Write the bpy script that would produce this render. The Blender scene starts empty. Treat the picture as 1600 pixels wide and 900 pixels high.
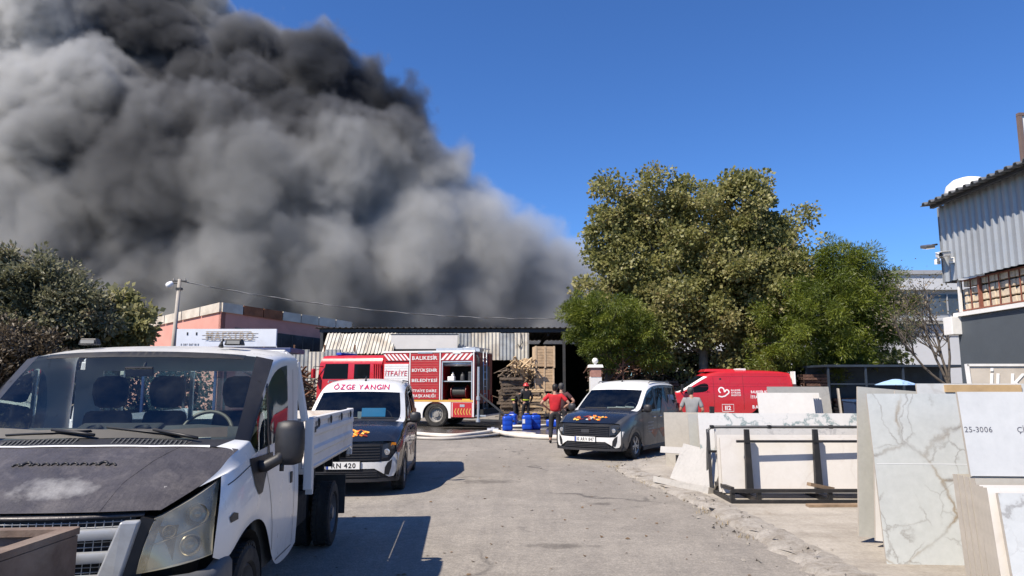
import bpy, bmesh, math, random
from math import sin, cos, pi, radians as R
from mathutils import Vector, Matrix, noise
from mathutils.bvhtree import BVHTree
import numpy as np

SC = bpy.context.scene
COL = SC.collection
random.seed(7)

# ---------------------------------------------------------------- camera
FPX = 1110.0
CAM_H = 1.75
PITCH = math.atan(150 / FPX)
cam_d = bpy.data.cameras.new('camera')
cam = bpy.data.objects.new('camera', cam_d)
COL.objects.link(cam)
cam.location = (0, 0, CAM_H)
cam.rotation_euler = (pi / 2 + PITCH, 0, 0)
cam_d.sensor_width = 36
cam_d.lens = FPX / 1600 * 36
cam_d.clip_start = 0.05
cam_d.clip_end = 3000
SC.camera = cam

# ---------------------------------------------------------------- light
SUN_DIR = Vector((0.62, 0.55, -1.0)).normalized()      # the way the light travels
elev = math.asin(-SUN_DIR.z)
azim = math.atan2(-SUN_DIR.x, -SUN_DIR.y)
w = bpy.data.worlds.new('World')
SC.world = w
w.use_nodes = True
nt = w.node_tree
sky = nt.nodes.new('ShaderNodeTexSky')
sky.sky_type = 'NISHITA'
sky.sun_disc = False
sky.sun_elevation = elev
sky.sun_rotation = azim % (2 * pi)
sky.altitude = 100
sky.air_density = 1.0
sky.dust_density = 0.0
sky.ozone_density = 2.0
bg = nt.nodes['Background']
bg.inputs['Strength'].default_value = 0.058
hs = nt.nodes.new('ShaderNodeMixRGB')          # a clear, deep blue autumn sky
hs.blend_type = 'MULTIPLY'
hs.inputs[0].default_value = 1.0
hs.inputs[2].default_value = (0.56, 0.95, 1.55, 1)
nt.links.new(sky.outputs[0], hs.inputs[1])
nt.links.new(hs.outputs[0], bg.inputs['Color'])
sun_d = bpy.data.lights.new('sun', 'SUN')
sun_d.energy = 4.4
sun_d.angle = R(0.53)
sun_d.color = (1.0, 0.90, 0.77)
sun = bpy.data.objects.new('sun', sun_d)
COL.objects.link(sun)
sun.rotation_euler = SUN_DIR.to_track_quat('-Z', 'Y').to_euler()
sun.location = (-20, -15, 40)

SC.view_settings.view_transform = 'Standard'
SC.view_settings.look = 'None'
SC.view_settings.exposure = 0.82
SC.view_settings.gamma = 1.0
SC.view_settings.use_curve_mapping = False
cy = SC.cycles
cy.max_bounces = 7
cy.diffuse_bounces = 3
cy.glossy_bounces = 3
cy.transmission_bounces = 5
cy.transparent_max_bounces = 10
cy.volume_bounces = 3
cy.caustics_reflective = False
cy.caustics_refractive = False
cy.use_denoising = True
cy.sample_clamp_indirect = 6
cy.volume_step_rate = 4.0
cy.volume_max_steps = 256

# ---------------------------------------------------------------- places
def ray(px, py):
    a = (px - 800) / FPX
    b = (450 - py) / FPX
    return Vector((a, cos(PITCH) - b * sin(PITCH), sin(PITCH) + b * cos(PITCH)))

def G(px, py, z=0.0):
    """point of the horizontal plane z seen at a pixel of the photograph"""
    r = ray(px, py)
    t = (z - CAM_H) / r.z
    return Vector((r.x * t, r.y * t, z))

def A(px, py, Y):
    """point at distance Y seen at a pixel of the photograph"""
    r = ray(px, py)
    t = Y / r.y
    return Vector((r.x * t, Y, CAM_H + r.z * t))

# ---------------------------------------------------------------- materials
MATS = {}

def sock(node, *names):
    for n in names:
        if n in node.inputs:
            return node.inputs[n]
    return None

class NT:
    """small wrapper for building node trees"""
    def __init__(self, name):
        self.m = bpy.data.materials.new(name)
        self.m.use_nodes = True
        self.t = self.m.node_tree
        self.bsdf = self.t.nodes['Principled BSDF']
        self.out = self.t.nodes['Material Output']
        self._co = None
    def n(self, kind, **kw):
        x = self.t.nodes.new('ShaderNode' + kind)
        for k, v in kw.items():
            setattr(x, k, v)
        return x
    def link(self, a, b):
        self.t.links.new(a, b)
    def co(self, which='Object'):
        if self._co is None:
            self._co = self.n('TexCoord')
        return self._co.outputs[which]
    def geo_pos(self):
        g = self.n('NewGeometry')
        return g.outputs['Position']
    def mapping(self, vec, scale=(1, 1, 1), rot=(0, 0, 0), loc=(0, 0, 0)):
        m = self.n('Mapping')
        m.inputs['Scale'].default_value = scale
        m.inputs['Rotation'].default_value = rot
        m.inputs['Location'].default_value = loc
        self.link(vec, m.inputs['Vector'])
        return m.outputs[0]
    def noise(self, vec, scale, detail=4, rough=0.55, dist=0.0):
        x = self.n('TexNoise')
        x.inputs['Scale'].default_value = scale
        x.inputs['Detail'].default_value = detail
        x.inputs['Roughness'].default_value = rough
        x.inputs['Distortion'].default_value = dist
        self.link(vec, x.inputs['Vector'])
        return x.outputs['Fac']
    def ramp(self, fac, stops, interp='LINEAR'):
        x = self.n('ValToRGB')
        cr = x.color_ramp
        cr.interpolation = interp
        while len(cr.elements) < len(stops):
            cr.elements.new(0.5)
        for e, (p, c) in zip(cr.elements, stops):
            e.position = p
            e.color = (c, c, c, 1) if isinstance(c, (int, float)) else (c[0], c[1], c[2], 1)
        self.link(fac, x.inputs['Fac'])
        return x.outputs['Color']
    def math(self, op, a, b=None, clamp=False):
        x = self.n('Math', operation=op)
        x.use_clamp = clamp
        for i, v in enumerate((a, b)):
            if v is None:
                continue
            if isinstance(v, (int, float)):
                x.inputs[i].default_value = v
            else:
                self.link(v, x.inputs[i])
        return x.outputs[0]
    def mix(self, fac, a, b, mode='MIX'):
        x = self.n('MixRGB', blend_type=mode)
        for i, v in enumerate((fac, a, b)):
            if isinstance(v, (int, float)):
                x.inputs[i].default_value = v if i == 0 else (v, v, v, 1)
            elif isinstance(v, tuple):
                x.inputs[i].default_value = (v[0], v[1], v[2], 1)
            else:
                self.link(v, x.inputs[i])
        return x.outputs[0]
    def bump(self, h, strength=0.3, dist=0.02):
        x = self.n('Bump')
        x.inputs['Strength'].default_value = strength
        x.inputs['Distance'].default_value = dist
        self.link(h, x.inputs['Height'])
        self.link(x.outputs[0], self.bsdf.inputs['Normal'])
        return x
    def base(self, c):
        i = self.bsdf.inputs['Base Color']
        if isinstance(c, tuple):
            i.default_value = (c[0], c[1], c[2], 1)
        else:
            self.link(c, i)
    def rough(self, v):
        i = self.bsdf.inputs['Roughness']
        if isinstance(v, (int, float)):
            i.default_value = v
        else:
            self.link(v, i)
    def set(self, **kw):
        for k, v in kw.items():
            self.bsdf.inputs[k.replace('_', ' ')].default_value = v

def mat(name, color, rough=0.5, metal=0.0, var=0.12, scale=6.0, dirt=None, dirt_amt=0.0,
        bump=0.0, bump_scale=60.0, coat=0.0, spec=None, detail=5):
    """a plain material with colour variation, optional dirt blotches and fine relief"""
    if name in MATS:
        return MATS[name]
    t = NT(name)
    co = t.co('Object')
    f = t.noise(co, scale, detail, 0.6)
    lo = tuple(max(0.0, c * (1 - var)) for c in color)
    hi = tuple(min(1.0, c * (1 + var)) for c in color)
    c = t.ramp(f, [(0.3, lo), (0.7, hi)])
    if dirt is not None:
        g = t.noise(co, scale * 0.45, 7, 0.7, 0.4)
        g = t.ramp(g, [(0.62 - dirt_amt * 0.35, 0.0), (0.78 - dirt_amt * 0.25, 1.0)])
        c = t.mix(t.math('MULTIPLY', g, min(1.0, 0.25 + dirt_amt)), c, dirt)
    t.base(c)
    f2 = t.noise(co, scale * 3.1, 4, 0.6)
    t.rough(t.ramp(f2, [(0.25, max(0.02, rough * 0.85)), (0.75, min(1.0, rough * 1.15))]))
    t.set(Metallic=metal)
    if coat:
        t.set(Coat_Weight=coat)
        t.bsdf.inputs['Coat Roughness'].default_value = 0.06
    if spec is not None:
        t.bsdf.inputs['Specular IOR Level'].default_value = spec
    if bump:
        t.bump(t.noise(co, bump_scale, 5, 0.65), bump, 0.01)
    MATS[name] = t.m
    return t.m

def glass(name, tint=(0.75, 0.85, 0.85), alpha_mix=0.75, rough=0.02):
    """thin window pane: part clear, part mirror by angle, over a tint"""
    if name in MATS:
        return MATS[name]
    t = NT(name)
    tr = t.n('BsdfTransparent')
    tr.inputs['Color'].default_value = (*tint, 1)
    gl = t.n('BsdfGlossy')
    gl.inputs['Roughness'].default_value = rough
    gl.inputs['Color'].default_value = (0.9, 0.95, 1, 1)
    df = t.n('BsdfDiffuse')
    df.inputs['Color'].default_value = (0.25, 0.27, 0.26, 1)
    lw = t.n('LayerWeight')
    lw.inputs['Blend'].default_value = 0.35
    fr = t.math('ADD', t.math('MULTIPLY', lw.outputs['Fresnel'], 0.6), 0.03, True)
    dust = t.ramp(t.noise(t.co('Object'), 3.0, 6, 0.7), [(0.40, 0.0), (0.85, 1 - alpha_mix)])
    m1 = t.n('MixShader')
    t.link(dust, m1.inputs[0]); t.link(tr.outputs[0], m1.inputs[1]); t.link(df.outputs[0], m1.inputs[2])
    m2 = t.n('MixShader')
    t.link(fr, m2.inputs[0]); t.link(m1.outputs[0], m2.inputs[1]); t.link(gl.outputs[0], m2.inputs[2])
    t.link(m2.outputs[0], t.out.inputs['Surface'])
    MATS[name] = t.m
    return t.m

# ---------------------------------------------------------------- mesh helpers
def link(o, parent=None):
    COL.objects.link(o)
    if parent is not None:
        o.parent = parent
    return o

def tag(o, label=None, cat=None, group=None, kind=None):
    if label: o['label'] = label
    if cat: o['category'] = cat
    if group: o['group'] = group
    if kind: o['kind'] = kind
    return o

def thing(name, label, cat, loc=(0, 0, 0), rotz=0.0, group=None):
    o = bpy.data.objects.new(name, None)
    o.empty_display_size = 0.3
    o.location = loc
    o.rotation_euler = (0, 0, rotz)
    link(o)
    return tag(o, label, cat, group)

class MB:
    def __init__(self):
        self.v, self.f, self.mi, self.cur = [], [], [], 0
    def add(self, vs, fs, M=None):
        b = len(self.v)
        for p in vs:
            p = Vector(p)
            self.v.append(M @ p if M is not None else p)
        for f in fs:
            self.f.append([b + i for i in f])
            self.mi.append(self.cur)
        return self
    def box(self, c, s, rot=None, M=None, taper=1.0):
        hx, hy, hz = s[0] / 2, s[1] / 2, s[2] / 2
        vs = []
        for z in (-1, 1):
            k = 1.0 if z < 0 else taper
            for x, y in ((-1, -1), (1, -1), (1, 1), (-1, 1)):
                vs.append(Vector((x * hx * k, y * hy * k, z * hz)))
        T = Matrix.Translation(c)
        if rot is not None:
            from mathutils import Euler
            T = T @ Euler(rot).to_matrix().to_4x4()
        if M is not None:
            T = M @ T
        return self.add(vs, [(3, 2, 1, 0), (4, 5, 6, 7), (0, 1, 5, 4), (1, 2, 6, 5), (2, 3, 7, 6), (3, 0, 4, 7)], T)
    def beam(self, a, b, wd, ht, up=(0, 0, 1)):
        a, b = Vector(a), Vector(b)
        d = (b - a)
        L = d.length
        if L < 1e-6:
            return self
        d /= L
        u = Vector(up)
        if abs(d.dot(u)) > 0.98:
            u = Vector((0, 1, 0))
        s = d.cross(u).normalized()
        u = s.cross(d)
        vs = []
        for p in (a, b):
            for i, j in ((-1, -1), (1, -1), (1, 1), (-1, 1)):
                vs.append(p + s * (i * wd / 2) + u * (j * ht / 2))
        return self.add(vs, [(0, 1, 2, 3), (7, 6, 5, 4), (1, 0, 4, 5), (2, 1, 5, 6), (3, 2, 6, 7), (0, 3, 7, 4)])
    def tube(self, pts, r, n=8, caps=True, r2=None):
        pts = [Vector(p) for p in pts]
        m = len(pts)
        rings = []
        prev = None
        for i, p in enumerate(pts):
            d = (pts[min(i + 1, m - 1)] - pts[max(i - 1, 0)]).normalized()
            if prev is None:
                u = Vector((0, 0, 1)) if abs(d.z) < 0.9 else Vector((1, 0, 0))
            else:
                u = prev
            s = d.cross(u).normalized()
            u = s.cross(d).normalized()
            prev = u
            rr = r if r2 is None else r + (r2 - r) * i / max(1, m - 1)
            rings.append([p + s * (cos(2 * pi * k / n) * rr) + u * (sin(2 * pi * k / n) * rr) for k in range(n)])
        vs = [q for ring in rings for q in ring]
        fs = []
        for i in range(m - 1):
            for k in range(n):
                a, b = i * n + k, i * n + (k + 1) % n
                fs.append((a, b, b + n, a + n))
        if caps:
            fs.append(tuple(reversed(range(n))))
            fs.append(tuple(range((m - 1) * n, m * n)))
        return self.add(vs, fs)
    def lathe(self, prof, n=24, M=None, cap=False):
        """prof: (radius, height) turned about local z"""
        vs, fs = [], []
        m = len(prof)
        for (r, z) in prof:
            for k in range(n):
                a = 2 * pi * k / n
                vs.append((cos(a) * r, sin(a) * r, z))
        for i in range(m - 1):
            for k in range(n):
                a, b = i * n + k, i * n + (k + 1) % n
                fs.append((a, b, b + n, a + n))
        if cap:
            fs.append(tuple(reversed(range(n))))
            fs.append(tuple(range((m - 1) * n, m * n)))
        return self.add(vs, fs, M)
    def prism(self, poly, depth, M=None):
        """polygon in local xy pushed along local z from 0 to depth"""
        n = len(poly)
        vs = [(p[0], p[1], 0) for p in poly] + [(p[0], p[1], depth) for p in poly]
        fs = [tuple(reversed(range(n))), tuple(range(n, 2 * n))]
        for i in range(n):
            j = (i + 1) % n
            fs.append((i, j, j + n, i + n))
        return self.add(vs, fs, M)
    def hexa(self, p):
        """eight corners: four below, four above, both anticlockwise"""
        return self.add(p, [(3, 2, 1, 0), (4, 5, 6, 7), (0, 1, 5, 4), (1, 2, 6, 5), (2, 3, 7, 6), (3, 0, 4, 7)])
    def grid(self, rows, close=False):
        """rows of points of equal length"""
        n = len(rows[0])
        vs = [p for r in rows for p in r]
        fs = []
        for i in range(len(rows) - 1):
            for k in range(n - 1):
                a = i * n + k
                fs.append((a, a + 1, a + n + 1, a + n))
        return self.add(vs, fs)
    def build(self, name, m, parent=None, smooth=False, bevel=0.0, sub=0, solid=0.0, fix=True, angle=None, loc=None):
        me = bpy.data.meshes.new(name)
        me.from_pydata([tuple(p) for p in self.v], [], self.f)
        ms = m if isinstance(m, (list, tuple)) else [m]
        for q in ms:
            me.materials.append(q)
        if len(ms) > 1:
            me.polygons.foreach_set('material_index', self.mi)
        if fix:
            bm = bmesh.new()
            bm.from_mesh(me)
            bmesh.ops.recalc_face_normals(bm, faces=bm.faces)
            bm.to_mesh(me)
            bm.free()
        if smooth:
            me.polygons.foreach_set('use_smooth', [True] * len(me.polygons))
            if angle:
                me.set_sharp_from_angle(angle=R(angle))
        o = bpy.data.objects.new(name, me)
        if loc is not None:
            o.location = loc
        link(o, parent)
        if sub:
            md = o.modifiers.new('smooth', 'SUBSURF')
            md.levels = md.render_levels = sub
            md.boundary_smooth = 'PRESERVE_CORNERS'
        if solid:
            md = o.modifiers.new('sheet', 'SOLIDIFY')
            md.thickness = solid
            md.offset = -1
        if bevel:
            md = o.modifiers.new('edge', 'BEVEL')
            md.width = bevel
            md.segments = 2
            md.limit_method = 'ANGLE'
            md.angle_limit = R(40)
        me.update()
        return o

def one(name, m, fn, parent=None, **kw):
    b = MB()
    fn(b)
    return b.build(name, m, parent, **kw)

def copy_of(o, parent=None):
    c = o.copy()
    COL.objects.link(c)
    c.parent = parent
    for ch in [q for q in bpy.data.objects if q.parent == o]:
        copy_of(ch, c)
    return c

def kids(o):
    return [q for q in bpy.data.objects if q.parent == o]

def bvh_of(obs):
    """surface of already placed parts, in the local space of their common thing"""
    bpy.context.view_layer.update()
    dg = bpy.context.evaluated_depsgraph_get()
    vs, fs = [], []
    for o in obs:
        e = o.evaluated_get(dg)
        me = e.to_mesh()
        b = len(vs)
        vs += [o.matrix_local @ v.co for v in me.vertices]
        fs += [[b + i for i in p.vertices] for p in me.polygons]
        e.to_mesh_clear()
    return BVHTree.FromPolygons(vs, fs)

FONT_CACHE = {}
def glyph(ch, size, bold):
    """one flat letter as a mesh, left edge at x = 0, standing on y = 0; plain strokes for I and its dotted form"""
    k = (ch, size, bold)
    if k in FONT_CACHE:
        return FONT_CACHE[k]
    h = size * 0.70
    if ch in 'Iİ':
        wd = size * 0.095 + bold * size * 2
        vs = [(0, 0, 0), (wd, 0, 0), (wd, h, 0), (0, h, 0)]; fs = [[0, 1, 2, 3]]
        if ch == 'İ':
            y0, y1 = h + size * 0.07, h + size * 0.07 + wd
            vs += [(0, y0, 0), (wd, y0, 0), (wd, y1, 0), (0, y1, 0)]; fs.append([4, 5, 6, 7])
        FONT_CACHE[k] = (vs, fs, wd)
        return FONT_CACHE[k]
    c = bpy.data.curves.new('lettering', 'FONT')
    c.body = ch
    c.size = size
    c.offset = bold * size
    c.resolution_u = 3
    o = bpy.data.objects.new('lettering', c)
    COL.objects.link(o)
    bpy.context.view_layer.update()
    e = o.evaluated_get(bpy.context.evaluated_depsgraph_get())
    me = e.to_mesh()
    vs = [tuple(v.co) for v in me.vertices]
    fs = [list(p.vertices) for p in me.polygons]
    e.to_mesh_clear()
    bpy.data.objects.remove(o)
    bpy.data.curves.remove(c)
    x0 = min(v[0] for v in vs); x1 = max(v[0] for v in vs)
    FONT_CACHE[k] = ([(v[0] - x0, v[1], 0) for v in vs], fs, x1 - x0)
    return FONT_CACHE[k]

def text_shape(txt, size, bold=0.0, space=1.0, shear=0.0):
    """flat letters set side by side: (verts, faces), centred on their own box"""
    V, F, x = [], [], 0.0
    for ch in txt:
        if ch == ' ':
            x += size * 0.32; continue
        vs, fs, wd = glyph(ch, size, bold)
        b = len(V)
        V += [(v[0] + x, v[1], 0) for v in vs]
        F += [[b + i for i in f] for f in fs]
        x += wd + size * 0.11 * space
    x0, x1 = min(v[0] for v in V), max(v[0] for v in V)
    h = size * 0.70
    return [(v[0] - (x0 + x1) / 2 + shear * (v[1] - h / 2), v[1] - h / 2, 0) for v in V], F

def lettering(txt, size, m, parent, origin, xdir, ydir, bold=0.02, space=1.0, shear=0.0, lift=0.004,
              bvh=None, width=None, name='lettering'):
    """letters laid on a plane, or pressed on to a body when bvh is given"""
    vs, fs = text_shape(txt, size, bold, space, shear)
    xd, yd = Vector(xdir).normalized(), Vector(ydir).normalized()
    nd = xd.cross(yd)
    o = Vector(origin)
    k = 1.0
    if width and vs:
        ex = max(v[0] for v in vs) - min(v[0] for v in vs)
        k = width / ex
    out = []
    for v in vs:
        p = o + xd * (v[0] * k) + yd * v[1]
        if bvh is not None:
            h = bvh.ray_cast(p + nd * 1.0, -nd, 3.0)
            if h[0] is not None:
                p = h[0]
        out.append(p + nd * lift)
    b = MB()
    b.add(out, fs)
    return b.build(name, m, parent, fix=False)

def press(poly, m, parent, name, origin, xdir, ydir, bvh, lift=0.004, step=0.05, smooth=True, **kw):
    """a flat outline (local x,y) pressed on to a body along the normal of its plane"""
    from mathutils.geometry import delaunay_2d_cdt
    xd, yd = Vector(xdir).normalized(), Vector(ydir).normalized()
    nd = xd.cross(yd)
    o = Vector(origin)
    P = []
    n = len(poly)
    for i in range(n):
        a, b = Vector(poly[i]), Vector(poly[(i + 1) % n])
        k = max(1, int((b - a).length / step))
        for j in range(k):
            P.append(a + (b - a) * (j / k))
    N = len(P)
    E = [(i, (i + 1) % N) for i in range(N)]
    xs = [p.x for p in P]; ys = [p.y for p in P]
    pts = list(P)
    x = min(xs) + step
    while x < max(xs):
        y = min(ys) + step
        while y < max(ys):
            pts.append(Vector((x, y)))
            y += step
        x += step
    r = delaunay_2d_cdt(pts, E, [list(range(N))], 1, 1e-5)
    out = []
    for v in r[0]:
        p = o + xd * v.x + yd * v.y
        h = bvh.ray_cast(p + nd * 1.2, -nd, 3.0)
        out.append(None if h[0] is None else h[0] + nd * lift)
    b = MB()
    keep = [i for i, q in enumerate(out) if q is not None]
    new = {i: k for k, i in enumerate(keep)}
    b.add([out[i] for i in keep], [[new[i] for i in f] for f in r[2] if all(i in new for i in f)])
    return b.build(name, m, parent, smooth=smooth, fix=False, **kw)
# ---------------------------------------------------------------- shared materials
def ground_mats():
    # old sun-bleached asphalt with aggregate, cracks, tyre sweeps and oil
    t = NT('asphalt')
    p = t.geo_pos()
    big = t.noise(p, 0.35, 5, 0.6, 0.5)
    c = t.ramp(big, [(0.3, (0.200, 0.182, 0.158)), (0.55, (0.238, 0.217, 0.188)), (0.75, (0.272, 0.248, 0.214))])
    med = t.noise(p, 2.2, 7, 0.75)
    c = t.mix(0.55, c, t.ramp(med, [(0.3, 0.36), (0.5, 0.5), (0.72, 0.66)]), 'OVERLAY')
    grit = t.n('TexVoronoi'); grit.inputs['Scale'].default_value = 48
    t.link(p, grit.inputs['Vector'])
    c = t.mix(0.55, c, t.ramp(grit.outputs['Distance'], [(0.1, 0.32), (0.45, 0.52), (0.8, 0.68)]), 'OVERLAY')
    peb = t.noise(p, 13, 6, 0.8)
    c = t.mix(0.6, c, t.ramp(peb, [(0.32, 0.34), (0.5, 0.5), (0.68, 0.66)]), 'OVERLAY')
    fine = t.noise(p, 130, 2, 0.6)
    c = t.mix(0.5, c, t.ramp(fine, [(0.3, 0.33), (0.5, 0.5), (0.7, 0.68)]), 'OVERLAY')
    # tyre sweeps: stretched noise turned along the curve of the yard
    sw = t.mapping(p, (0.9, 0.10, 1), (0, 0, 0.75))
    s = t.ramp(t.noise(sw, 1.0, 5, 0.6, 1.2), [(0.40, 0.0), (0.52, 1.0), (0.56, 0.0)])
    c = t.mix(t.math('MULTIPLY', s, 0.15), c, (0.09, 0.085, 0.08))
    st = t.ramp(t.noise(p, 0.9, 6, 0.7, 0.8), [(0.61, 0.0), (0.72, 1.0)])
    c = t.mix(t.math('MULTIPLY', st, 0.45), c, (0.075, 0.068, 0.06))
    cr = t.n('TexVoronoi', feature='DISTANCE_TO_EDGE'); cr.inputs['Scale'].default_value = 0.33
    wob = t.n('VectorMath', operation='ADD')
    nz = t.n('TexNoise'); nz.inputs['Scale'].default_value = 1.4; nz.inputs['Detail'].default_value = 6
    t.link(p, nz.inputs['Vector']); t.link(p, wob.inputs[0]); t.link(nz.outputs['Color'], wob.inputs[1])
    t.link(wob.outputs[0], cr.inputs['Vector'])
    ck = t.ramp(cr.outputs['Distance'], [(0.0, 1.0), (0.008, 0.6), (0.018, 0.0)])
    ckm = t.ramp(t.noise(p, 0.25, 3), [(0.5, 0.0), (0.6, 1.0)])
    c = t.mix(t.math('MULTIPLY', t.math('MULTIPLY', ck, ckm), 0.8), c, (0.06, 0.055, 0.05))
    for (sx_, sy_, rx_, ry_) in ((0.55, 8.05, 1.8, 5.5), (-0.4, 13.2, 1.4, 2.4), (1.35, 10.8, 3.2, 5.0)):       # oil spots
        dv = t.n('VectorMath', operation='SUBTRACT'); t.link(p, dv.inputs[0]); dv.inputs[1].default_value = (sx_, sy_, 0)
        dl_ = t.n('VectorMath', operation='LENGTH'); t.link(t.mapping(dv.outputs[0], (rx_, ry_, 1)), dl_.inputs[0])
        os_ = t.math('ADD', dl_.outputs['Value'], t.math('MULTIPLY', t.math('SUBTRACT', t.noise(p, 4.5, 6, 0.7), 0.5), 2.4))
        c = t.mix(t.math('MULTIPLY', t.ramp(os_, [(0.25, 1.0), (0.85, 0.0)]), 0.6), c, (0.06, 0.052, 0.045))
    # wet, sooty ground round the fire engine
    v = t.n('VectorMath', operation='SUBTRACT'); t.link(p, v.inputs[0]); v.inputs[1].default_value = (-1.5, 29.5, 0)
    vs = t.mapping(v.outputs[0], (0.085, 0.17, 1))
    ln = t.n('VectorMath', operation='LENGTH'); t.link(vs, ln.inputs[0])
    wet = t.math('ADD', ln.outputs['Value'], t.math('MULTIPLY', t.math('SUBTRACT', t.noise(p, 0.45, 6, 0.65, 0.6), 0.5), 1.1))
    wet = t.ramp(wet, [(0.86, 1.0), (1.0, 0.0)])
    c = t.mix(t.math('MULTIPLY', wet, 0.78), c, (0.03, 0.028, 0.027))
    t.base(c)
    t.rough(t.mix(wet, t.ramp(med, [(0.2, 0.82), (0.8, 0.97)]), (0.22, 0.22, 0.22)))
    h = t.math('ADD', t.math('MULTIPLY', grit.outputs['Distance'], 0.6), t.math('MULTIPLY', fine, 0.5))
    t.bump(h, 0.35, 0.012)
    MATS['asphalt'] = t.m

    t = NT('ground_dirt')
    p = t.geo_pos()
    c = t.ramp(t.noise(p, 0.5, 8, 0.7), [(0.3, (0.15, 0.12, 0.085)), (0.7, (0.26, 0.215, 0.155))])
    c = t.mix(0.5, c, t.ramp(t.noise(p, 9, 6, 0.7), [(0.3, 0.35), (0.7, 0.65)]), 'OVERLAY')
    t.base(c); t.rough(0.95)
    t.bump(t.noise(p, 12, 7, 0.7), 0.6, 0.05)
    MATS['ground_dirt'] = t.m

    t = NT('concrete_pad')
    p = t.geo_pos()
    c = t.ramp(t.noise(p, 0.8, 7, 0.7, 0.4), [(0.28, (0.23, 0.20, 0.165)), (0.5, (0.33, 0.30, 0.255)), (0.72, (0.42, 0.385, 0.335))])
    st = t.mapping(p, (0.35, 3.0, 1), (0, 0, 0.2))
    c = t.mix(0.5, c, t.ramp(t.noise(st, 1.2, 6, 0.7), [(0.3, 0.36), (0.7, 0.62)]), 'OVERLAY')
    c = t.mix(0.5, c, t.ramp(t.noise(p, 28, 5, 0.75), [(0.3, 0.32), (0.7, 0.66)]), 'OVERLAY')
    s = t.ramp(t.noise(p, 1.5, 6, 0.7, 0.6), [(0.6, 0.0), (0.72, 1.0)])
    c = t.mix(t.math('MULTIPLY', s, 0.55), c, (0.17, 0.13, 0.085))
    t.base(c); t.rough(0.93)
    t.bump(t.math('ADD', t.noise(p, 6, 8, 0.7), t.math('MULTIPLY', t.noise(p, 60, 4, 0.7), 0.25)), 0.5, 0.03)
    MATS['concrete_pad'] = t.m

    t = NT('broken_concrete')
    p = t.geo_pos()
    c = t.ramp(t.noise(p, 3.5, 8, 0.75, 0.5), [(0.25, (0.17, 0.14, 0.105)), (0.5, (0.31, 0.285, 0.25)), (0.75, (0.42, 0.39, 0.35))])
    c = t.mix(0.6, c, t.ramp(t.noise(p, 25, 6, 0.75), [(0.3, 0.28), (0.7, 0.68)]), 'OVERLAY')
    t.base(c); t.rough(0.95)
    t.bump(t.noise(p, 22, 7, 0.75), 0.8, 0.03)
    MATS['broken_concrete'] = t.m
ground_mats()

def fbm(x, y, s=1.0, k=0.0):
    return noise.fractal(Vector((x * s, y * s, k)), 0.8, 2.0, 4)

# ---------------------------------------------------------------- ground
b = MB()
b.grid([[(-700, -30, -0.012), (-60, -30, -0.012), (60, -30, -0.012), (700, -30, -0.012)],
        [(-700, 60, -0.012), (-60, 60, -0.012), (60, 60, -0.012), (700, 60, -0.012)],
        [(-700, 1800, -0.012), (-60, 1800, -0.012), (60, 1800, -0.012), (700, 1800, -0.012)]])
tag(b.build('ground', MATS['ground_dirt']), kind='structure')

# road: asphalt yard as one sheet with a ragged left edge
b = MB()
rows = []
for iy in range(0, 62):
    Y = -12 + iy * 1.0
    r = []
    xl = -9.2 - max(0, Y - 12) * 0.16 + 0.35 * fbm(0, Y, 0.5)
    for ix in range(0, 25):
        u = ix / 24
        X = xl + (26 - xl) * u
        r.append((X, Y, 0.0))
    rows.append(r)
b.grid(rows)
tag(b.build('road', MATS['asphalt']), kind='structure')

# concrete pavement on the right with a crumbled edge
PAD_EDGE = [(2.95, -6), (2.95, 3), (2.88, 6.9), (2.86, 8.2), (2.82, 9.6), (2.74, 10.9), (2.55, 12.4), (2.32, 14.0), (2.22, 14.9), (2.5, 16.0), (3.3, 17.0), (5.0, 17.9), (8.5, 18.6), (14, 19)]
def pad_edge(s):
    """point on the edge, s from 0 to 1"""
    L = [0]
    for a, c in zip(PAD_EDGE, PAD_EDGE[1:]):
        L.append(L[-1] + math.dist(a, c))
    d = s * L[-1]
    for i in range(len(L) - 1):
        if d <= L[i + 1] or i == len(L) - 2:
            f = (d - L[i]) / (L[i + 1] - L[i])
            a, c = PAD_EDGE[i], PAD_EDGE[i + 1]
            return a[0] + (c[0] - a[0]) * f, a[1] + (c[1] - a[1]) * f, (c[0] - a[0]) / (L[i + 1] - L[i]), (c[1] - a[1]) / (L[i + 1] - L[i])
b = MB(); kb = MB()
n_e = 240
rows = []; krows = []
for i in range(n_e + 1):
    x, y, tx, ty = pad_edge(i / n_e)
    nx, ny = ty, -tx          # towards the pavement
    j = 0.10 * fbm(x, y, 2.2) + 0.05 * fbm(x, y, 8.0)
    wob = 0.05 * fbm(x, y, 5.0, 3.0)
    h = 0.05 + 0.02 * fbm(x, y, 3.0, 1.0)
    krows.append([(x - nx * (0.10 + j), y - ny * (0.10 + j), -0.006),
                  (x - nx * (0.05 + j), y - ny * (0.05 + j), max(0.012, h * 0.75 + wob * 0.3)),
                  (x + nx * (0.02 + j), y + ny * (0.02 + j), max(0.02, h + wob * 0.4)),
                  (x + nx * (0.15 + wob), y + ny * (0.15 + wob), h + 0.012 + wob * 0.25),
                  (x + nx * (0.28 - j), y + ny * (0.28 - j), 0.066 + 0.012 * fbm(x, y, 6, 5)),
                  (x + nx * 0.42, y + ny * 0.42, 0.045)])
kb.grid(krows)
tag(kb.build('kerb', MATS['broken_concrete'], smooth=True), kind='structure')
pad_poly = [(pad_edge(i / 80)[0] + pad_edge(i / 80)[3] * 0.3, pad_edge(i / 80)[1] - pad_edge(i / 80)[2] * 0.3) for i in range(81)] + [(16, 16), (16, -6)]
b.prism(pad_poly, 0.06)
tag(b.build('pavement', MATS['concrete_pad']), kind='structure')

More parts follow.
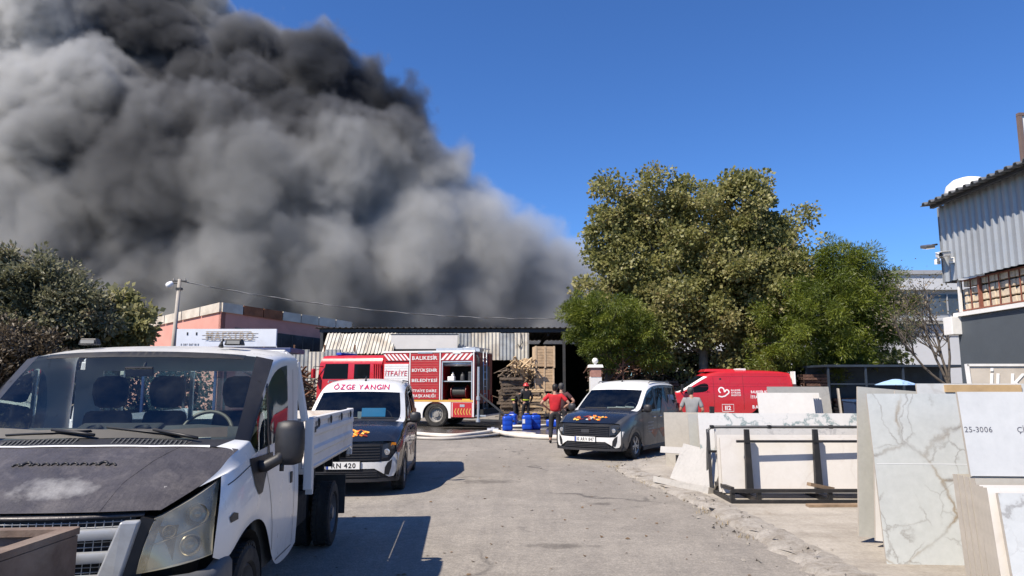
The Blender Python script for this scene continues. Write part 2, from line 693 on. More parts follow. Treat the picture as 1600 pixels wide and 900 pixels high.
# rubble along the broken edge, dry weeds in it: nobody could count them
rb = MB()
rnd = random.Random(3)
for i in range(520):
    x, y, tx, ty = pad_edge(rnd.uniform(0.2, 0.86))
    d = rnd.gauss(-0.08, 0.22)
    px, py = x + ty * d, y - tx * d
    s = rnd.uniform(0.008, 0.03) * (1.8 if rnd.random() < 0.06 else 1)
    z = 0.0 if d < 0.0 else 0.06
    vs = [Vector((px, py, z + s * 0.5)) + Vector((rnd.uniform(-1, 1), rnd.uniform(-1, 1), rnd.uniform(-.6, .8))) * s for _ in range(6)]
    rb.add(vs, [(0, 1, 2), (0, 2, 3), (0, 3, 4), (5, 2, 1), (5, 3, 2), (5, 4, 3), (0, 4, 1), (5, 1, 4)])
tag(rb.build('rubble', MATS['broken_concrete']), kind='stuff')
def grass(name, spots, m, per, hmin, hmax, seed, spread=0.12, wd=0.006):
    gb = MB()
    r = random.Random(seed)
    for (x, y, z) in spots:
        for k in range(per):
            a = r.uniform(0, 2 * pi); d = abs(r.gauss(0, spread))
            px, py = x + cos(a) * d, y + sin(a) * d
            h = r.uniform(hmin, hmax)
            le = r.uniform(0.2, 0.9) * h; la = r.uniform(0, 2 * pi)
            q = Vector((px, py, z)); m1 = q + Vector((cos(la) * le * 0.35, sin(la) * le * 0.35, h * 0.6)); tp = q + Vector((cos(la) * le, sin(la) * le, h))
            s = Vector((-sin(la), cos(la), 0)) * wd
            gb.add([q - s, q + s, m1 + s * 0.7, m1 - s * 0.7, tp], [(0, 1, 2, 3), (3, 2, 4)])
    return tag(gb.build(name, m, fix=False), kind='stuff')
dry = mat('dry_grass', (0.30, 0.23, 0.12), 0.9, var=0.35, scale=3)
spots = []
for i in range(46):
    x, y, tx, ty = pad_edge(rnd.uniform(0.42, 0.78))
    d = rnd.gauss(-0.06, 0.10)
    spots.append((x + ty * d, y - tx * d, 0.0))
grass('dry_weeds', spots, dry, 16, 0.02, 0.07, 5, 0.09, 0.003)
spots = [(rnd.uniform(-26, -12.5), rnd.uniform(15, 27), 0) for _ in range(900)]
grass('dry_grass', spots, dry, 14, 0.12, 0.5, 6, 0.35, 0.010)
# dead leaves blown over the yard
lb = MB()
for i in range(260):
    Y = 6 + 20 * rnd.random() ** 1.4
    X = rnd.uniform(-1.5 - 0.12 * Y, 2.3 + 0.05 * Y)
    s = rnd.uniform(0.012, 0.035); a = rnd.uniform(0, 6.28)
    c = Vector((X, Y, 0.006))
    u = Vector((cos(a), sin(a), 0)) * s; v2 = Vector((-sin(a), cos(a), 0)) * s * 0.6; up = Vector((0, 0, s * rnd.uniform(0.1, 0.5)))
    lb.add([c - u, c - v2 + up, c + u, c + v2], [(0, 1, 2), (0, 2, 3)])
tag(lb.build('fallen_leaves', mat('dead_leaf', (0.16, 0.10, 0.05), 0.9, var=0.4, scale=2), fix=False), kind='stuff')

# ---------------------------------------------------------------- water lying by the hoses
def puddle(cx, cy, rx, ry, seed):
    pb = MB()
    pts = []
    for k in range(72):
        a = 2 * pi * k / 72
        r = 1 + 0.45 * noise.fractal(Vector((cos(a) * 1.3 + seed, sin(a) * 1.3, seed)), 0.7, 2, 4)
        pts.append((cx + cos(a) * rx * r, cy + sin(a) * ry * r, 0.004))
    pb.add(pts + [(cx, cy, 0.004)], [(k, (k + 1) % 72, 72) for k in range(72)])
    return tag(pb.build('water', mat('puddle_water', (0.022, 0.020, 0.019), 0.04, var=0.2, scale=0.6, spec=0.5)), kind='structure')
puddle(-2.6, 24.6, 2.6, 0.42, 1.0)
puddle(0.2, 24.1, 1.5, 0.30, 4.0)
puddle(-0.4, 28.5, 2.2, 0.7, 7.0)
# ---------------------------------------------------------------- corrugated sheet
def corrugated(bm, width, height, pitch, depth, M, jag=0.0, seed=0, trap=True):
    """ribbed sheet in local xz, ribs upright, front towards -y"""
    r = random.Random(seed)
    n = max(1, int(round(width / pitch)))
    xs = []
    for i in range(n):
        x = i * width / n
        p = width / n
        if trap:
            xs += [(x, 0), (x + p * 0.22, 0), (x + p * 0.36, -depth), (x + p * 0.64, -depth), (x + p * 0.78, 0)]
        else:
            xs += [(x + p * k / 6, -depth * 0.5 * (1 - cos(2 * pi * k / 6))) for k in range(6)]
    xs.append((width, 0))
    lo = [0 + (r.uniform(-jag, jag) if jag else 0) for _ in xs]
    rows = [[(x, y, lo[k]) for k, (x, y) in enumerate(xs)], [(x, y, height) for (x, y) in xs]]
    b2 = MB(); b2.grid(rows)
    bm.add(b2.v, b2.f, M)

def frame_mat(ox, oy, oz, xdir, ydir=(0, 0, 1)):
    """local x -> xdir, local z -> ydir, local -y -> outward"""
    x = Vector(xdir).normalized(); z = Vector(ydir).normalized(); y = z.cross(x)
    return Matrix(((x.x, y.x, z.x, ox), (x.y, y.y, z.y, oy), (x.z, y.z, z.z, oz), (0, 0, 0, 1)))

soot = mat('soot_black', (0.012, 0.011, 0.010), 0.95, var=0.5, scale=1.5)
steel_dark = mat('dark_steel', (0.035, 0.036, 0.038), 0.55, var=0.3, scale=8, dirt=(0.09, 0.06, 0.04), dirt_amt=0.2)
rust = mat('rusty_steel', (0.16, 0.075, 0.04), 0.85, var=0.4, scale=9, dirt=(0.07, 0.04, 0.03), dirt_amt=0.4)
zinc = mat('zinc_sheet', (0.40, 0.41, 0.40), 0.5, 0.25, var=0.2, scale=1.6, dirt=(0.20, 0.17, 0.13), dirt_amt=0.35)
zinc_old = mat('old_cream_sheet', (0.55, 0.52, 0.45), 0.65, 0.0, var=0.2, scale=1.3, dirt=(0.26, 0.19, 0.12), dirt_amt=0.4)

# ---------------------------------------------------------------- burning shed
SY = 43.5
sh = thing('shed', 'long open timber shed with dark soot inside and pale ribbed steel along its eaves', 'shed', (0, SY, 0))
sx0, sx1, sz = -11.7, 5.6, 5.1
# roof of ribbed sheet
bm = MB(); 
corrugated(bm, sx1 - sx0 + 0.6, 16, 0.35, 0.05, frame_mat(sx0 - 0.3, -0.55, sz + 0.02, (1, 0, 0), (0, 1, 0.012)))
bm.build('roof', mat('sooty_roof', (0.10, 0.095, 0.09), 0.8, 0.0, var=0.3, scale=1.0, dirt=(0.22, 0.17, 0.14), dirt_amt=0.3), sh, solid=0.01, fix=False)
one('eaves_beam', steel_dark, lambda q: q.box(((sx0 + sx1) / 2, -0.3, sz - 0.14), (sx1 - sx0, 0.16, 0.2)), sh)
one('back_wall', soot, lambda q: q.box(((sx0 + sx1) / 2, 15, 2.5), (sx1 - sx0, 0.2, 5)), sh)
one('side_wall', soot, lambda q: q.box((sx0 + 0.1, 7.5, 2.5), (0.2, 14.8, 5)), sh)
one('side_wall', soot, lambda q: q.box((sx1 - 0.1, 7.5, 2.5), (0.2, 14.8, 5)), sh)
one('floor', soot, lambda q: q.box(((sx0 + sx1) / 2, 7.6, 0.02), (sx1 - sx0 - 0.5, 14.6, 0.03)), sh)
for x in (sx0 + 0.15, -7.6, -3.4, 0.6, 3.15, sx1 - 0.15):
    one('post', steel_dark, lambda q: q.box((x, -0.3, 2.45), (0.16, 0.18, 4.9)), sh)
for x in (-9.4, -5.3, -1.2, 2.2, 4.2):
    one('rafter', soot, lambda q: q.beam((x, -0.2, sz - 0.35), (x, 14.8, sz - 0.3), 0.12, 0.22), sh)
# eaves cladding, sheet by sheet
k = 0
x = -3.3
while x < 0.2:
    wdt = 0.88
    bm = MB()
    corrugated(bm, wdt, 1.62 + 0.02 * (k % 3), 0.22, 0.05, frame_mat(x, -0.44 - 0.012 * (k % 2), sz - 0.30 - 1.62, (1, 0, 0)), 0.015, k)
    bm.build('cladding_sheet', zinc_old if k % 3 else zinc, sh, solid=0.004, fix=False)
    x += wdt - 0.02; k += 1
x = -7.5
while x < -3.4:                      # dirty run behind the fire engine's signboard
    bm = MB()
    corrugated(bm, 0.9, 0.95, 0.22, 0.05, frame_mat(x, -0.45 - 0.012 * (k % 2), sz - 0.30 - 0.95, (1, 0, 0)), 0.02, k)
    bm.build('cladding_sheet', zinc, sh, solid=0.004, fix=False)
    x += 0.88; k += 1
x = -11.3
while x < -7.6:                      # bent awning sheets hanging out over the yard
    bm = MB()
    tl = 0.55 + 0.05 * (k % 2)
    corrugated(bm, 0.86, 1.45, 0.24, 0.06, frame_mat(x, -1.25, sz - 1.58, (1, 0, 0.0), (0.12, tl, 1.0)), 0.05, k)
    bm.build('awning_sheet', zinc_old, sh, solid=0.004, fix=False)
    x += 0.84; k += 1
# hanging cable at the open bay
one('hanging_cable', steel_dark, lambda q: q.tube([(0.55, -0.5, sz - 0.3), (0.62, -0.52, sz - 0.9), (0.42, -0.52, sz - 1.15), (0.36, -0.5, sz - 0.95)], 0.025, 6), sh, smooth=True)

# ---------------------------------------------------------------- pink warehouse
pink = mat('pink_render', (0.56, 0.27, 0.22), 0.9, var=0.12, scale=0.5, dirt=(0.30, 0.17, 0.14), dirt_amt=0.25)
WP = Vector((-18.5, 45, 0))
wh = thing('warehouse', 'salmon pink warehouse with pale roof edge and a rust patch at its corner', 'warehouse', WP)
dl = Vector((-0.75, 0.66, 0)); dr = Vector((0.66, 0.75, 0))
LL, LR, H0, HL, HR = 19.0, 10.0, 6.35, 5.6, 5.75
def wall_block(d, L, h0, h1, th, inward):
    a = Vector((0, 0, 0)); e = d * L; q = inward * th
    bm = MB()
    bm.hexa([a, e, e + q, a + q, a + Vector((0, 0, h0)), e + Vector((0, 0, h1)), e + q + Vector((0, 0, h1)), a + q + Vector((0, 0, h0))])
    return bm
wall_block(dl, LL, H0, HL, 0.3, dr).build('wall', pink, wh)
bmw = wall_block(dr, LR, H0 - 0.003, HR, 0.3, dl); bmw.build('wall', pink, wh)
fas = mat('cream_fascia', (0.55, 0.50, 0.42), 0.7, var=0.2, scale=1.2, dirt=(0.33, 0.26, 0.2), dirt_amt=0.35)
for (d, L, h0, h1, out) in ((dl, LL, H0, HL, -dr), (dr, LR, H0, HR, -dl)):
    bm = MB()
    n = 7
    for i in range(n):
        f0, f1 = i / n + 0.003, (i + 1) / n - 0.003
        z0, z1 = h0 + (h1 - h0) * f0, h0 + (h1 - h0) * f1
        p0, p1 = d * (L * f0) + out * 0.12, d * (L * f1) + out * 0.12
        q = -out * 0.6
        bb = MB()
        bb.hexa([p0 + Vector((0, 0, z0 - 0.05)), p1 + Vector((0, 0, z1 - 0.05)), p1 + q + Vector((0, 0, z1 - 0.05)), p0 + q + Vector((0, 0, z0 - 0.05)),
                 p0 + Vector((0, 0, z0 + 0.55)), p1 + Vector((0, 0, z1 + 0.55)), p1 + q + Vector((0, 0, z1 + 0.55)), p0 + q + Vector((0, 0, z0 + 0.55))])
        rusty = d is dr and i in (1, 2)
        bb.build('fascia_panel', mat('fascia_rust', (0.22, 0.085, 0.04), 0.85, var=0.4, scale=1.5) if rusty else fas, wh)
wf = Vector((0, 0, 0))
p0, p1 = dr * 1.0 - dl * 0.03, dr * 8.0 - dl * 0.03
def on_right(s, z, out=0.03):
    return dr * s - dl * out + Vector((0, 0, z))
bm = MB(); bm.hexa([on_right(1.0, 3.2, 0.02), on_right(7.6, 3.2, 0.02), on_right(7.6, 3.2, -0.1), on_right(1.0, 3.2, -0.1),
                    on_right(1.0, 5.35, 0.02), on_right(7.6, 4.95, 0.02), on_right(7.6, 4.95, -0.1), on_right(1.0, 5.35, -0.1)])
wn = bm.build('window', mat('dusty_pane', (0.05, 0.055, 0.06), 0.25, var=0.4, scale=0.8), wh)
for s in np.linspace(1.0, 7.6, 9):
    one('mullion', steel_dark, lambda q: q.beam(on_right(s, 3.2, 0.05), on_right(s, 5.35 - 0.4 * (s - 1) / 6.6, 0.05), 0.07, 0.05), wn)
one('sill', fas, lambda q: q.beam(on_right(0.9, 3.14, 0.06), on_right(7.7, 3.14, 0.06), 0.16, 0.08), wn)
bm = MB()
pr = [Vector((0, 0, H0 + 0.15)), dl * LL + Vector((0, 0, HL + 0.15)), dl * LL + dr * LR + Vector((0, 0, HL + 0.2)), dr * LR + Vector((0, 0, HR + 0.15))]
bm.add(pr, [(0, 1, 2, 3)])
bm.build('roof', zinc, wh)
one('downpipe', rust, lambda q: q.tube([on_right(8.7, 0.2, 0.1), on_right(8.7, 4.6, 0.1)], 0.06, 8), wh)
one('downpipe', rust, lambda q: q.tube([dl * 6.0 - dr * 0.1 + Vector((0, 0, 0.2)), dl * 6.0 - dr * 0.1 + Vector((0, 0, 5.6))], 0.05, 8), wh)

# ---------------------------------------------------------------- grey sheet fence between warehouse and shed
fn = thing('sheet_fence', 'upright grey corrugated sheet fence left of the fire engine cab', 'fence', (-12.9, 37.5, 0))
for i in range(6):
    bm = MB()
    corrugated(bm, 0.86, 3.5 - 0.12 * (i % 2), 0.2, 0.045, frame_mat(-0.3 + i * 0.84, -0.012 * (i % 2), 0.05, (1, 0, 0)), 0.03, 50 + i)
    bm.build('fence_sheet', zinc if i != 3 else zinc_old, fn, solid=0.004, fix=False)
for i in range(4):
    one('post', rust, lambda q: q.box((-0.2 + i * 1.6, 0.12, 1.9), (0.08, 0.08, 3.8)), fn)
one('rail', rust, lambda q: q.box((2.2, 0.10, 3.0), (5.0, 0.05, 0.06)), fn)

# ---------------------------------------------------------------- white industrial building far right
FB = Vector((0, 62, 0))
fb = thing('factory_building', 'large white and grey factory hall with dark window bands behind the bare tree', 'factory', FB)
fwhite = mat('factory_white', (0.50, 0.51, 0.52), 0.55, var=0.06, scale=0.4)
fgrey = mat('factory_grey', (0.30, 0.31, 0.325), 0.6, var=0.08, scale=0.5)
fdark = mat('factory_pane', (0.06, 0.075, 0.095), 0.15, var=0.25, scale=0.6)
one('wall', fwhite, lambda q: q.box((34, 6, 3.4), (34, 12, 6.8)), fb)
one('wall', fgrey, lambda q: q.box((36, 6.2, 9.1), (34, 11.6, 4.6)), fb)
one('wall', fwhite, lambda q: q.box((21.0, 7.5, 6.5), (10.5, 9, 13.0)), fb)
one('roof', fgrey, lambda q: q.box((21.0, 7.5, 13.1), (11.0, 9.6, 0.25)), fb)
one('roof', fgrey, lambda q: q.box((37.0, 6, 11.5), (36.5, 12.6, 0.35)), fb)
one('cornice', fwhite, lambda q: q.box((36, -0.25, 7.3), (34.6, 0.8, 0.28)), fb)
one('parapet', fwhite, lambda q: q.box((37, 0.2, 10.75), (36, 0.6, 1.55)), fb)
for i in range(14):
    w_ = one('window', fdark, lambda q: q.box((27.2 + i * 1.72, 0.38, 8.75), (1.62, 0.14, 1.7)), fb)
    one('frame', fgrey, lambda q: q.box((27.2 + i * 1.72 - 0.84, 0.33, 8.75), (0.09, 0.22, 1.74)), w_)
for i in range(12):
    one('panel', fgrey, lambda q: q.box((27.6 + i * 2.0, -0.03, 6.35), (1.96, 0.08, 0.9)), fb)
for i in range(6):
    one('panel', fwhite, lambda q: q.box((16.5 + i * 1.75, 2.93, 7), (1.72, 0.10, 11.8)), fb)

# dark yard building and gate under it
yb = thing('storage_shelter', 'low dark blue open shelter at the foot of the white factory', 'shelter', (16.8, 34.6, 0))
dk = mat('dark_blue_paint', (0.02, 0.03, 0.045), 0.6, var=0.3, scale=2)
one('roof', dk, lambda q: q.box((2.0, 1.0, 2.62), (7.6, 2.6, 0.1)), yb)
one('back_wall', dk, lambda q: q.box((2.0, 2.2, 1.3), (7.4, 0.08, 2.56)), yb)
for i in range(5):
    one('post', dk, lambda q: q.box((-1.6 + i * 1.8, -0.2, 1.3), (0.09, 0.09, 2.55)), yb)
one('rail', dk, lambda q: q.box((2.0, -0.2, 1.75), (7.3, 0.05, 0.06)), yb)
# ---------------------------------------------------------------- workshop on the right
WX = 8.06
ws = thing('workshop', 'dark grey workshop with ribbed steel cladding and overhanging roof at the right edge', 'workshop', (WX, 12.82, 0))
# local: y runs from 0 (far corner) towards the camera as negative, x from the face into the building
gp = mat('slate_grey_paint', (0.062, 0.074, 0.086), 0.75, var=0.10, scale=1.2, dirt=(0.10, 0.105, 0.11), dirt_amt=0.2, bump=0.15, bump_scale=25)
one('wall', gp, lambda q: q.box((2.5, -4.5, 1.47), (5.0, 9.0, 2.94)), ws)
wp = mat('white_trim', (0.70, 0.69, 0.66), 0.7, var=0.08, scale=3, dirt=(0.45, 0.40, 0.33), dirt_amt=0.2)
one('ledge', wp, lambda q: q.box((0.12, -4.5, 2.985), (0.36, 9.02, 0.07)), ws)
one('beam_end', wp, lambda q: q.box((-0.02, 0.02, 2.79), (0.30, 0.26, 0.32)), ws, bevel=0.008)
# upper wall core behind cladding and window
core = mat('dark_core', (0.03, 0.03, 0.03), 0.9)
one('wall', core, lambda q: q.box((2.7, -4.4, 4.0), (4.4, 8.6, 1.9)), ws)
# cladding sheets: local frame x along -y world, outward -x
clad = mat('grey_cladding', (0.34, 0.365, 0.39), 0.42, 0.35, var=0.07, scale=1.2, dirt=(0.26, 0.27, 0.28), dirt_amt=0.3)
for i in range(9):
    bm = MB()
    corrugated(bm, 0.87, 1.42, 0.174, 0.042, frame_mat(-0.10 + 0.003 * (i % 2), 0.12 - i * 0.855, 3.60, (0, -1, 0)))
    bm.build('cladding_sheet', clad, ws, solid=0.003, fix=False)
one('corner_trim', clad, lambda q: (q.box((0.02, 0.135, 4.3), (0.28, 0.012, 1.42))), ws)
# roof, ribs running down the slope, over-hanging to -x
bm = MB()
corrugated(bm, 9.4, 5.6, 0.20, 0.045, frame_mat(-0.50, 0.02, 5.01, (0, -1, 0), (1, 0, 0.10)))
bm.build('roof', mat('roof_sheet', (0.16, 0.17, 0.18), 0.55, 0.3, var=0.15, scale=1.0, dirt=(0.10, 0.09, 0.08), dirt_amt=0.3), ws, solid=0.012, fix=False)
one('gutter_beam', steel_dark, lambda q: q.box((-0.30, -4.6, 4.985), (0.07, 9.2, 0.05)), ws)
one('end_cap', wp, lambda q: q.box((0.05, 0.06, 4.86), (0.16, 0.20, 0.18)), ws)
# window full of pale blocks behind rusty bars
wz0, wz1 = 3.03, 3.60
blockm = mat('cream_block', (0.55, 0.46, 0.34), 0.85, var=0.2, scale=7, dirt=(0.30, 0.22, 0.14), dirt_amt=0.3)
wn = one('window', core, lambda q: q.box((0.26, -4.5, (wz0 + wz1) / 2), (0.05, 8.5, wz1 - wz0)), ws)
bsrc = None
for r in range(4):
    for k in range(26):
        yy = -0.25 - k * 0.118; zz = wz0 + 0.075 + r * 0.14
        if bsrc is None:
            bsrc = one('block', blockm, lambda q: q.box((0, 0, 0), (0.12, 0.108, 0.112)), wn, bevel=0.012)
            c = bsrc
        else:
            c = bsrc.copy(); COL.objects.link(c); c.parent = wn
        c.location = (0.10 + 0.01 * ((k * 7 + r * 3) % 3), yy, zz)
        c.rotation_euler = (0.05 * (((k * 5 + r) % 5) - 2), 0, 0.04 * ((k % 3) - 1))
rustred = mat('red_oxide_steel', (0.20, 0.07, 0.045), 0.8, var=0.3, scale=10)
for k in range(13):
    thick = 0.045 if k % 6 == 2 else 0.010
    one('bar', rustred, lambda q: q.box((0.02, -0.17 - k * 0.245, (wz0 + wz1) / 2), (0.02 if thick < .03 else .05, thick, wz1 - wz0)), wn)
for zz in (wz0 + 0.02, wz1 - 0.02):
    one('rail', rustred, lambda q: q.box((0.012, -2.0, zz), (0.018, 3.9, 0.022)), wn)
one('frame', wp, lambda q: q.box((0.0, -0.15, (wz0 + wz1) / 2), (0.06, 0.05, wz1 - wz0)), wn)

def camera_box(name, label, loc, yaw, pitch):
    t = thing(name, label, 'camera', loc, yaw)
    wpl = mat('white_plastic', (0.75, 0.75, 0.74), 0.4, var=0.04)
    M = Matrix.Rotation(pitch, 4, 'X')
    bm = MB(); bm.box((0, -0.10, 0), (0.085, 0.24, 0.08), M=M); bm.build('body', wpl, t, bevel=0.012)
    bm = MB(); bm.box((0, -0.13, 0.048), (0.10, 0.29, 0.012), M=M); bm.build('hood', wpl, t, bevel=0.004)
    bm = MB(); bm.lathe([(0.033, 0), (0.033, 0.015), (0.026, 0.018), (0.0, 0.014)], 14, M @ Matrix.Translation((0, -0.222, 0)) @ Matrix.Rotation(pi / 2, 4, 'X')); bm.build('lens', mat('lens_black', (0.01, 0.01, 0.012), 0.08), t, smooth=True, angle=30)
    bm = MB(); bm.tube([(0, 0, -0.03), (0, 0.05, -0.10), (0.0, 0.10, -0.10)], 0.022, 8); bm.box((0, 0.11, -0.1), (0.10, 0.02, 0.10)); bm.build('bracket', wpl, t, smooth=True, angle=40)
    return t
camera_box('security_camera', 'white box security camera low on the ribbed workshop wall', (7.83, 12.55, 4.06), R(-62), R(8))
camera_box('security_camera', 'white security camera on the workshop corner, just behind the wall camera', (7.86, 12.9, 4.10), R(-20), R(14))
fl = thing('flood_light', 'small dark floodlight on an arm above the white security cameras', 'floodlight', (7.9, 12.97, 4.26))
one('housing', mat('grey_metal', (0.16, 0.16, 0.17), 0.4, 0.5), lambda q: q.box((-0.17, 0.02, 0.02), (0.20, 0.15, 0.06), rot=(0.25, -0.15, 0.2)), fl, bevel=0.01)
one('diffuser', mat('white_plastic', (0.75, 0.75, 0.74), 0.4), lambda q: q.box((-0.17, -0.005, -0.017), (0.17, 0.12, 0.012), rot=(0.25, -0.15, 0.2)), fl)
one('arm', steel_dark, lambda q: q.tube([(0.0, 0.0, 0.06), (-0.08, 0.0, 0.05), (-0.15, 0.01, 0.03)], 0.018, 8), fl, smooth=True)
# white roof ventilator dome
vd = thing('roof_ventilator', 'round white ventilator dome on the workshop roof', 'ventilator', (8.25, 12.5, 5.12))
bm = MB(); bm.lathe([(0.36, 0.0), (0.37, 0.10), (0.34, 0.2), (0.24, 0.29), (0.1, 0.335), (0.0, 0.345)], 24); bm.build('dome', mat('white_paint_old', (0.74, 0.73, 0.70), 0.5, var=0.06, scale=4, dirt=(0.5, .46, .4), dirt_amt=.15), vd, smooth=True)
bm = MB(); bm.lathe([(0.30, -0.12), (0.30, 0.02), (0.40, 0.03), (0.40, 0.0)], 24); bm.build('collar', zinc, vd, smooth=True, angle=30)
# edge of a roof-top billboard
bb = thing('billboard', 'edge of a white billboard in a brown frame standing on the workshop roof', 'billboard', (8.30, 11.15, 5.05))
one('frame', mat('brown_frame', (0.16, 0.11, 0.09), 0.6), lambda q: (q.box((0.0, 0, 0.55), (0.05, 0.07, 1.0)), q.box((1.2, 0, 1.07), (2.45, 0.07, 0.05)), q.box((1.2, 0, 0.06), (2.45, 0.07, 0.05))), bb)
one('panel', wp, lambda q: q.box((1.22, 0.0, 0.56), (2.38, 0.03, 0.96)), bb)
one('leg', steel_dark, lambda q: q.box((0.5, 0.1, -0.02), (0.06, 0.06, 0.3)), bb)
one('leg', steel_dark, lambda q: q.box((2.0, 0.1, 0.05), (0.06, 0.06, 0.3)), bb)

# leaning shop sign
sg = thing('shop_sign', 'weathered beige shop sign lettered in white leaning before the grey wall', 'sign', (5.74, 8.75, -0.06), 0)
tilt = 0.09
M = Matrix.Rotation(-tilt, 4, 'X')
beige = mat('sign_beige', (0.50, 0.45, 0.38), 0.6, var=0.12, scale=3, dirt=(0.38, 0.33, 0.27), dirt_amt=0.3)
bm = MB(); bm.box((0.85, 0, 1.04), (1.82, 0.035, 2.05), M=M); bm.build('board', beige, sg, bevel=0.004)
bm = MB(); bm.box((0.85, -0.012, 2.05), (1.84, 0.045, 0.03), M=M); bm.box((-0.06, -0.012, 1.04), (0.03, 0.045, 2.05), M=M); bm.build('frame', wp, sg)
up = M.to_3x3() @ Vector((0, 0, 1))
nf = M.to_3x3() @ Vector((0, -1, 0))
white_letter = mat('white_letter', (0.8, 0.79, 0.76), 0.5, var=0.04)
lt = lettering('İLK', 0.34, white_letter, sg, M @ Vector((0.42, -0.024, 1.83)), (1, 0, 0), up, bold=0.010, shear=0.18, lift=0.004)
lt = lettering('GRANİT', 0.215, white_letter, sg, M @ Vector((0.62, -0.024, 1.59)), (1, 0, 0), up, bold=0.010, shear=0.1, lift=0.004)
bm = MB(); bm.prism([(0, -.02), (.07, -.02), (.07, -.06), (.15, 0.0), (.07, .06), (.07, .02), (0, .02)], 0.006, M @ Matrix.Translation((0.0, -0.026, 1.585)) @ Matrix.Rotation(pi / 2, 4, 'X')); bm.build('arrow', white_letter, sg)
# ---------------------------------------------------------------- vehicle materials
def paint(name, color, rough=0.28, dirt=0.12, coat=0.5):
    if name in MATS: return MATS[name]
    t = NT(name)
    co = t.co('Object')
    f = t.noise(co, 1.3, 6, 0.65)
    c = t.ramp(f, [(0.3, tuple(q * 0.93 for q in color)), (0.7, color)])
    sep = t.n('SeparateXYZ'); t.link(co, sep.inputs[0])
    # road dirt thrown up on the lower body
    lowz = t.ramp(t.math('ADD', sep.outputs['Z'], t.math('MULTIPLY', t.noise(co, 3.0, 6, 0.7), 0.5)), [(0.45, 1.0), (1.05, 0.0)])
    spk = t.ramp(t.noise(co, 14, 6, 0.75), [(0.45, 0.25), (0.7, 1.0)])
    c = t.mix(t.math('MULTIPLY', t.math('MULTIPLY', lowz, spk), dirt * 3.0, True), c, (0.20, 0.17, 0.135))
    g = t.ramp(t.noise(co, 2.4, 8, 0.7, 0.6), [(0.52, 0.0), (0.75, 1.0)])
    c = t.mix(t.math('MULTIPLY', g, dirt), c, (0.30, 0.27, 0.23))
    t.base(c)
    t.rough(t.ramp(t.noise(co, 5, 5, 0.6), [(0.3, rough * 0.8), (0.75, rough * 1.5)]))
    t.set(Coat_Weight=coat)
    t.bsdf.inputs['Coat Roughness'].default_value = 0.08
    t.bump(t.noise(co, 1.6, 2, 0.5), 0.03, 0.02)
    MATS[name] = t.m
    return t.m

white_paint = paint('white_car_paint', (0.76, 0.765, 0.755), 0.3, 0.15)
black_paint = paint('black_car_paint', (0.010, 0.011, 0.013), 0.22, 0.04, 0.6)
black_plastic = mat('black_plastic', (0.022, 0.022, 0.025), 0.5, var=0.2, scale=8, bump=0.1, bump_scale=200)
grey_plastic = mat('grey_bumper_plastic', (0.075, 0.080, 0.088), 0.5, var=0.15, scale=4, dirt=(0.16, 0.15, 0.13), dirt_amt=0.3, bump=0.1, bump_scale=160)
silver_plastic = mat('silver_grille_plastic', (0.36, 0.38, 0.40), 0.42, 0.2, var=0.12, scale=6, dirt=(0.20, 0.18, 0.16), dirt_amt=0.3)
rubber = mat('tyre_rubber', (0.022, 0.021, 0.020), 0.85, var=0.25, scale=7, dirt=(0.10, 0.09, 0.075), dirt_amt=0.35, bump=0.2, bump_scale=60)
steel_rim = mat('steel_rim', (0.15, 0.15, 0.155), 0.5, 0.4, var=0.2, scale=9, dirt=(0.07, 0.06, 0.05), dirt_amt=0.4)
alloy = mat('alloy_rim', (0.42, 0.42, 0.43), 0.35, 0.7, var=0.1, scale=9, dirt=(0.16, 0.14, 0.12), dirt_amt=0.3)
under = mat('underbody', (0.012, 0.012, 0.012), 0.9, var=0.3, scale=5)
cabin_grey = mat('cabin_plastic', (0.055, 0.058, 0.060), 0.7, var=0.15, scale=5, dirt=(0.12, 0.115, 0.10), dirt_amt=0.2)
seat_cloth = mat('seat_cloth', (0.020, 0.022, 0.027), 0.95, var=0.3, scale=14, bump=0.2, bump_scale=120)
clear_glass = glass('clear_glass', (0.82, 0.90, 0.89), 0.93)
tint_glass = glass('tinted_glass', (0.40, 0.46, 0.47), 0.93)
dark_glass = mat('dark_glass', (0.006, 0.008, 0.010), 0.03, var=0.2, scale=1.0, spec=0.08)
chrome = mat('chrome', (0.6, 0.6, 0.6), 0.12, 1.0, var=0.05)
amber = mat('amber_lens', (0.75, 0.25, 0.02), 0.2, var=0.1)
red_lens = mat('red_lens', (0.45, 0.012, 0.012), 0.15, var=0.1)
plate_white = mat('plate_white', (0.72, 0.72, 0.70), 0.4, var=0.05, scale=12)
ink = mat('black_ink', (0.012, 0.012, 0.014), 0.5, var=0.1)

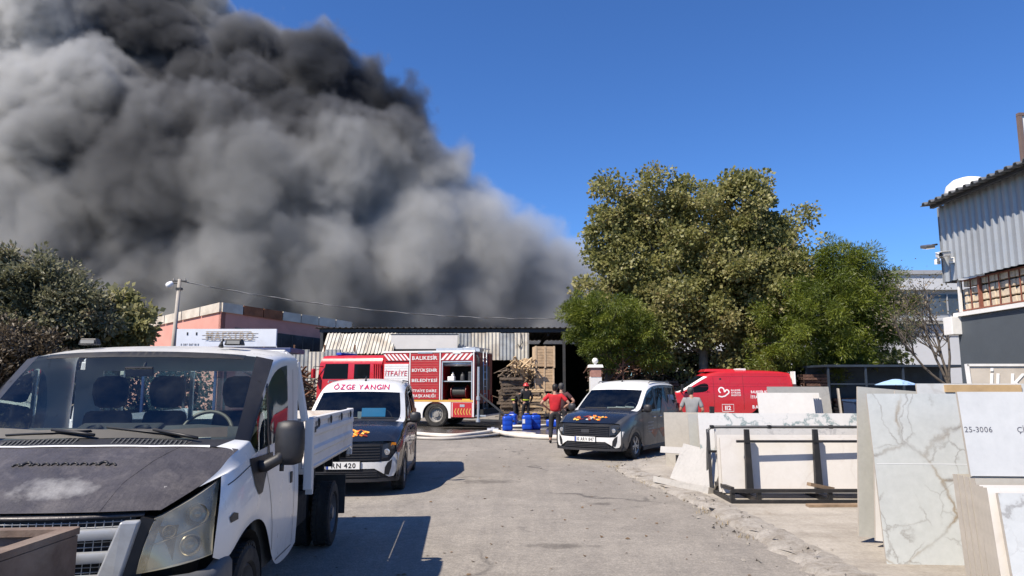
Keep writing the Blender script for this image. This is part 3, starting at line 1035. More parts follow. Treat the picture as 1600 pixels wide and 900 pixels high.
def wheel(parent, x, y, r, wdt, side, style='steel', z=None):
    """tyre with rim; side +1 looks to +x"""
    z = r if z is None else z
    M = Matrix.Translation((x, y, z)) @ Matrix.Rotation(pi / 2 * side, 4, 'Y')
    h = wdt / 2
    ri = r * 0.64
    bm = MB()
    bm.lathe([(ri, -h * 0.8), (ri * 1.08, -h), (r * 0.93, -h), (r * 0.985, -h * 0.82), (r, -h * 0.5), (r * 0.992, -h * 0.44), (r, -h * 0.36), (r, h * 0.0 - 0.01), (r * 0.99, 0.0), (r, 0.012), (r, h * 0.36), (r * 0.992, h * 0.44), (r, h * 0.5),
              (r * 0.985, h * 0.82), (r * 0.93, h), (r * 0.80, h * 1.02), (ri * 1.08, h), (ri, h * 0.8)], 36, M)
    n = 40
    for k in range(n):                      # tread blocks
        a = 2 * pi * k / n
        for q in (-1, 1):
            bm.box((cos(a) * r, sin(a) * r, q * h * 0.66), (0.012, r * 0.09, h * 0.42), rot=(0, 0, a), M=M)
    ty = bm.build('wheel', rubber, parent, smooth=True, angle=35)
    bm = MB()
    if style == 'steel':
        bm.lathe([(ri, h * 0.75), (ri * 0.95, h * 0.86), (ri * 0.90, h * 0.6), (ri * 0.80, h * 0.25), (ri * 0.55, h * 0.45), (ri * 0.42, h * 0.62), (ri * 0.30, h * 0.62), (ri * 0.28, h * 0.9), (0, h * 0.92)], 28, M)
        for k in range(12):
            a = 2 * pi * k / 12
            bm.box((cos(a) * ri * 0.70, sin(a) * ri * 0.70, h * 0.37), (ri * 0.14, ri * 0.10, 0.01), rot=(0, 0, a), M=M)
        for k in range(5):
            a = 2 * pi * k / 5
            bm.lathe([(0.012, h * .6), (0.012, h * .75), (0, h * .76)], 6, M @ Matrix.Translation((cos(a) * ri * 0.36, sin(a) * ri * 0.36, 0)))
        bm.build('rim', steel_rim, ty, smooth=True, angle=40)
    elif style == 'truck':
        bm.lathe([(ri, h * 0.8), (ri * 0.97, h * 0.95), (ri * 0.90, h * 0.8), (ri * 0.86, h * 0.1), (ri * 0.66, h * 0.0), (ri * 0.60, h * 0.18), (ri * 0.38, h * 0.20), (ri * 0.34, h * 0.62), (0, h * 0.66)], 28, M)
        for k in range(10):
            a = 2 * pi * k / 10
            bm.lathe([(0.022, h * .1), (0.022, h * .33), (0, h * .34)], 6, M @ Matrix.Translation((cos(a) * ri * 0.52, sin(a) * ri * 0.52, 0)))
        bm.build('rim', mat('pale_rim', (0.28, 0.27, 0.25), 0.5, 0.2, var=0.2, scale=6, dirt=(.16, .13, .11), dirt_amt=.4), ty, smooth=True, angle=40)
    else:
        bm.lathe([(ri, h * 0.75), (ri * 0.97, h * 0.92), (ri * 0.90, h * 0.85), (ri * 0.88, h * 0.1), (ri * 0.2, h * 0.0)], 28, M)
        for k in range(5):
            a = 2 * pi * k / 5
            for da in (-0.17, 0.17):
                p0 = Vector((cos(a + da * .6) * ri * 0.18, sin(a + da * .6) * ri * 0.18, h * 0.72)); p1 = Vector((cos(a + da) * ri * 0.93, sin(a + da) * ri * 0.93, h * 0.80))
                q = MB(); q.beam(p0, p1, 0.030, 0.02); bm.add(q.v, q.f, M)
        bm.lathe([(ri * 0.26, h * 0.6), (ri * 0.25, h * 0.86), (0, h * 0.88)], 16, M)
        bm.build('rim', alloy, ty, smooth=True, angle=40)
    return ty

def cage(rows, faces_of, side_close=True):
    """half a body as rows of points; returns dict part -> MB with both halves"""
    out = {}
    nr, nc = len(rows), len(rows[0])
    idx = {}
    for j in range(nr - 1):
        for i in range(nc - 1):
            p = faces_of(i, j)
            if p is None: continue
            out.setdefault(p, []).append((i, j))
    res = {}
    for p, cells in out.items():
        bm = MB(); key = {}
        def vid(i, j, s):
            P = rows[j][i]
            k = (i, j, s if abs(P[0]) > 1e-6 else 1)
            if k not in key:
                key[k] = len(bm.v); bm.v.append(Vector((P[0] * k[2], P[1], P[2])))
            return key[k]
        for (i, j) in cells:
            for s in (1, -1):
                f = [vid(i, j, s), vid(i + 1, j, s), vid(i + 1, j + 1, s), vid(i, j + 1, s)]
                if s < 0: f.reverse()
                f2 = []
                for q in f:
                    if q not in f2: f2.append(q)
                if len(f2) >= 3:
                    bm.f.append(f2); bm.mi.append(0)
        res[p] = bm
    return res

def halves(bm):
    """the two sides of a symmetric part as pieces of their own"""
    out = []
    for s in (1, -1):
        q = MB(); key = {}
        for f in bm.f:
            if sum(bm.v[i].x for i in f) * s <= 0: continue
            g = []
            for i in f:
                if i not in key:
                    key[i] = len(q.v); q.v.append(bm.v[i])
                g.append(key[i])
            q.f.append(g); q.mi.append(0)
        out.append(q)
    return out

def lerp_row(a, b, f):
    return [tuple(a[i][k] + (b[i][k] - a[i][k]) * f for k in range(3)) for i in range(len(a))]

def seam(parent, pts, origin, xdir, ydir, bvh, wd=0.007, name='seam', m=None):
    """thin dark gap pressed along a polyline"""
    poly = []
    P = [Vector(p) for p in pts]
    L, Rr = [], []
    for i, p in enumerate(P):
        d = (P[min(i + 1, len(P) - 1)] - P[max(i - 1, 0)]).normalized()
        n = Vector((-d.y, d.x)) * wd / 2
        L.append(p + n); Rr.append(p - n)
    return press(L + Rr[::-1], m or ink, parent, name, origin, xdir, ydir, bvh, lift=0.0025, step=0.09)

# ---------------------------------------------------------------- flatbed truck in the foreground
TRUCK_LOC, TRUCK_YAW = (-2.73, 4.88, 0.012), R(4.1)
tk = thing('flatbed_truck', 'white flatbed truck with black covered bonnet parked nearest on the left', 'truck', TRUCK_LOC, TRUCK_YAW)
r0 = [(.93, -.655, .74), (.957, -.46, .665), (.972, -.30, .79), (.975, 0, .845), (.975, .28, .79), (.972, .45, .58), (.968, .60, .38), (.965, .85, .36), (.965, 1.08, .36), (.955, 1.36, .40)]
r1 = [(.935, -.65, .82), (.965, -.47, .80), (.982, -.29, .90), (.986, 0, .945), (.984, .27, .90), (.978, .48, .72), (.975, .62, .62), (.974, .85, .60), (.974, 1.08, .60), (.965, 1.36, .60)]
r2 = [(.928, -.60, .93), (.950, -.48, .945), (.968, -.30, .985), (.976, -.03, 1.02), (.978, .22, .99), (.976, .43, .90), (.974, .60, .86), (.974, .85, .86), (.974, 1.08, .86), (.966, 1.36, .86)]
r3 = [(.908, -.50, 1.05), (.925, -.42, 1.065), (.942, -.31, 1.085), (.958, -.10, 1.09), (.962, .15, 1.095), (.965, .35, 1.07), (.966, .55, 1.05), (.966, .85, 1.05), (.966, 1.08, 1.05), (.958, 1.36, 1.05)]
r4 = [(.880, -.42, 1.13), (.893, -.37, 1.14), (.908, -.28, 1.155), (.918, -.20, 1.15), (.930, -.04, 1.185), (.942, .10, 1.205), (.947, .40, 1.21), (.947, .70, 1.21), (.947, 1.02, 1.21), (.942, 1.36, 1.22)]
r5 = [(.67, -.765, 1.015), (.80, -.56, 1.095), (.862, -.39, 1.155), (.86, -.27, 1.20), (.885, -.11, 1.245), (.905, .05, 1.285), (.872, .30, 1.60), (.83, .62, 1.86), (.845, .98, 1.895), (.848, 1.36, 1.895)]
r6 = [(.60, -.805, 1.02), (.66, -.65, 1.10), (.70, -.47, 1.165), (.73, -.31, 1.225), (.76, -.17, 1.265), (.83, -.04, 1.30), (.790, .22, 1.59), (.725, .56, 1.885), (.755, .95, 1.955), (.76, 1.36, 1.96)]
r7 = [(.36, -.855, 1.02), (.38, -.69, 1.105), (.39, -.51, 1.172), (.39, -.35, 1.235), (.40, -.225, 1.278), (.43, -.105, 1.312), (.41, .18, 1.60), (.39, .53, 1.91), (.42, .95, 1.985), (.42, 1.36, 1.985)]
r8 = [(0, -.865, 1.02), (0, -.70, 1.108), (0, -.52, 1.176), (0, -.36, 1.24), (0, -.24, 1.283), (0, -.12, 1.317), (0, .17, 1.60), (0, .52, 1.917), (0, .95, 1.995), (0, 1.36, 1.995)]
r4a = lerp_row(r4, r5, 0.05); r4b = lerp_row(r4, r5, 0.90)
def lift_row(r, top):
    out = []
    for i, (x, y, z) in enumerate(r):
        k = min(1.0, max(0.0, (z - 0.95) / 0.30))
        wide = 1.02 + (0.085 * min(1.0, max(0.0, (z - 1.25) / 0.6)) if top else 0.0)
        out.append((x * wide, y, z + 0.065 * k))
    return out
r4, r5, r6, r7, r8 = lift_row(r4, 0), lift_row(r5, 1), lift_row(r6, 1), lift_row(r7, 1), lift_row(r8, 1)
r0, r1, r2, r3 = lift_row(r0, 0), lift_row(r1, 0), lift_row(r2, 0), lift_row(r3, 0)
r4a = lerp_row(r4, r5, 0.05); r4b = lerp_row(r4, r5, 0.90)
rows = [r0, r1, r2, r3, r4, r4a, r4b, r5, r6, r7, r8]
def tface(i, j):
    if j >= 8:                                   # between windscreen edge and centre
        if i < 4: return 'bonnet'
        if i == 4: return 'cowl'
        if i in (5, 6): return 'windscreen'
        return 'cab_body'
    if j == 7:
        if i < 4: return 'bonnet'
        if i in (5, 6): return 'pillar_trim'
        return 'cab_body'
    if j in (4, 5, 6) and i < 1: return None
    if j in (4, 5, 6) and i < 5: return 'cab_body'
    if j == 5 and 5 <= i <= 7: return 'side_window'
    if j == 6 and i in (5,): return 'pillar_trim'
    return 'cab_body'
pt = cage(rows, tface)
# worn vinyl cover over the bonnet
t = NT('bonnet_cover')
co = t.co('Object')
c = t.ramp(t.noise(co, 2.2, 8, 0.7, 0.5), [(0.3, (0.036, 0.033, 0.035)), (0.7, (0.085, 0.078, 0.080))])
c = t.mix(0.45, c, t.ramp(t.noise(co, 70, 4, 0.7), [(0.3, 0.3), (0.7, 0.7)]), 'OVERLAY')
dust = t.ramp(t.noise(co, 5, 8, 0.75, 0.8), [(0.5, 0.0), (0.8, 1.0)])
c = t.mix(t.math('MULTIPLY', dust, 0.36), c, (0.26, 0.235, 0.22))
chip = t.ramp(t.noise(co, 9.0, 3, 0.5), [(0.745, 0.0), (0.755, 1.0)])
c = t.mix(t.math('MULTIPLY', chip, 0.8), c, (0.7, 0.68, 0.64))
# a faded pale print across the nose of the cover
sp = t.n('SeparateXYZ'); t.link(co, sp.inputs[0])
ex = t.math('DIVIDE', t.math('SUBTRACT', sp.outputs['X'], 0.05), 0.34)
ey = t.math('DIVIDE', t.math('SUBTRACT', sp.outputs['Y'], -0.68), 0.17)
rr = t.math('ADD', t.math('POWER', t.math('ABSOLUTE', ex), 4.0), t.math('POWER', t.math('ABSOLUTE', ey), 2.0))
pr = t.ramp(t.math('ADD', rr, t.math('MULTIPLY', t.noise(co, 7, 4, 0.6), 1.4)), [(0.35, 1.0), (1.75, 0.0)])
c = t.mix(t.math('MULTIPLY', pr, 0.85), c, (0.36, 0.355, 0.345))
t.base(c)
t.rough(t.ramp(t.noise(co, 6, 5, 0.6), [(0.3, 0.30), (0.7, 0.50)]))
wr = t.mapping(co, (26, 5, 5))
edge = t.ramp(sp.outputs['Y'], [(0.0, 0.0), (1.0, 0.0)])
hh = t.math('ADD', t.math('MULTIPLY', t.noise(co, 90, 4, 0.7), 0.35), t.math('MULTIPLY', t.noise(wr, 1.0, 3, 0.6, 0.5), 1.0))
t.bump(hh, 0.28, 0.012)
MATS['bonnet_cover'] = t.m
parts = {}
for p, bm in pt.items():
    m_ = {'bonnet': MATS['bonnet_cover'], 'cab_body': white_paint, 'cowl': black_plastic, 'windscreen': clear_glass, 'pillar_trim': black_plastic, 'side_window': tint_glass}[p]
    parts[p] = [q.build(p, m_, tk, smooth=True, sub=2) for q in (halves(bm) if p in ('side_window', 'pillar_trim') else [bm])]
body_bvh = bvh_of([q for l in parts.values() for q in l])
XR, UP = (0, 1, 0), (0, 0, 1)                 # right-hand side drawn in (y, z)
# black border of the windscreen and its rubber
def press_top(poly, m, name, lift=0.004, step=0.05, parent=tk):
    return press(poly, m, parent, name, (0, 0, 2.8), (1, 0, 0), (0, 1, 0), body_bvh, lift, step)
# ceramic border: dark band along the lower edge of the glass
press_top([(-.80, -.035), (-.43, -.10), (0, -.115), (.43, -.10), (.80, -.035), (.785, .02), (.42, -.045), (0, -.06), (-.42, -.045), (-.785, .02)], ink, 'windscreen_border', 0.003)
press_top([(-.72, .515), (-.39, .485), (0, .475), (.39, .485), (.72, .515), (.725, .565), (.39, .535), (0, .525), (-.39, .535), (-.725, .565)], ink, 'windscreen_border', 0.003)
# seams of the bonnet cover
for s in (-1, 1):
    seam(tk, [(s * 0.60, -.12), (s * .47, -.40), (s * .40, -.62), (s * 0.38, -.84)], (0, 0, 2.5), (1, 0, 0), (0, 1, 0), body_bvh, 0.012, 'cover_seam', MATS['bonnet_cover'])
# white bonnet edge showing behind the cover
press_top([(-.74, -.185), (-.40, -.245), (0, -.262), (.40, -.245), (.74, -.185), (.735, -.168), (.40, -.225), (0, -.242), (-.40, -.225), (-.735, -.168)], white_paint, 'bonnet_edge', 0.006)
# raised row of letters half hidden under the cover
bm = MB()
rnd = random.Random(4)
for i, x in enumerate(np.linspace(-.30, .26, 11)):
    hgt = 0.022 if i in (1, 9) else 0.014
    wd_ = 0.026 if i in (1, 9) else 0.020
    z0 = 1.205
    pts = [(x + cos(a) * wd_, -0.47 + sin(a) * hgt * 1.7, 0) for a in np.linspace(0.1, pi - 0.1, 9)]
    pts2 = []
    for q in pts:
        h = body_bvh.ray_cast(Vector((q[0], q[1], 2.5)), Vector((0, 0, -1)))
        pts2.append(h[0] + Vector((0, 0, 0.004)))
    bm.tube(pts2, 0.006 if i not in (1, 9) else 0.009, 6)
bm.build('raised_letters', ink, tk, smooth=True)
# cowl vents
for s in (-1, 1):
    bm = MB()
    for k in range(16):
        x = s * (0.12 + 0.03 * k)
        h = body_bvh.ray_cast(Vector((x, -0.165, 2.5)), Vector((0, 0, -1)))
        if h[0]: bm.box((x, -0.165, h[0].z + 0.002), (0.010, 0.075, 0.008), rot=(0.4, 0, 0))
    bm.build('cowl_vent', cabin_grey, tk)
# wipers
for (x0, x1) in ((-0.62, -0.02), (0.02, 0.64)):
    w_ = thing('wiper', None, None); w_.parent = tk
    def on(x, y, l=0.02):
        h = body_bvh.ray_cast(Vector((x, y, 2.6)), Vector((0, 0, -1)))
        return h[0] + Vector((0, 0, l))
    bm = MB(); bm.tube([on(x1, -.13, .03), on(x1 - .10, -.11, .035), on((x0 + x1) / 2, -.075, .03)], 0.011, 6); bm.build('arm', ink, w_, smooth=True)
    bm = MB(); bm.tube([on(x0, -.055, .012), on((x0 + x1) / 2, -.08, .016), on(x1 - 0.05, -.075, .012)], 0.007, 6); bm.build('blade', ink, w_, smooth=True)
# door seams, handle, side trims (both sides)
for s in (1, -1):
    o_, xd = ((0, 0, 0), (0, 1, 0)) if s > 0 else ((0, 0, 0), (0, -1, 0))
    org = (s * 1.0, 0, 0)
    k = 1 if s > 0 else -1
    seam(tk, [(k * .30, 1.17), (k * .40, .95), (k * .475, .72), (k * .52, .43)], org, xd, UP, body_bvh, 0.008)
    seam(tk, [(k * 1.17, 1.86), (k * 1.18, 1.3), (k * 1.18, .8), (k * 1.16, .44)], org, xd, UP, body_bvh, 0.008)
    seam(tk, [(k * .53, .425), (k * 1.15, .425)], org, xd, UP, body_bvh, 0.008)
    seam(tk, [(k * -.66, 1.04), (k * -.40, 1.115), (k * -.02, 1.19), (k * .05, 1.20)], org, xd, UP, body_bvh, 0.006)
    press([(k * -.02, 1.235), (k * .00, 1.06), (k * .07, .985), (k * .16, .99), (k * .30, 1.10), (k * .50, 1.20), (k * .50, 1.235)][::k], black_plastic, tk, 'mirror_mount', org, xd, UP, body_bvh, 0.006)
    press([(k * .37, 1.22), (k * .41, 1.22), (k * .42, 1.84), (k * .38, 1.76)][::k], black_plastic, tk, 'window_divider', org, xd, UP, body_bvh, 0.008)
    press([(k * -.46, .93), (k * -.40, .95), (k * -.34, .935), (k * -.345, .90), (k * -.45, .895)][::k], amber if False else black_plastic, tk, 'fuel_flap' if s > 0 else 'side_marker', org, xd, UP, body_bvh, 0.004)
    bm = MB(); bm.box((s * 0.985, 1.05, 0.98), (0.03, 0.05, 0.09)); bm.box((s * 0.978, 1.06, 0.93), (0.02, 0.04, 0.05)); bm.build('door_handle', black_plastic, tk, bevel=0.006)
    # mirror
    mr = thing('wing_mirror', None, None); mr.parent = tk
    bm = MB(); bm.tube([(s * .95, .16, 1.165), (s * 1.02, .13, 1.17), (s * 1.10, .15, 1.215), (s * 1.14, .19, 1.27)], 0.045, 10, r2=0.035); bm.build('arm', black_plastic, mr, smooth=True)
    bm = MB()
    rr_ = []
    for z, kx, ky in ((1.17, .35, .3), (1.185, .8, .75), (1.23, .95, .95), (1.32, 1, 1), (1.42, .97, .95), (1.465, .85, .8), (1.48, .4, .4)):
        rr_.append([(s * 1.165 + cos(a) * .105 * kx + 0.0, .20 + sin(a) * .075 * ky * (1 if sin(a) < 0 else 0.5), z) for a in np.linspace(0, 2 * pi, 21)])
    bm.grid(rr_); bm.build('housing', black_plastic, mr, smooth=True)
    bm = MB(); bm.box((s * 1.165, .245, 1.33), (.17, .006, .25)); bm.build('mirror_glass', chrome, mr, bevel=0.01)
    bm = MB(); bm.tube([(s * 1.12, .18, 1.19), (s * 1.12, .18, 1.13)], 0.016, 8); bm.build('pin', black_plastic, mr, smooth=True)
    # inner door and arch liner
    bm = MB(); bm.box((s * 0.90, .80, .80), (.05, 1.02, .84)); bm.build('door_trim', cabin_grey, tk, bevel=0.02)
    bm = MB()
    rr_ = []
    for a in np.linspace(-0.2, pi + 0.2, 15):
        rr_.append([(s * .60, -cos(a) * .40, .36 + sin(a) * .40), (s * .955, -cos(a) * .405, .36 + sin(a) * .405)])
    bm.grid(rr_); bm.build('arch_liner', under, tk, smooth=True)
    wheel(tk, s * 0.865, 0, 0.335, 0.215, s, 'steel')
    wheel(tk, s * 0.900, 3.14, 0.335, 0.19, s, 'steel')
    wheel(tk, s * 0.66, 3.14, 0.335, 0.19, s, 'steel')
    bm = MB(); bm.box((s * 0.83, 3.66, .46), (.40, .02, .44), rot=(-0.06, 0, 0)); bm.build('mudflap', mat('mudflap_rubber', (0.03, 0.03, 0.03), 0.8, var=.2, dirt=(.09, .08, .07), dirt_amt=.3), tk)
    # headlight
    hl = thing('headlight', None, None); hl.parent = tk
    def hp(u, v, dep=0.0):
        """u 0 inner..1 outer, v 0 bottom..1 top"""
        IB, IT, OT, OB = Vector((.60, -.835, .70)), Vector((.66, -.78, .985)), Vector((.888, -.41, 1.155)), Vector((.945, -.655, .76))
        p = (IB * (1 - u) + OB * u) * (1 - v) + (IT * (1 - u) + OT * u) * v
        p = p + Vector((0.045, -0.05, 0)) * (4 * u * (1 - u)) * 0.8 + Vector((0.0, -0.02, 0)) * (4 * v * (1 - v))
        nrm = Vector((.55, -.8, .1)).normalized()
        p = p - nrm * dep
        return Vector((p.x * s, p.y, p.z))
    bm = MB(); bm.grid([[hp(u, v) for u in np.linspace(0, 1, 11)] for v in np.linspace(0, 1, 9)])
    t = MATS.get('aged_lens')
    if t is None:
        tt = NT('aged_lens')
        tr = tt.n('BsdfTransparent'); tr.inputs['Color'].default_value = (0.93, 0.90, 0.80, 1)
        gl = tt.n('BsdfGlossy'); gl.inputs['Roughness'].default_value = 0.12
        df = tt.n('BsdfDiffuse'); df.inputs['Color'].default_value = (0.56, 0.52, 0.38, 1)
        m1 = tt.n('MixShader'); f = tt.ramp(tt.noise(tt.co('Object'), 8, 5, 0.6), [(0.3, 0.14), (0.75, 0.40)])
        tt.link(f, m1.inputs[0]); tt.link(tr.outputs[0], m1.inputs[1]); tt.link(df.outputs[0], m1.inputs[2])
        m2 = tt.n('MixShader'); m2.inputs[0].default_value = 0.10
        tt.link(m1.outputs[0], m2.inputs[1]); tt.link(gl.outputs[0], m2.inputs[2]); tt.link(m2.outputs[0], tt.out.inputs['Surface'])
        MATS['aged_lens'] = t = tt.m
    bm.build('lens', t, hl, smooth=True)
    bowl = mat('lamp_bowl', (0.42, 0.41, 0.37), 0.3, 0.5, var=0.1)
    bm = MB(); bm.grid([[hp(u, v, 0.075) for u in np.linspace(0, 1, 7)] for v in np.linspace(0, 1, 7)])
    for e in (0, 1):
        bm.grid([[hp(e, v, d) for v in np.linspace(0, 1, 5)] for d in (0, .075)]); bm.grid([[hp(u, e, d) for u in np.linspace(0, 1, 7)] for d in (0, .075)])
    bm.build('bowl', bowl, hl, smooth=True, angle=30)
    for (u, v, ra, nm) in ((.70, .66, .062, 'main_beam'), (.30, .60, .036, 'side_lamp'), (.66, .24, .060, 'indicator')):
        c_ = hp(u, v, 0.055); nrm = Vector((.45 * s, -.88, .1)).normalized()
        M = Matrix.Translation(c_) @ nrm.to_track_quat('Z', 'Y').to_matrix().to_4x4()
        bm = MB(); bm.lathe([(ra, -.01), (ra, .03), (ra * .92, .034), (ra * .7, .004), (ra * .35, -.004), (ra * .3, .012), (0, .02)], 20, M)
        bm.build(nm, mat('lamp_ring', (0.30, 0.28, 0.23), 0.25, 0.7, var=0.1), hl, smooth=True, angle=40)
    bm = MB(); bm.grid([[hp(u, .47, d) for u in np.linspace(0.05, .97, 7)] for d in (.02, .075)]); bm.build('divider', bowl, hl)
    # black strip between grille and headlight
    bm = MB()
    q = [Vector((.50, -.885, .60)), Vector((.615, -.825, .66)), Vector((.675, -.775, .975)), Vector((.60, -.82, 1.0)), ]
    bm.hexa([Vector((p.x * s, p.y, p.z)) for p in q] + [Vector((p.x * s, p.y + .08, p.z)) for p in q]); bm.build('grille_side', ink, tk)
    # slanting side of the grille surround
    q = [Vector((.36, -.935, .52)), Vector((.505, -.905, .55)), Vector((.605, -.845, .985)), Vector((.51, -.875, .985))]
    bm = MB(); bm.hexa([Vector((p.x * s, p.y, p.z)) for p in q] + [Vector((p.x * s, p.y + .06, p.z)) for p in q]); bm.build('grille_surround', silver_plastic, tk, bevel=0.012)
    # fender liner between headlight and fender
    bm = MB(); bm.grid([[(s * .945, -.655, .74), (s * .885, -.42, 1.16)], [(s * .87, -.45, .72), (s * .85, -.45, 1.04)]]); bm.build('inner_wing', ink, tk)

# grille: mesh behind three bars
def gx(z): return .36 + (.52 - .36) * (z - .52) / .465
def gy(x, z): return -.915 + .28 * x * x + (z - .62) * .08
bm = MB(); bm.grid([[(gx(z) * u, gy(gx(z) * u, z) + 0.045, z) for u in np.linspace(-1.05, 1.05, 13)] for z in (.5, .75, 1.02)]); bm.build('grille_back', ink, tk, smooth=True)
bm = MB()
zz = .56
while zz < 1.0:
    bm.tube([(gx(zz) * u, gy(gx(zz) * u, zz) + 0.02, zz) for u in np.linspace(-1, 1, 11)], 0.0028, 4, caps=False); zz += 0.026
xx = -.52
while xx < .53:
    z0 = max(.53, .52 + (abs(xx) - .36) / .16 * .465)
    bm.tube([(xx, gy(xx, z) + 0.02, z) for z in np.linspace(z0, .985, 5)], 0.0028, 4, caps=False); xx += 0.042
tag(bm.build('grille_mesh', silver_plastic, tk), kind='stuff')
for zz in (.915, .795, .675):
    bm = MB()
    rr_ = []
    for u in np.linspace(-1, 1, 15):
        x = gx(zz) * u; y = gy(x, zz)
        rr_.append([(x, y + .03, zz + .030), (x, y - .012, zz + .026), (x, y - .022, zz + .004), (x, y - .012, zz - .028), (x, y + .03, zz - .034)])
    bm.grid(rr_); bm.build('grille_bar', silver_plastic, tk, smooth=True, angle=50)
bm = MB(); rr_ = []
for u in np.linspace(-1, 1, 15):
    x = .60 * u; y = gy(x, 1.0) + .01
    rr_.append([(x, y + .06, 1.02), (x, y + .0, 1.015), (x, y - .005, .998), (x, y + .04, .992)])
bm.grid(rr_); bm.build('bonnet_lip', MATS['bonnet_cover'], tk, smooth=True)
# bumper wrapping round to the wheel arch
prof = [(.04, .685), (-.03, .675), (-.075, .64), (-.085, .52), (-.075, .38), (-.03, .31), (.05, .29)]
plan = [(.955, -.44), (.955, -.56), (.94, -.68), (.88, -.79), (.76, -.865), (.58, -.905), (.3, -.93), (0, -.94)]
bm = MB(); rr_ = []
full = plan + [(-x, y) for x, y in plan[-2::-1]]
for i, (x, y) in enumerate(full):
    a, b_ = full[max(i - 1, 0)], full[min(i + 1, len(full) - 1)]
    d = Vector((b_[0] - a[0], b_[1] - a[1])).normalized()
    n = Vector((d.y, -d.x)) * -1
    if n.y > 0.2 or n.dot(Vector((x, y))) < 0: n = -n
    drop = 0.0 if abs(x) > .55 else -.16 * (1 - (abs(x) / .55) ** 2)
    up_ = .035 if abs(y) < .6 else 0
    rr_.append([(x + n.x * -q[0] * 0.55, y + n.y * -q[0] * 0.55 , q[1] + (drop if k < 3 else 0) + (up_ if k < 3 else 0)) for k, q in enumerate(prof)])
bm.grid(rr_)
bm.build('bumper', grey_plastic, tk, smooth=True, angle=60)
bm = MB(); bm.box((0, -.3, .62), (1.50, .85, .62)); bm.build('engine_bay', under, tk)
# roof fittings
for x in (-.56, .56):
    bm = MB(); bm.box((x, .80, 2.07), (.15, .07, .05), taper=0.8); ml = bm.build('roof_marker', ink, tk, bevel=0.008)
    bm = MB(); bm.box((x, .762, 2.068), (.10, .012, .026)); bm.build('lens', mat('smoked_lens', (0.25, 0.24, 0.22), 0.15), ml)
bm = MB(); bm.tube([(.47, .75, 2.03), (.47, .765, 2.07)], 0.022, 8, r2=0.008); bm.tube([(.47, .765, 2.065), (.47, .80, 2.09)], 0.009, 6); bm.build('aerial', ink, tk, smooth=True)
# cab back with a window
for c_, s_ in (((0, 1.355, .80), (1.86, .03, .90)), ((0, 1.352, 1.93), (1.70, .03, .16)), ((-.81, 1.354, 1.55), (.22, .03, .62)), ((.81, 1.354, 1.55), (.22, .03, .62))):
    bm = MB(); bm.box(c_, s_); bm.build('cab_back', white_paint, tk)
bm = MB(); bm.box((0, 1.36, 1.55), (1.40, .01, .62)); bm.build('rear_window', clear_glass, tk)
# cabin
bm = MB(); bm.box((0, .75, .62), (1.80, 1.25, .06)); bm.build('cabin_floor', under, tk)
bm = MB()
dash = [(-.10, 1.30), (.08, 1.36), (.28, 1.425), (.40, 1.42), (.46, 1.34), (.42, 1.05), (.28, .85), (.10, .75), (-.2, .75)]
rr_ = []
for x in np.linspace(-.90, .90, 9):
    hump = 0.02 * math.exp(-((x - 0.0) / .2) ** 2) + 0.025 * math.exp(-((x - .42) / .2) ** 2)
    rr_.append([(x, y + 0.10 * (x / .9) ** 2, z + (hump if z > 1.1 else 0)) for y, z in dash])
bm.grid(rr_); bm.build('dashboard', cabin_grey, tk, smooth=True, angle=50)
bm = MB(); bm.box((-.02, .17, 1.415), (.56, .26, .035), rot=(.28, 0, 0)); dt = bm.build('dash_tray', mat('tray_plastic', (0.035, 0.037, 0.04), 0.6), tk, bevel=0.02)
for x in (-.16, .16):
    bm = MB(); bm.lathe([(.052, 0), (.052, .012), (.042, .014), (.036, .004), (0, .004)], 18, Matrix.Translation((x, .15, 1.43)) @ Matrix.Rotation(.28, 4, 'X')); bm.build('cup_holder', ink, dt, smooth=True, angle=40)
bm = MB(); bm.box((.62, .02, 1.372), (.11, .03, .006), rot=(.3, 0, 0.1)); bm.build('dash_label', plate_white, tk)
for (x, wd_) in ((-.56, .46), (-.10, .42), (.50, .50)):
    st = thing('seat', None, None); st.parent = tk
    bm = MB(); bm.box((x, .92, .90), (wd_, .50, .16)); bm.build('cushion', seat_cloth, st, bevel=0.05)
    bm = MB(); bm.box((x, 1.15, 1.22), (wd_ * .96, .13, .60), rot=(-.16, 0, 0), taper=.86); bm.build('backrest', seat_cloth, st, bevel=0.05, smooth=True)
    bm = MB(); rr_ = []
    for z, k in ((1.54, .55), (1.56, .85), (1.65, 1.05), (1.74, 1.02), (1.79, .8), (1.805, .4)):
        rr_.append([(x + math.copysign(abs(cos(a)) ** .6, cos(a)) * .135 * k, 1.205 + math.copysign(abs(sin(a)) ** .6, sin(a)) * .055 * k, z) for a in np.linspace(0, 2 * pi, 21)])
    bm.grid(rr_); bm.build('headrest', seat_cloth, st, smooth=True)
    bm = MB(); bm.tube([(x - .06, 1.2, 1.44), (x - .06, 1.2, 1.52)], .008, 6); bm.tube([(x + .06, 1.2, 1.44), (x + .06, 1.2, 1.52)], .008, 6); bm.build('headrest_post', chrome, st)
M = Matrix.Translation((.47, .52, 1.36)) @ Matrix.Rotation(R(62), 4, 'X')
bm = MB(); bm.tube([M @ Vector((cos(a) * .19, sin(a) * .19, 0)) for a in np.linspace(0, 2 * pi, 33)], .014, 8, caps=False)
for a in (R(90 + 180), R(20), R(160)):
    bm.tube([M @ Vector((0, 0, -.02)), M @ Vector((cos(a) * .19, sin(a) * .19, 0))], .016, 6)
bm.lathe([(.07, -.04), (.07, .0), (.04, .012), (0, .014)], 16, M)
bm.build('steering_wheel', mat('worn_wheel', (0.10, 0.09, 0.07), 0.5), tk, smooth=True)
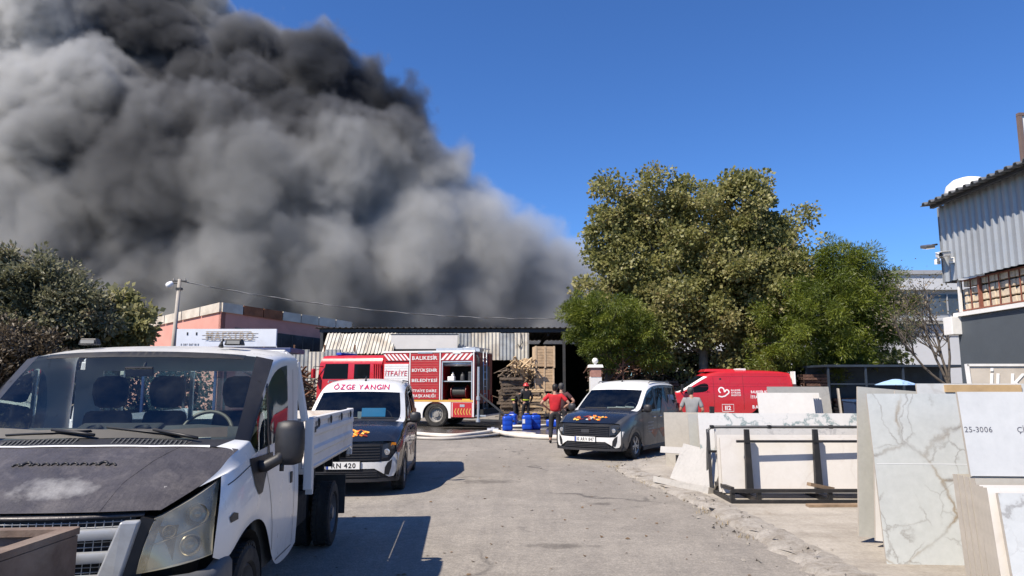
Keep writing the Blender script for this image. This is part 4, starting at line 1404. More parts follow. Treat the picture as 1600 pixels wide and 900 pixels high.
bm = MB(); bm.box((.01, .40, 1.83), (.20, .03, .07), rot=(.3, 0, 0)); bm.tube([(.01, .43, 1.83), (.01, .50, 1.90)], .012, 6); bm.build('rear_view_mirror', ink, tk, bevel=0.008)
# chassis
for s in (-1, 1):
    bm = MB(); bm.beam((s * .38, 1.0, .56), (s * .38, 4.0, .60), .08, .16); bm.build('chassis_rail', under, tk)
bm = MB(); bm.tube([(-.7, 3.14, .34), (.7, 3.14, .34)], .06, 10); bm.tube([(-.7, 0, .30), (.7, 0, .30)], .05, 8); bm.build('axle', under, tk)
bm = MB(); bm.box((.62, 2.2, .52), (.42, .62, .30)); bm.build('fuel_tank', under, tk, bevel=0.04)
bm = MB(); bm.box((-.62, 2.1, .52), (.42, .8, .30)); bm.build('battery_box', under, tk, bevel=0.02)
# load bed
BY0, BY1, BZ = 1.50, 4.08, 0.99
bed_white = mat('bed_white_paint', (0.66, 0.66, 0.66), 0.5, var=0.08, scale=2.5, dirt=(0.30, 0.25, 0.20), dirt_amt=0.30)
bed_worn = mat('worn_bed_paint', (0.62, 0.59, 0.54), 0.7, var=0.12, scale=4, dirt=(0.30, 0.16, 0.08), dirt_amt=0.34)
bd = bm = MB(); bm.box((0, (BY0 + BY1) / 2, BZ - .02), (2.0, BY1 - BY0, .05)); bm.build('bed_floor', bed_worn, tk)
bm = MB()
for y in np.linspace(BY0 + .1, BY1 - .1, 6): bm.box((0, y, BZ - .10), (1.96, .06, .09))
bm.build('bed_bearers', under, tk)
def drop_side(x, s, y0, y1):
    """pressed dropside: ribs run the length of the panel"""
    prof = [(0, .0), (.012, .0), (.012, 0.01), (.0, .02), (.0, .10), (.022, .125), (.022, .165), (.0, .19), (.0, .27), (.022, .295), (.022, .335), (.0, .36), (.0, .40), (.018, .415), (.018, .45), (-.022, .455), (-.022, .41), (-.018, .0), (0, .0)]
    bm = MB(); bm.grid([[(x + s * p[0], y, BZ + p[1] - .005) for p in prof] for y in (y0, y1)])
    n = len(prof)
    for y in (y0, y1):
        bm.add([(x + s * p[0], y, BZ + p[1] - .005) for p in prof[:-1]], [tuple(range(n - 1))])
    return bm
for s in (1, -1):
    ds = drop_side(s * 1.03, s, BY0 + .08, BY1 - .05).build('drop_side', bed_white, tk)
    for y in (BY0 + .32, BY0 + .95, BY0 + 1.6, BY0 + 2.25):
        bm = MB(); bm.lathe([(.042, 0), (.042, .006), (.034, .008), (.03, -.004), (0, -.004)], 16, Matrix.Translation((s * 1.052, y, BZ + .39)) @ Matrix.Rotation(pi / 2 * s, 4, 'Y')); bm.tube([(s * 1.06, y - .028, BZ + .39), (s * 1.06, y + .028, BZ + .39)], .006, 5); bm.build('lashing_ring', steel_dark, ds, smooth=True, angle=40)
    bm = MB(); bm.box((s * 1.03, BY0 + .035, BZ + .13), (.075, .075, .62)); bm.build('corner_post', bed_white, tk, bevel=0.008)
    bm = MB(); bm.box((s * 1.055, BY0 + .09, BZ + .34), (.03, .07, .05)); bm.tube([(s * 1.065, BY0 + .06, BZ + .34), (s * 1.065, BY0 + .20, BZ + .36)], .012, 6); bm.build('latch', steel_dark, tk)
    bm = MB(); bm.box((s * 1.0, BY0 + .25, BZ - .14), (.06, .05, .22)); bm.build('bed_hinge', bed_white, tk)
    bm = MB(); bm.box((s * 1.0, BY1 - .02, BZ + .17), (.07, .06, .56)); bm.build('corner_post', bed_white, tk)
    # headboard brace from the bed corner up to the cab roof
    bm = MB(); bm.beam((s * .985, BY0 + .02, BZ + .42), (s * .90, BY0 - .04, 1.93), .055, .075, up=(0, 1, 0)); bm.beam((s * .90, BY0 - .04, 1.925), (s * .80, BY0 - .05, 2.01), .05, .07, up=(0, 1, 0)); bm.build('brace', bed_white, tk, bevel=0.008)
bm = MB(); bm.box((0, BY0 - .05, 2.015), (1.62, .06, .05)); bm.build('headboard_rail', bed_white, tk, bevel=0.008)
bm = MB(); bm.box((0, BY0 + .03, BZ + .22), (1.94, .04, .44)); bm.build('headboard', bed_worn, tk)
for x in (-.6, 0, .6):
    bm = MB(); bm.box((x, BY0 - .02, BZ + .70), (.03, .03, .54)); bm.build('headboard_bar', bed_white, tk)
bm = MB(); bm.box((0, BY1, BZ + .20), (1.93, .03, .44)); 
for z in (.08, .22, .34): bm.box((0, BY1 - .02, BZ + z), (1.93, .02, .05))
bm.build('tailgate', bed_worn, tk)
for s in (-1, 1):
    bm = MB(); bm.box((s * .50, BY1 + .02, .74), (.30, .05, .10)); bm.build('tail_light', red_lens, tk)
# rusty skip corner close to the camera
sk = thing('skip', 'rusty open steel skip corner poking in at the bottom left', 'skip', (-3.05, 2.62, 0), R(3))
skm = mat('skip_steel', (0.15, 0.105, 0.08), 0.85, 0.1, var=0.35, scale=4, dirt=(0.26, 0.21, 0.17), dirt_amt=0.5, bump=0.4, bump_scale=30)
def skip_wall(a, b_, zb, zt, th):
    bm = MB(); a, b_ = Vector(a), Vector(b_); d = (b_ - a).normalized(); n = Vector((-d.y, d.x, 0)) * th
    bm.hexa([a + Vector((0, 0, zb)), b_ + Vector((0, 0, zb)), b_ + n + Vector((0, 0, zb)), a + n + Vector((0, 0, zb)), a + Vector((0, 0, zt)), b_ + Vector((0, 0, zt)), b_ + n + Vector((0, 0, zt)), a + n + Vector((0, 0, zt))])
    return bm
skip_wall((-.9, 0.62, 0), (1.06, 0.72, 0), .12, 1.06, .03).build('side_wall', skm, sk)
skip_wall((1.06, 0.72, 0), (0.98, -.75, 0), .12, 1.06, .03).build('side_wall', skm, sk)
skip_wall((0.98, -.75, 0), (-.9, -.80, 0), .12, 1.0, .03).build('side_wall', skm, sk)
bm = MB(); bm.box((0.05, -.02, .14), (1.9, 1.45, .05)); bm.build('floor', skm, sk)
bm = MB(); bm.beam((-.9, .63, 1.075), (1.07, .735, 1.075), .07, .03); bm.beam((1.055, .735, 1.078), (.975, -.75, 1.078), .07, .03); bm.build('rim', skm, sk)
for x in (-.5, .1, .7):
    bm = MB(); bm.box((x, 0, .06), (.09, 1.5, .12)); bm.build('runner', rust, sk)
# ---------------------------------------------------------------- two liveried courier vans
flame = None
def flame_mat():
    if 'flame_print' in MATS: return MATS['flame_print']
    t = NT('flame_print')
    co = t.co('Object')
    n = t.noise(co, 7.0, 5, 0.65, 1.2)
    c = t.ramp(n, [(0.30, (0.25, 0.02, 0.008)), (0.45, (0.75, 0.12, 0.01)), (0.55, (0.9, 0.42, 0.03)), (0.68, (0.95, 0.75, 0.25))])
    t.base(c); t.rough(0.3)
    MATS['flame_print'] = t.m
    return t.m
def red_flame_mat():
    if 'red_flame_print' in MATS: return MATS['red_flame_print']
    t = NT('red_flame_print')
    co = t.co('Object')
    n = t.noise(co, 3.5, 5, 0.65, 1.5)
    c = t.ramp(n, [(0.36, (0.03, 0.028, 0.03)), (0.50, (0.16, 0.02, 0.012)), (0.62, (0.34, 0.07, 0.02)), (0.76, (0.42, 0.15, 0.05))])
    t.base(c); t.rough(0.3)
    MATS['red_flame_print'] = t.m
    return t.m
anthracite = paint('anthracite_wrap', (0.055, 0.057, 0.060), 0.32, 0.10, 0.4)
magenta = mat('red_lettering', (0.50, 0.03, 0.10), 0.4)
lamp_dark = mat('dark_lamp_glass', (0.03, 0.032, 0.036), 0.06, var=0.3, scale=5, spec=0.4)
lamp_pale = mat('pale_lamp', (0.5, 0.5, 0.5), 0.15, 0.6, var=0.2)
white_ink = mat('white_ink', (0.75, 0.75, 0.74), 0.4, var=0.03)
blue_card = mat('blue_card', (0.02, 0.30, 0.62), 0.5, var=0.05)
paper = mat('paper', (0.7, 0.68, 0.62), 0.7, var=0.1)

V_ROWS = dict(
 r0=[(.80, -.74, .24), (.86, -.42, .24), (.885, -.31, .50), (.895, 0, .70), (.895, .31, .50), (.89, .42, .22), (.89, .75, .20), (.89, 1.15, .20), (.89, 1.75, .20), (.89, 2.27, .22), (.89, 2.38, .50), (.89, 2.69, .70), (.885, 3.0, .50), (.87, 3.11, .25), (.82, 3.44, .27)],
 r1=[(.83, -.76, .45), (.88, -.45, .47), (.898, -.35, .62), (.905, 0, .765), (.905, .35, .62), (.90, .46, .46), (.90, .75, .44), (.90, 1.15, .44), (.90, 1.75, .44), (.90, 2.23, .46), (.90, 2.34, .62), (.90, 2.69, .765), (.895, 3.04, .62), (.88, 3.15, .47), (.835, 3.47, .48)],
 r2=[(.82, -.74, .66), (.875, -.46, .70), (.895, -.34, .77), (.90, 0, .83), (.90, .34, .78), (.90, .50, .74), (.90, .75, .73), (.90, 1.15, .73), (.90, 1.75, .74), (.90, 2.2, .75), (.90, 2.34, .80), (.90, 2.69, .85), (.895, 3.04, .80), (.885, 3.2, .76), (.84, 3.48, .76)],
 r3=[(.80, -.70, .79), (.85, -.46, .89), (.875, -.30, .92), (.885, 0, .95), (.89, .30, .965), (.89, .50, .97), (.89, .75, .98), (.89, 1.15, .985), (.89, 1.75, .99), (.89, 2.2, 1.0), (.89, 2.4, 1.0), (.89, 2.69, 1.01), (.885, 3.0, 1.01), (.875, 3.2, 1.01), (.835, 3.47, 1.01)],
 r4=[(.77, -.69, .835), (.82, -.46, .915), (.85, -.28, .985), (.87, .0, 1.02), (.88, .26, 1.045), (.885, .46, 1.06), (.885, .75, 1.07), (.885, 1.15, 1.075), (.885, 1.75, 1.08), (.885, 2.2, 1.085), (.885, 2.4, 1.085), (.883, 2.69, 1.09), (.88, 3.0, 1.09), (.87, 3.2, 1.09), (.83, 3.46, 1.09)],
 r5=[(.68, -.73, .85), (.73, -.50, .945), (.77, -.28, 1.02), (.80, .02, 1.06), (.835, .26, 1.095), (.855, .47, 1.14), (.81, .80, 1.40), (.775, 1.10, 1.575), (.768, 1.46, 1.68), (.765, 2.2, 1.70), (.765, 2.4, 1.70), (.762, 2.69, 1.695), (.758, 3.0, 1.685), (.75, 3.2, 1.675), (.73, 3.36, 1.66)],
 r6=[(.54, -.79, .85), (.57, -.55, .95), (.60, -.28, 1.04), (.64, .0, 1.085), (.70, .20, 1.115), (.775, .37, 1.15), (.735, .72, 1.40), (.695, 1.01, 1.595), (.69, 1.30, 1.74), (.69, 2.2, 1.76), (.69, 2.4, 1.758), (.685, 2.69, 1.75), (.68, 3.0, 1.735), (.67, 3.2, 1.72), (.65, 3.35, 1.69)],
 r7=[(.30, -.84, .85), (.31, -.60, .96), (.32, -.30, 1.055), (.34, -.02, 1.10), (.37, .14, 1.125), (.40, .28, 1.155), (.385, .66, 1.41), (.37, .955, 1.61), (.37, 1.20, 1.77), (.37, 2.2, 1.795), (.37, 2.4, 1.793), (.37, 2.69, 1.785), (.37, 3.0, 1.765), (.36, 3.2, 1.745), (.35, 3.36, 1.71)],
 r8=[(0, -.86, .85), (0, -.62, .965), (0, -.32, 1.06), (0, -.04, 1.105), (0, .12, 1.13), (0, .25, 1.158), (0, .645, 1.415), (0, .94, 1.615), (0, 1.17, 1.782), (0, 2.2, 1.805), (0, 2.4, 1.803), (0, 2.69, 1.795), (0, 3.0, 1.775), (0, 3.2, 1.755), (0, 3.365, 1.715)],
)
def courier_van(label, loc, yaw, plate, scheme):
    v = thing('courier_van', label, 'van', loc, yaw, 'liveried fire-safety vans in the yard')
    q = {k_: [(x, y, z + (.055 if (i >= 8 and k_ in ('r6', 'r7', 'r8')) else .03 if (i >= 8 and k_ == 'r5') else 0)) for i, (x, y, z) in enumerate(r_)] for k_, r_ in V_ROWS.items()}
    r4a = lerp_row(q['r4'], q['r5'], 0.08); r4b = lerp_row(q['r4'], q['r5'], 0.88)
    rows = [q['r0'], q['r1'], q['r2'], q['r3'], q['r4'], r4a, r4b, q['r5'], q['r6'], q['r7'], q['r8']]
    def ff(i, j):
        if j >= 8:
            if i < 4: return 'bonnet'
            if i == 4: return 'cowl'
            if i in (5, 6): return 'windscreen'
            return 'roof'
        if j == 7:
            if i < 4: return 'bonnet'
            if i in (4, 5, 6): return 'front_pillar'
            return 'roof'
        if j in (4, 5, 6) and i < 5: return 'body'
        if j == 5 and 5 <= i <= 12: return 'side_window'
        if j in (4, 5, 6): return 'window_band'
        return 'body'
    pt = cage(rows, ff)
    side = scheme['side']
    M_ = {'bonnet': black_paint, 'cowl': black_plastic, 'windscreen': glass('van_windscreen', (0.50, 0.58, 0.60), 0.95), 'roof': white_paint, 'front_pillar': white_paint, 'side_window': dark_glass,
          'window_band': black_paint, 'body': side}
    P = {}
    for p, bm in pt.items():
        P[p] = [z.build(p, M_[p], v, smooth=True, sub=2) for z in (halves(bm) if p in ('side_window', 'front_pillar', 'window_band', 'body') else [bm])]
    bvh = bvh_of([z for l in P.values() for z in l])
    # rear closing panel
    bm = MB(); L = [(x, y, z) for (x, y, z) in [r[-1] for r in rows]]
    pts = L + [(-x, y, z) for (x, y, z) in L[-2::-1]]
    bm.add(pts, [tuple(range(len(pts)))]); bm.build('tailgate', black_paint, v)
    # ---- nose: white bumper, dark grille, lamps
    def fy(x, z):
        return -.885 + .20 * (abs(x) / .82) ** 3 + .05 * max(0, z - .55) / .35
    def slab(poly, m, name, dep=.10, off=0.0, bev=0.006, par=v):
        """front piece: outline in (x,z) given depth behind the nose"""
        from mathutils.geometry import delaunay_2d_cdt
        Pp = []
        for i in range(len(poly)):
            a, b_ = Vector(poly[i]), Vector(poly[(i + 1) % len(poly)])
            k = max(1, int((b_ - a).length / .08))
            Pp += [a + (b_ - a) * (j / k) for j in range(k)]
        n = len(Pp)
        xs = [p_.x for p_ in Pp]; zs = [p_.y for p_ in Pp]
        pts_ = list(Pp)
        x_ = min(xs) + .08
        while x_ < max(xs):
            z_ = min(zs) + .08
            while z_ < max(zs):
                pts_.append(Vector((x_, z_))); z_ += .08
            x_ += .08
        r = delaunay_2d_cdt(pts_, [(i, (i + 1) % n) for i in range(n)], [list(range(n))], 1, 1e-5)
        bm = MB()
        fr = [(p_.x, fy(p_.x, p_.y) - off, p_.y) for p_ in r[0]]
        bm.add(fr, [list(f) for f in r[2]])
        m0 = len(bm.v)
        ring_f = [(p_.x, fy(p_.x, p_.y) - off, p_.y) for p_ in Pp]; ring_b = [(p_.x, fy(p_.x, p_.y) - off + dep, p_.y) for p_ in Pp]
        bm.add(ring_f + ring_b, [(i, i + n, (i + 1) % n + n, (i + 1) % n) for i in range(n)])
        return bm.build(name, m, par, smooth=True, angle=50)
    # dark base nose
    slab([(-.84, .26), (.84, .26), (.84, .60), (.79, .80), (.60, .835), (-.60, .835), (-.79, .80), (-.84, .60)], ink, 'nose', .25, -0.02)
    slab([(-.84, .23), (.84, .23), (.85, .30), (.62, .285), (-.62, .285), (-.85, .30)], black_plastic, 'lower_lip', .2, .012)
    bw = white_paint if scheme['bumper'] == 'white' else black_paint
    slab([(-.70, .54), (-.60, .535), (.60, .535), (.70, .54), (.80, .68), (.85, .66), (.82, .40), (.77, .31), (.70, .30), (.56, .39), (.48, .435), (-.48, .435), (-.56, .39), (-.70, .30), (-.77, .31), (-.82, .40), (-.85, .66), (-.80, .68)], bw, 'bumper', .12, .02)
    for s in (-1, 1):                           # fog recess
        slab([(s * .63, .34), (s * .70, .33), (s * .735, .45), (s * .745, .57), (s * .68, .52), (s * .64, .45)][::s], ink, 'air_curtain', .05, .026)
    gr = slab([(-.58, .55), (.58, .55), (.60, .80), (-.60, .80)], ink, 'grille', .08, .012)
    for k in range(6):
        zz = .57 + k * .042
        bm = MB(); bm.grid([[(x, fy(x, zz) - .012 - d, zz + e) for x in np.linspace(-.56, .56, 11)] for d, e in ((0, .012), (.022, .010), (.022, -.006), (0, -.010))]); bm.build('grille_slat', black_plastic, gr, smooth=True, angle=40)
    lg = slab([(-.58, .30), (.58, .30), (.50, .425), (-.50, .425)], ink, 'lower_grille', .06, .014)
    for k in range(3):
        zz = .32 + k * .034
        bm = MB(); bm.grid([[(x, fy(x, zz) - .014 - d, zz + e) for x in np.linspace(-.52, .52, 9)] for d, e in ((0, .008), (.014, .007), (.014, -.007), (0, -.008))]); bm.build('grille_slat', black_plastic, lg)
    slab([(-.10, .635), (.10, .635), (.10, .715), (-.10, .715)], mat('badge_grey', (0.03, 0.03, 0.033), 0.4), 'badge', .02, .038)
    for s in (-1, 1):
        hl = slab([(s * .585, .58), (s * .70, .60), (s * .81, .70), (s * .795, .805), (s * .70, .825), (s * .60, .795)][::s], lamp_dark, 'headlight', .10, .022)
        for (x, z, ra) in ((.665, .685, .048), (.745, .755, .035)):
            bm = MB(); bm.lathe([(ra, 0), (ra, .012), (ra * .7, .016), (0, .010)], 16, Matrix.Translation((s * x, fy(x, z) - .024, z)) @ Matrix.Rotation(pi / 2, 4, 'X')); bm.build('lamp', lamp_pale if z < .7 else lamp_dark, hl, smooth=True, angle=40)
    bm = MB(); s_ = scheme['amber']
    if s_:
        slab([(s_ * .72, .775), (s_ * .80, .785), (s_ * .795, .82), (s_ * .73, .825)][::int(s_)], amber, 'indicator', .03, .034)
    # plate
    pz = .49 if scheme['bumper'] else .5
    np_ = one('number_plate', plate_white, lambda b_: b_.box((0, fy(0, pz) - .034, pz), (.52, .012, .112)), v)
    one('plate_frame', ink, lambda b_: b_.box((0, fy(0, pz) - .028, pz), (.545, .012, .135)), np_)
    lettering(plate, .105, ink, np_, (0.012, fy(0, pz) - .041, pz), (1, 0, 0), (0, 0, 1), bold=.025, space=1.05, lift=.001, width=.43 if len(plate) > 8 else None)
    one('plate_band', mat('plate_blue', (0.02, 0.06, 0.30), 0.4), lambda b_: b_.box((-.238, fy(0, pz) - .0405, pz), (.034, .002, .108)), np_)
    # ---- bonnet print
    T = (0, 0, 2.4)
    def top(poly, m, name, lift=.004, step=.05): return press(poly, m, v, name, T, (1, 0, 0), (0, 1, 0), bvh, lift, step)
    rnd = random.Random(scheme['seed'])
    def flames(cx, cy, wd_, ht, m, n=7):
        cols = [m, mat('flame_orange', (.62, .20, .02), .35, var=.5, scale=9), mat('flame_yellow', (.75, .47, .10), .35, var=.4, scale=9), mat('flame_dark_red', (.22, .03, .015), .35, var=.5, scale=9)]
        for k in range(n + 5):
            x, y = cx + rnd.uniform(-.5, .5) * wd_, cy + rnd.uniform(-.45, .30) * ht
            L_, w2, a = rnd.uniform(.07, .15), rnd.uniform(.020, .045), rnd.uniform(.9, 2.6)
            ax_, px_ = Vector((cos(a), sin(a))), Vector((-sin(a), cos(a)))
            c0 = Vector((x, y)); bend = px_ * rnd.uniform(-.035, .035)
            sh_ = [c0 + ax_ * (L_ * f) + bend * (f * f * 1.6) + px_ * (w2 * wv) for f, wv in ((0, .5), (-.12, 0), (0, -.6), (.25, -1), (.5, -.7), (.8, -.25), (1.05, 0), (.8, .2), (.5, .6), (.25, 1))]
            top([tuple(q_) for q_ in sh_], cols[k % 4] if m is not cols[0] or k % 3 else m, 'flame_print', .004 + .0008 * k, .06)
    flames(scheme['fx'] + .20, -.62, .36, .28, flame_mat())
    flames(scheme['fx'] - .22, -.64, .40, .26, red_flame_mat(), 9)
    top([(scheme['fx'] - .07, -.72), (scheme['fx'] + .06, -.72), (scheme['fx'] + .08, -.56), (scheme['fx'] - .05, -.54)], mat('print_grey', (0.4, 0.42, 0.38), .4, var=.7, scale=16), 'emblem_print', .006)
    # ---- lettering over the windscreen
    if scheme['name']:
        lettering(scheme['name'], .125, magenta, v, (-.02, .2, 1.70), (1, 0, 0), (0, 0, 1), bold=.014, space=1.1, lift=.03, bvh=bvh, width=1.02)
    # ---- sides
    for s in (1, -1):
        xd = (0, s, 0); org = (s * .9, 0, 0)
        k = s
        seam(v, [(k * .46, 1.05), (k * .50, .75), (k * .47, .48), (k * .56, .27)], org, xd, UP, bvh, .008)
        seam(v, [(k * 1.50, 1.62), (k * 1.50, .8), (k * 1.48, .27)], org, xd, UP, bvh, .009)
        seam(v, [(k * 2.38, 1.62), (k * 2.42, 1.1), (k * 2.30, .80)], org, xd, UP, bvh, .009)
        for y in (1.28, 1.74):
            one('door_handle', side if False else (chrome if scheme['chrome'] else black_plastic), lambda b_: b_.box((s * .905, y, .93), (.025, .16, .035)), v, bevel=.01)
        press([(k * 1.42, 1.12), (k * 1.56, 1.12), (k * 1.56, 1.66), (k * 1.44, 1.64)][::k], black_plastic, v, 'door_pillar', org, xd, UP, bvh, .004)
        press([(k * 2.34, 1.13), (k * 2.44, 1.13), (k * 2.44, 1.66), (k * 2.35, 1.66)][::k], black_plastic, v, 'door_pillar', org, xd, UP, bvh, .004)
        # wheel arch trims and sills
        for yc in (0, 2.69):
            o_, i_ = [], []
            for a in np.linspace(.05, pi - .05, 15):
                o_.append((k * (yc - cos(a) * .455), .30 + sin(a) * .475)); i_.append((k * (yc - cos(a) * .375), .30 + sin(a) * .40))
            press((o_ + i_[::-1])[::-1][::k], black_plastic if scheme['trim'] else side, v, 'arch_trim', org, xd, UP, bvh, .008, .12)
            bm = MB(); bm.grid([[(s * .55, yc - cos(a) * .37, .30 + sin(a) * .40), (s * .885, yc - cos(a) * .375, .30 + sin(a) * .405)] for a in np.linspace(-.1, pi + .1, 13)]); bm.build('arch_liner', under, v, smooth=True)
            wheel(v, s * .79, yc, .325, .205, s, 'alloy')
        one('sill', black_plastic, lambda b_: b_.box((s * .872, 1.35, .215), (.06, 1.75, .10)), v, bevel=.015)
        press([(k * .95, .62), (k * 2.3, .66), (k * 2.5, .95), (k * 3.3, 1.0), (k * 3.35, .55), (k * 2.9, .86), (k * 2.4, .83), (k * 2.2, .45), (k * 1.9, .40), (k * 1.6, .62), (k * 1.3, .42)][::k], red_flame_mat(), v, 'flame_print', org, xd, UP, bvh, .004, .08)
        press([(k * 1.75, 1.0), (k * 2.3, 1.05), (k * 3.0, 1.05), (k * 3.25, 1.3), (k * 2.9, 1.22), (k * 2.7, 1.5), (k * 2.4, 1.22), (k * 2.1, 1.45), (k * 1.9, 1.2)][::k], red_flame_mat(), v, 'flame_print', org, xd, UP, bvh, .010, .08)
        for n_, (y, z, wdt) in enumerate(((1.02, .80, .42), (1.0, .72, .36), (1.02, .645, .40), (.98, .575, .30))):      # faded rows of small print, too worn to read
            for q_ in range(6):
                y0 = y - wdt / 2 + wdt * q_ / 6
                press([(k * y0, z), (k * (y0 + wdt * .12), z), (k * (y0 + wdt * .12), z + .028), (k * y0, z + .028)][::k], mat('faded_print', (.35, .34, .33), .5), v, 'print_mark', org, xd, UP, bvh, .004, .2)
        press([(k * 2.55, 1.34), (k * 3.05, 1.32), (k * 3.05, 1.46), (k * 2.55, 1.47)][::k], mat('window_print', (.16, .20, .30), .3, var=.7, scale=18), v, 'window_print', org, xd, UP, bvh, .010, .1)
        mr = thing('wing_mirror', None, None); mr.parent = v
        bm = MB(); bm.tube([(s * .86, .52, 1.10), (s * .98, .50, 1.13)], .035, 8); bm.build('arm', black_plastic, mr, smooth=True)
        bm = MB(); rr_ = []
        for z, k_ in ((1.07, .4), (1.085, .8), (1.13, 1), (1.2, 1), (1.245, .85), (1.26, .4)):
            rr_.append([(s * 1.02 + cos(a) * .10 * k_, .50 + sin(a) * .07 * k_ * (1 if sin(a) < 0 else .5), z) for a in np.linspace(0, 2 * pi, 17)])
        bm.grid(rr_); bm.build('housing', black_plastic, mr, smooth=True)
        one('tail_light', red_lens, lambda b_: b_.box((s * .80, 3.44, 1.05), (.10, .08, .36)), v, bevel=.02)
        one('roof_rail', mat('grey_rail', (.2, .2, .2), .4, .4), lambda b_: b_.tube([(s * .70, 1.45, 1.775), (s * .70, 1.55, 1.815), (s * .70, 3.0, 1.80), (s * .70, 3.1, 1.76)], .014, 6), v, smooth=True)
    # windscreen edge, wipers, aerial
    for s in (-1, 1):
        top([(s * .775, .37), (s * .70, .20), (s * .69, .21), (s * .755, .38)][::s], ink, 'windscreen_edge', .003)
    one('wiper', ink, lambda b_: (b_.tube([(-.55, .33, 1.175), (.05, .27, 1.18)], .009, 5), b_.tube([(.10, .27, 1.18), (.66, .33, 1.175)], .009, 5)), v) if False else None
    for (a, b_) in (((-.55, .30, 1.168), (.05, .235, 1.17)), ((.10, .235, 1.17), (.66, .31, 1.165))):
        one('wiper', ink, lambda q_: q_.tube([a, b_], .010, 5), v)
    one('aerial', ink, lambda b_: b_.tube([(0.02, 1.35, 1.80), (.02, 1.38, 1.86), (.02, 1.42, 1.90)], .022, 8, r2=.006), v, smooth=True)
    # ---- inside
    one('dashboard', cabin_grey, lambda b_: (b_.box((0, .72, 1.02), (1.5, .75, .16), rot=(.12, 0, 0)),), v, bevel=.05)
    one('cabin_floor', under, lambda b_: b_.box((0, 1.6, .35), (1.6, 3.2, .1)), v)
    one('cabin_partition', under, lambda b_: b_.box((0, 1.95, 1.05), (1.56, .05, 1.25)), v)
    one('engine_bay', under, lambda b_: b_.box((0, -.25, .55), (1.1, 1.0, .55)), v)
    for x in (-.38, .38):
        st = thing('seat', None, None); st.parent = v
        one('backrest', seat_cloth, lambda b_: b_.box((x, 1.45, 1.0), (.50, .13, .70), rot=(-.2, 0, 0), taper=.8), st, bevel=.05)
        one('headrest', seat_cloth, lambda b_: b_.box((x, 1.54, 1.44), (.26, .10, .18), rot=(-.1, 0, 0)), st, bevel=.04)
    M = Matrix.Translation((.38, .98, 1.12)) @ Matrix.Rotation(R(65), 4, 'X')
    one('steering_wheel', ink, lambda b_: (b_.tube([M @ Vector((cos(a) * .18, sin(a) * .18, 0)) for a in np.linspace(0, 2 * pi, 25)], .014, 6), b_.lathe([(.07, 0), (.05, .02), (0, .02)], 12, M)), v, smooth=True)
    one('rear_view_mirror', ink, lambda b_: b_.box((0, 1.02, 1.60), (.20, .03, .07)), v)
    return v, bvh

lv, _ = courier_van('black bonneted van with white roof and red name, parked behind the flatbed truck', (-2.70, 12.25, 0), R(4.0), 'RN 420',
                 dict(side=paint('van_black_side', (0.012, 0.012, 0.014), .22, .05, .6), bumper='white', amber=1, name='ÖZGE YANGIN', fx=-.02, seed=2, chrome=False, trim=True))
card = thing('card_box', 'bright blue card lying on the dashboard of the van behind the truck', 'card', lv.location, R(4))
one('card', blue_card, lambda b_: b_.box((.27, .62, 1.245), (.42, .02, .17), rot=(-.5, 0, 0)), card)
one('stand', paper, lambda b_: b_.box((.02, .66, 1.20), (.07, .05, .12)), card)
rv, _ = courier_van('dark grey sided van with white roof standing before the red van', (2.16, 17.55, 0), R(-31), '10 ARV 847',
                 dict(side=anthracite, bumper='white', amber=0, name='', fx=.0, seed=5, chrome=True, trim=False))
pp = thing('paper_pile', 'loose papers on the dashboard of the grey sided van', 'papers', rv.location, R(-31))
for i, (x, y, a, wd_) in enumerate(((.05, .62, .2, .24), (.30, .66, -.3, .30), (.52, .64, .1, .22))):
    one('sheet', paper, lambda b_: b_.box((x, y, 1.155 + .012 * i), (wd_, .17, .035), rot=(-.12, .03 * i, a)), pp)
# ---------------------------------------------------------------- fire engine
fe_red = paint('fire_red_paint', (0.47, 0.015, 0.020), .28, .05, .5)
fe_red2 = mat('shutter_red', (0.38, 0.016, 0.020), .45, var=.1, scale=2)
fe_white = paint('fire_white_paint', (0.78, 0.76, 0.74), .35, .06, .4)
gold = mat('gold_band', (0.62, 0.36, 0.08), .4, var=.1)
shutter_w = mat('shutter_white', (0.66, 0.66, 0.66), .45, var=.06)
alu = mat('aluminium', (0.55, 0.56, 0.57), .35, .6, var=.1, scale=8)
dkred = mat('dark_red_panel', (0.15, 0.012, 0.014), .5, var=.2)
fe = thing('fire_engine', 'red and white fire engine with an open equipment bay parked across the yard', 'fire engine', (-1.53, 29.3, 0), R(-15))
W_ = 2.45
def fb_(name, m, x0, x1, y0, y1, z0, z1, par=fe, bev=0.0):
    return one(name, m, lambda q: q.box(((x0 + x1) / 2, (y0 + y1) / 2, (z0 + z1) / 2), (abs(x1 - x0), abs(y1 - y0), abs(z1 - z0))), par, bevel=bev)
# superstructure as frame round the bays
fb_('body', fe_red, -4.10, -1.50, .04, W_, .95, 3.06, bev=.015)
fb_('body', fe_red, -1.50, 0, 1.1, W_, .95, 3.06)
fb_('bay_floor', alu, -1.48, -.03, .03, 1.1, 1.00, 1.06)
fb_('bay_top', fe_red, -1.50, 0, .03, 1.1, 2.66, 3.06)
fb_('bay_side', fe_red, -1.50, -1.44, .02, 1.1, .95, 2.70)
fb_('bay_side', fe_red, -.10, 0, .02, 1.1, .95, 3.06)
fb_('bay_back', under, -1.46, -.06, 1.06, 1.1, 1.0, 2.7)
fb_('roof_edge', fe_white, -4.12, .02, -.02, .10, 3.055, 3.13)
fb_('roof', alu, -4.10, 0, .10, W_, 3.06, 3.10)
fb_('gold_band', gold, -2.84, -.02, -.004, .06, 1.02, 1.10)
fb_('white_strip', fe_white, -2.88, -2.835, -.012, .05, 1.05, 3.05)
fb_('white_strip', fe_white, -1.53, -1.485, -.012, .05, 1.10, 3.05)
fb_('white_strip', fe_white, -.06, -.02, -.012, .05, .42, 3.05)
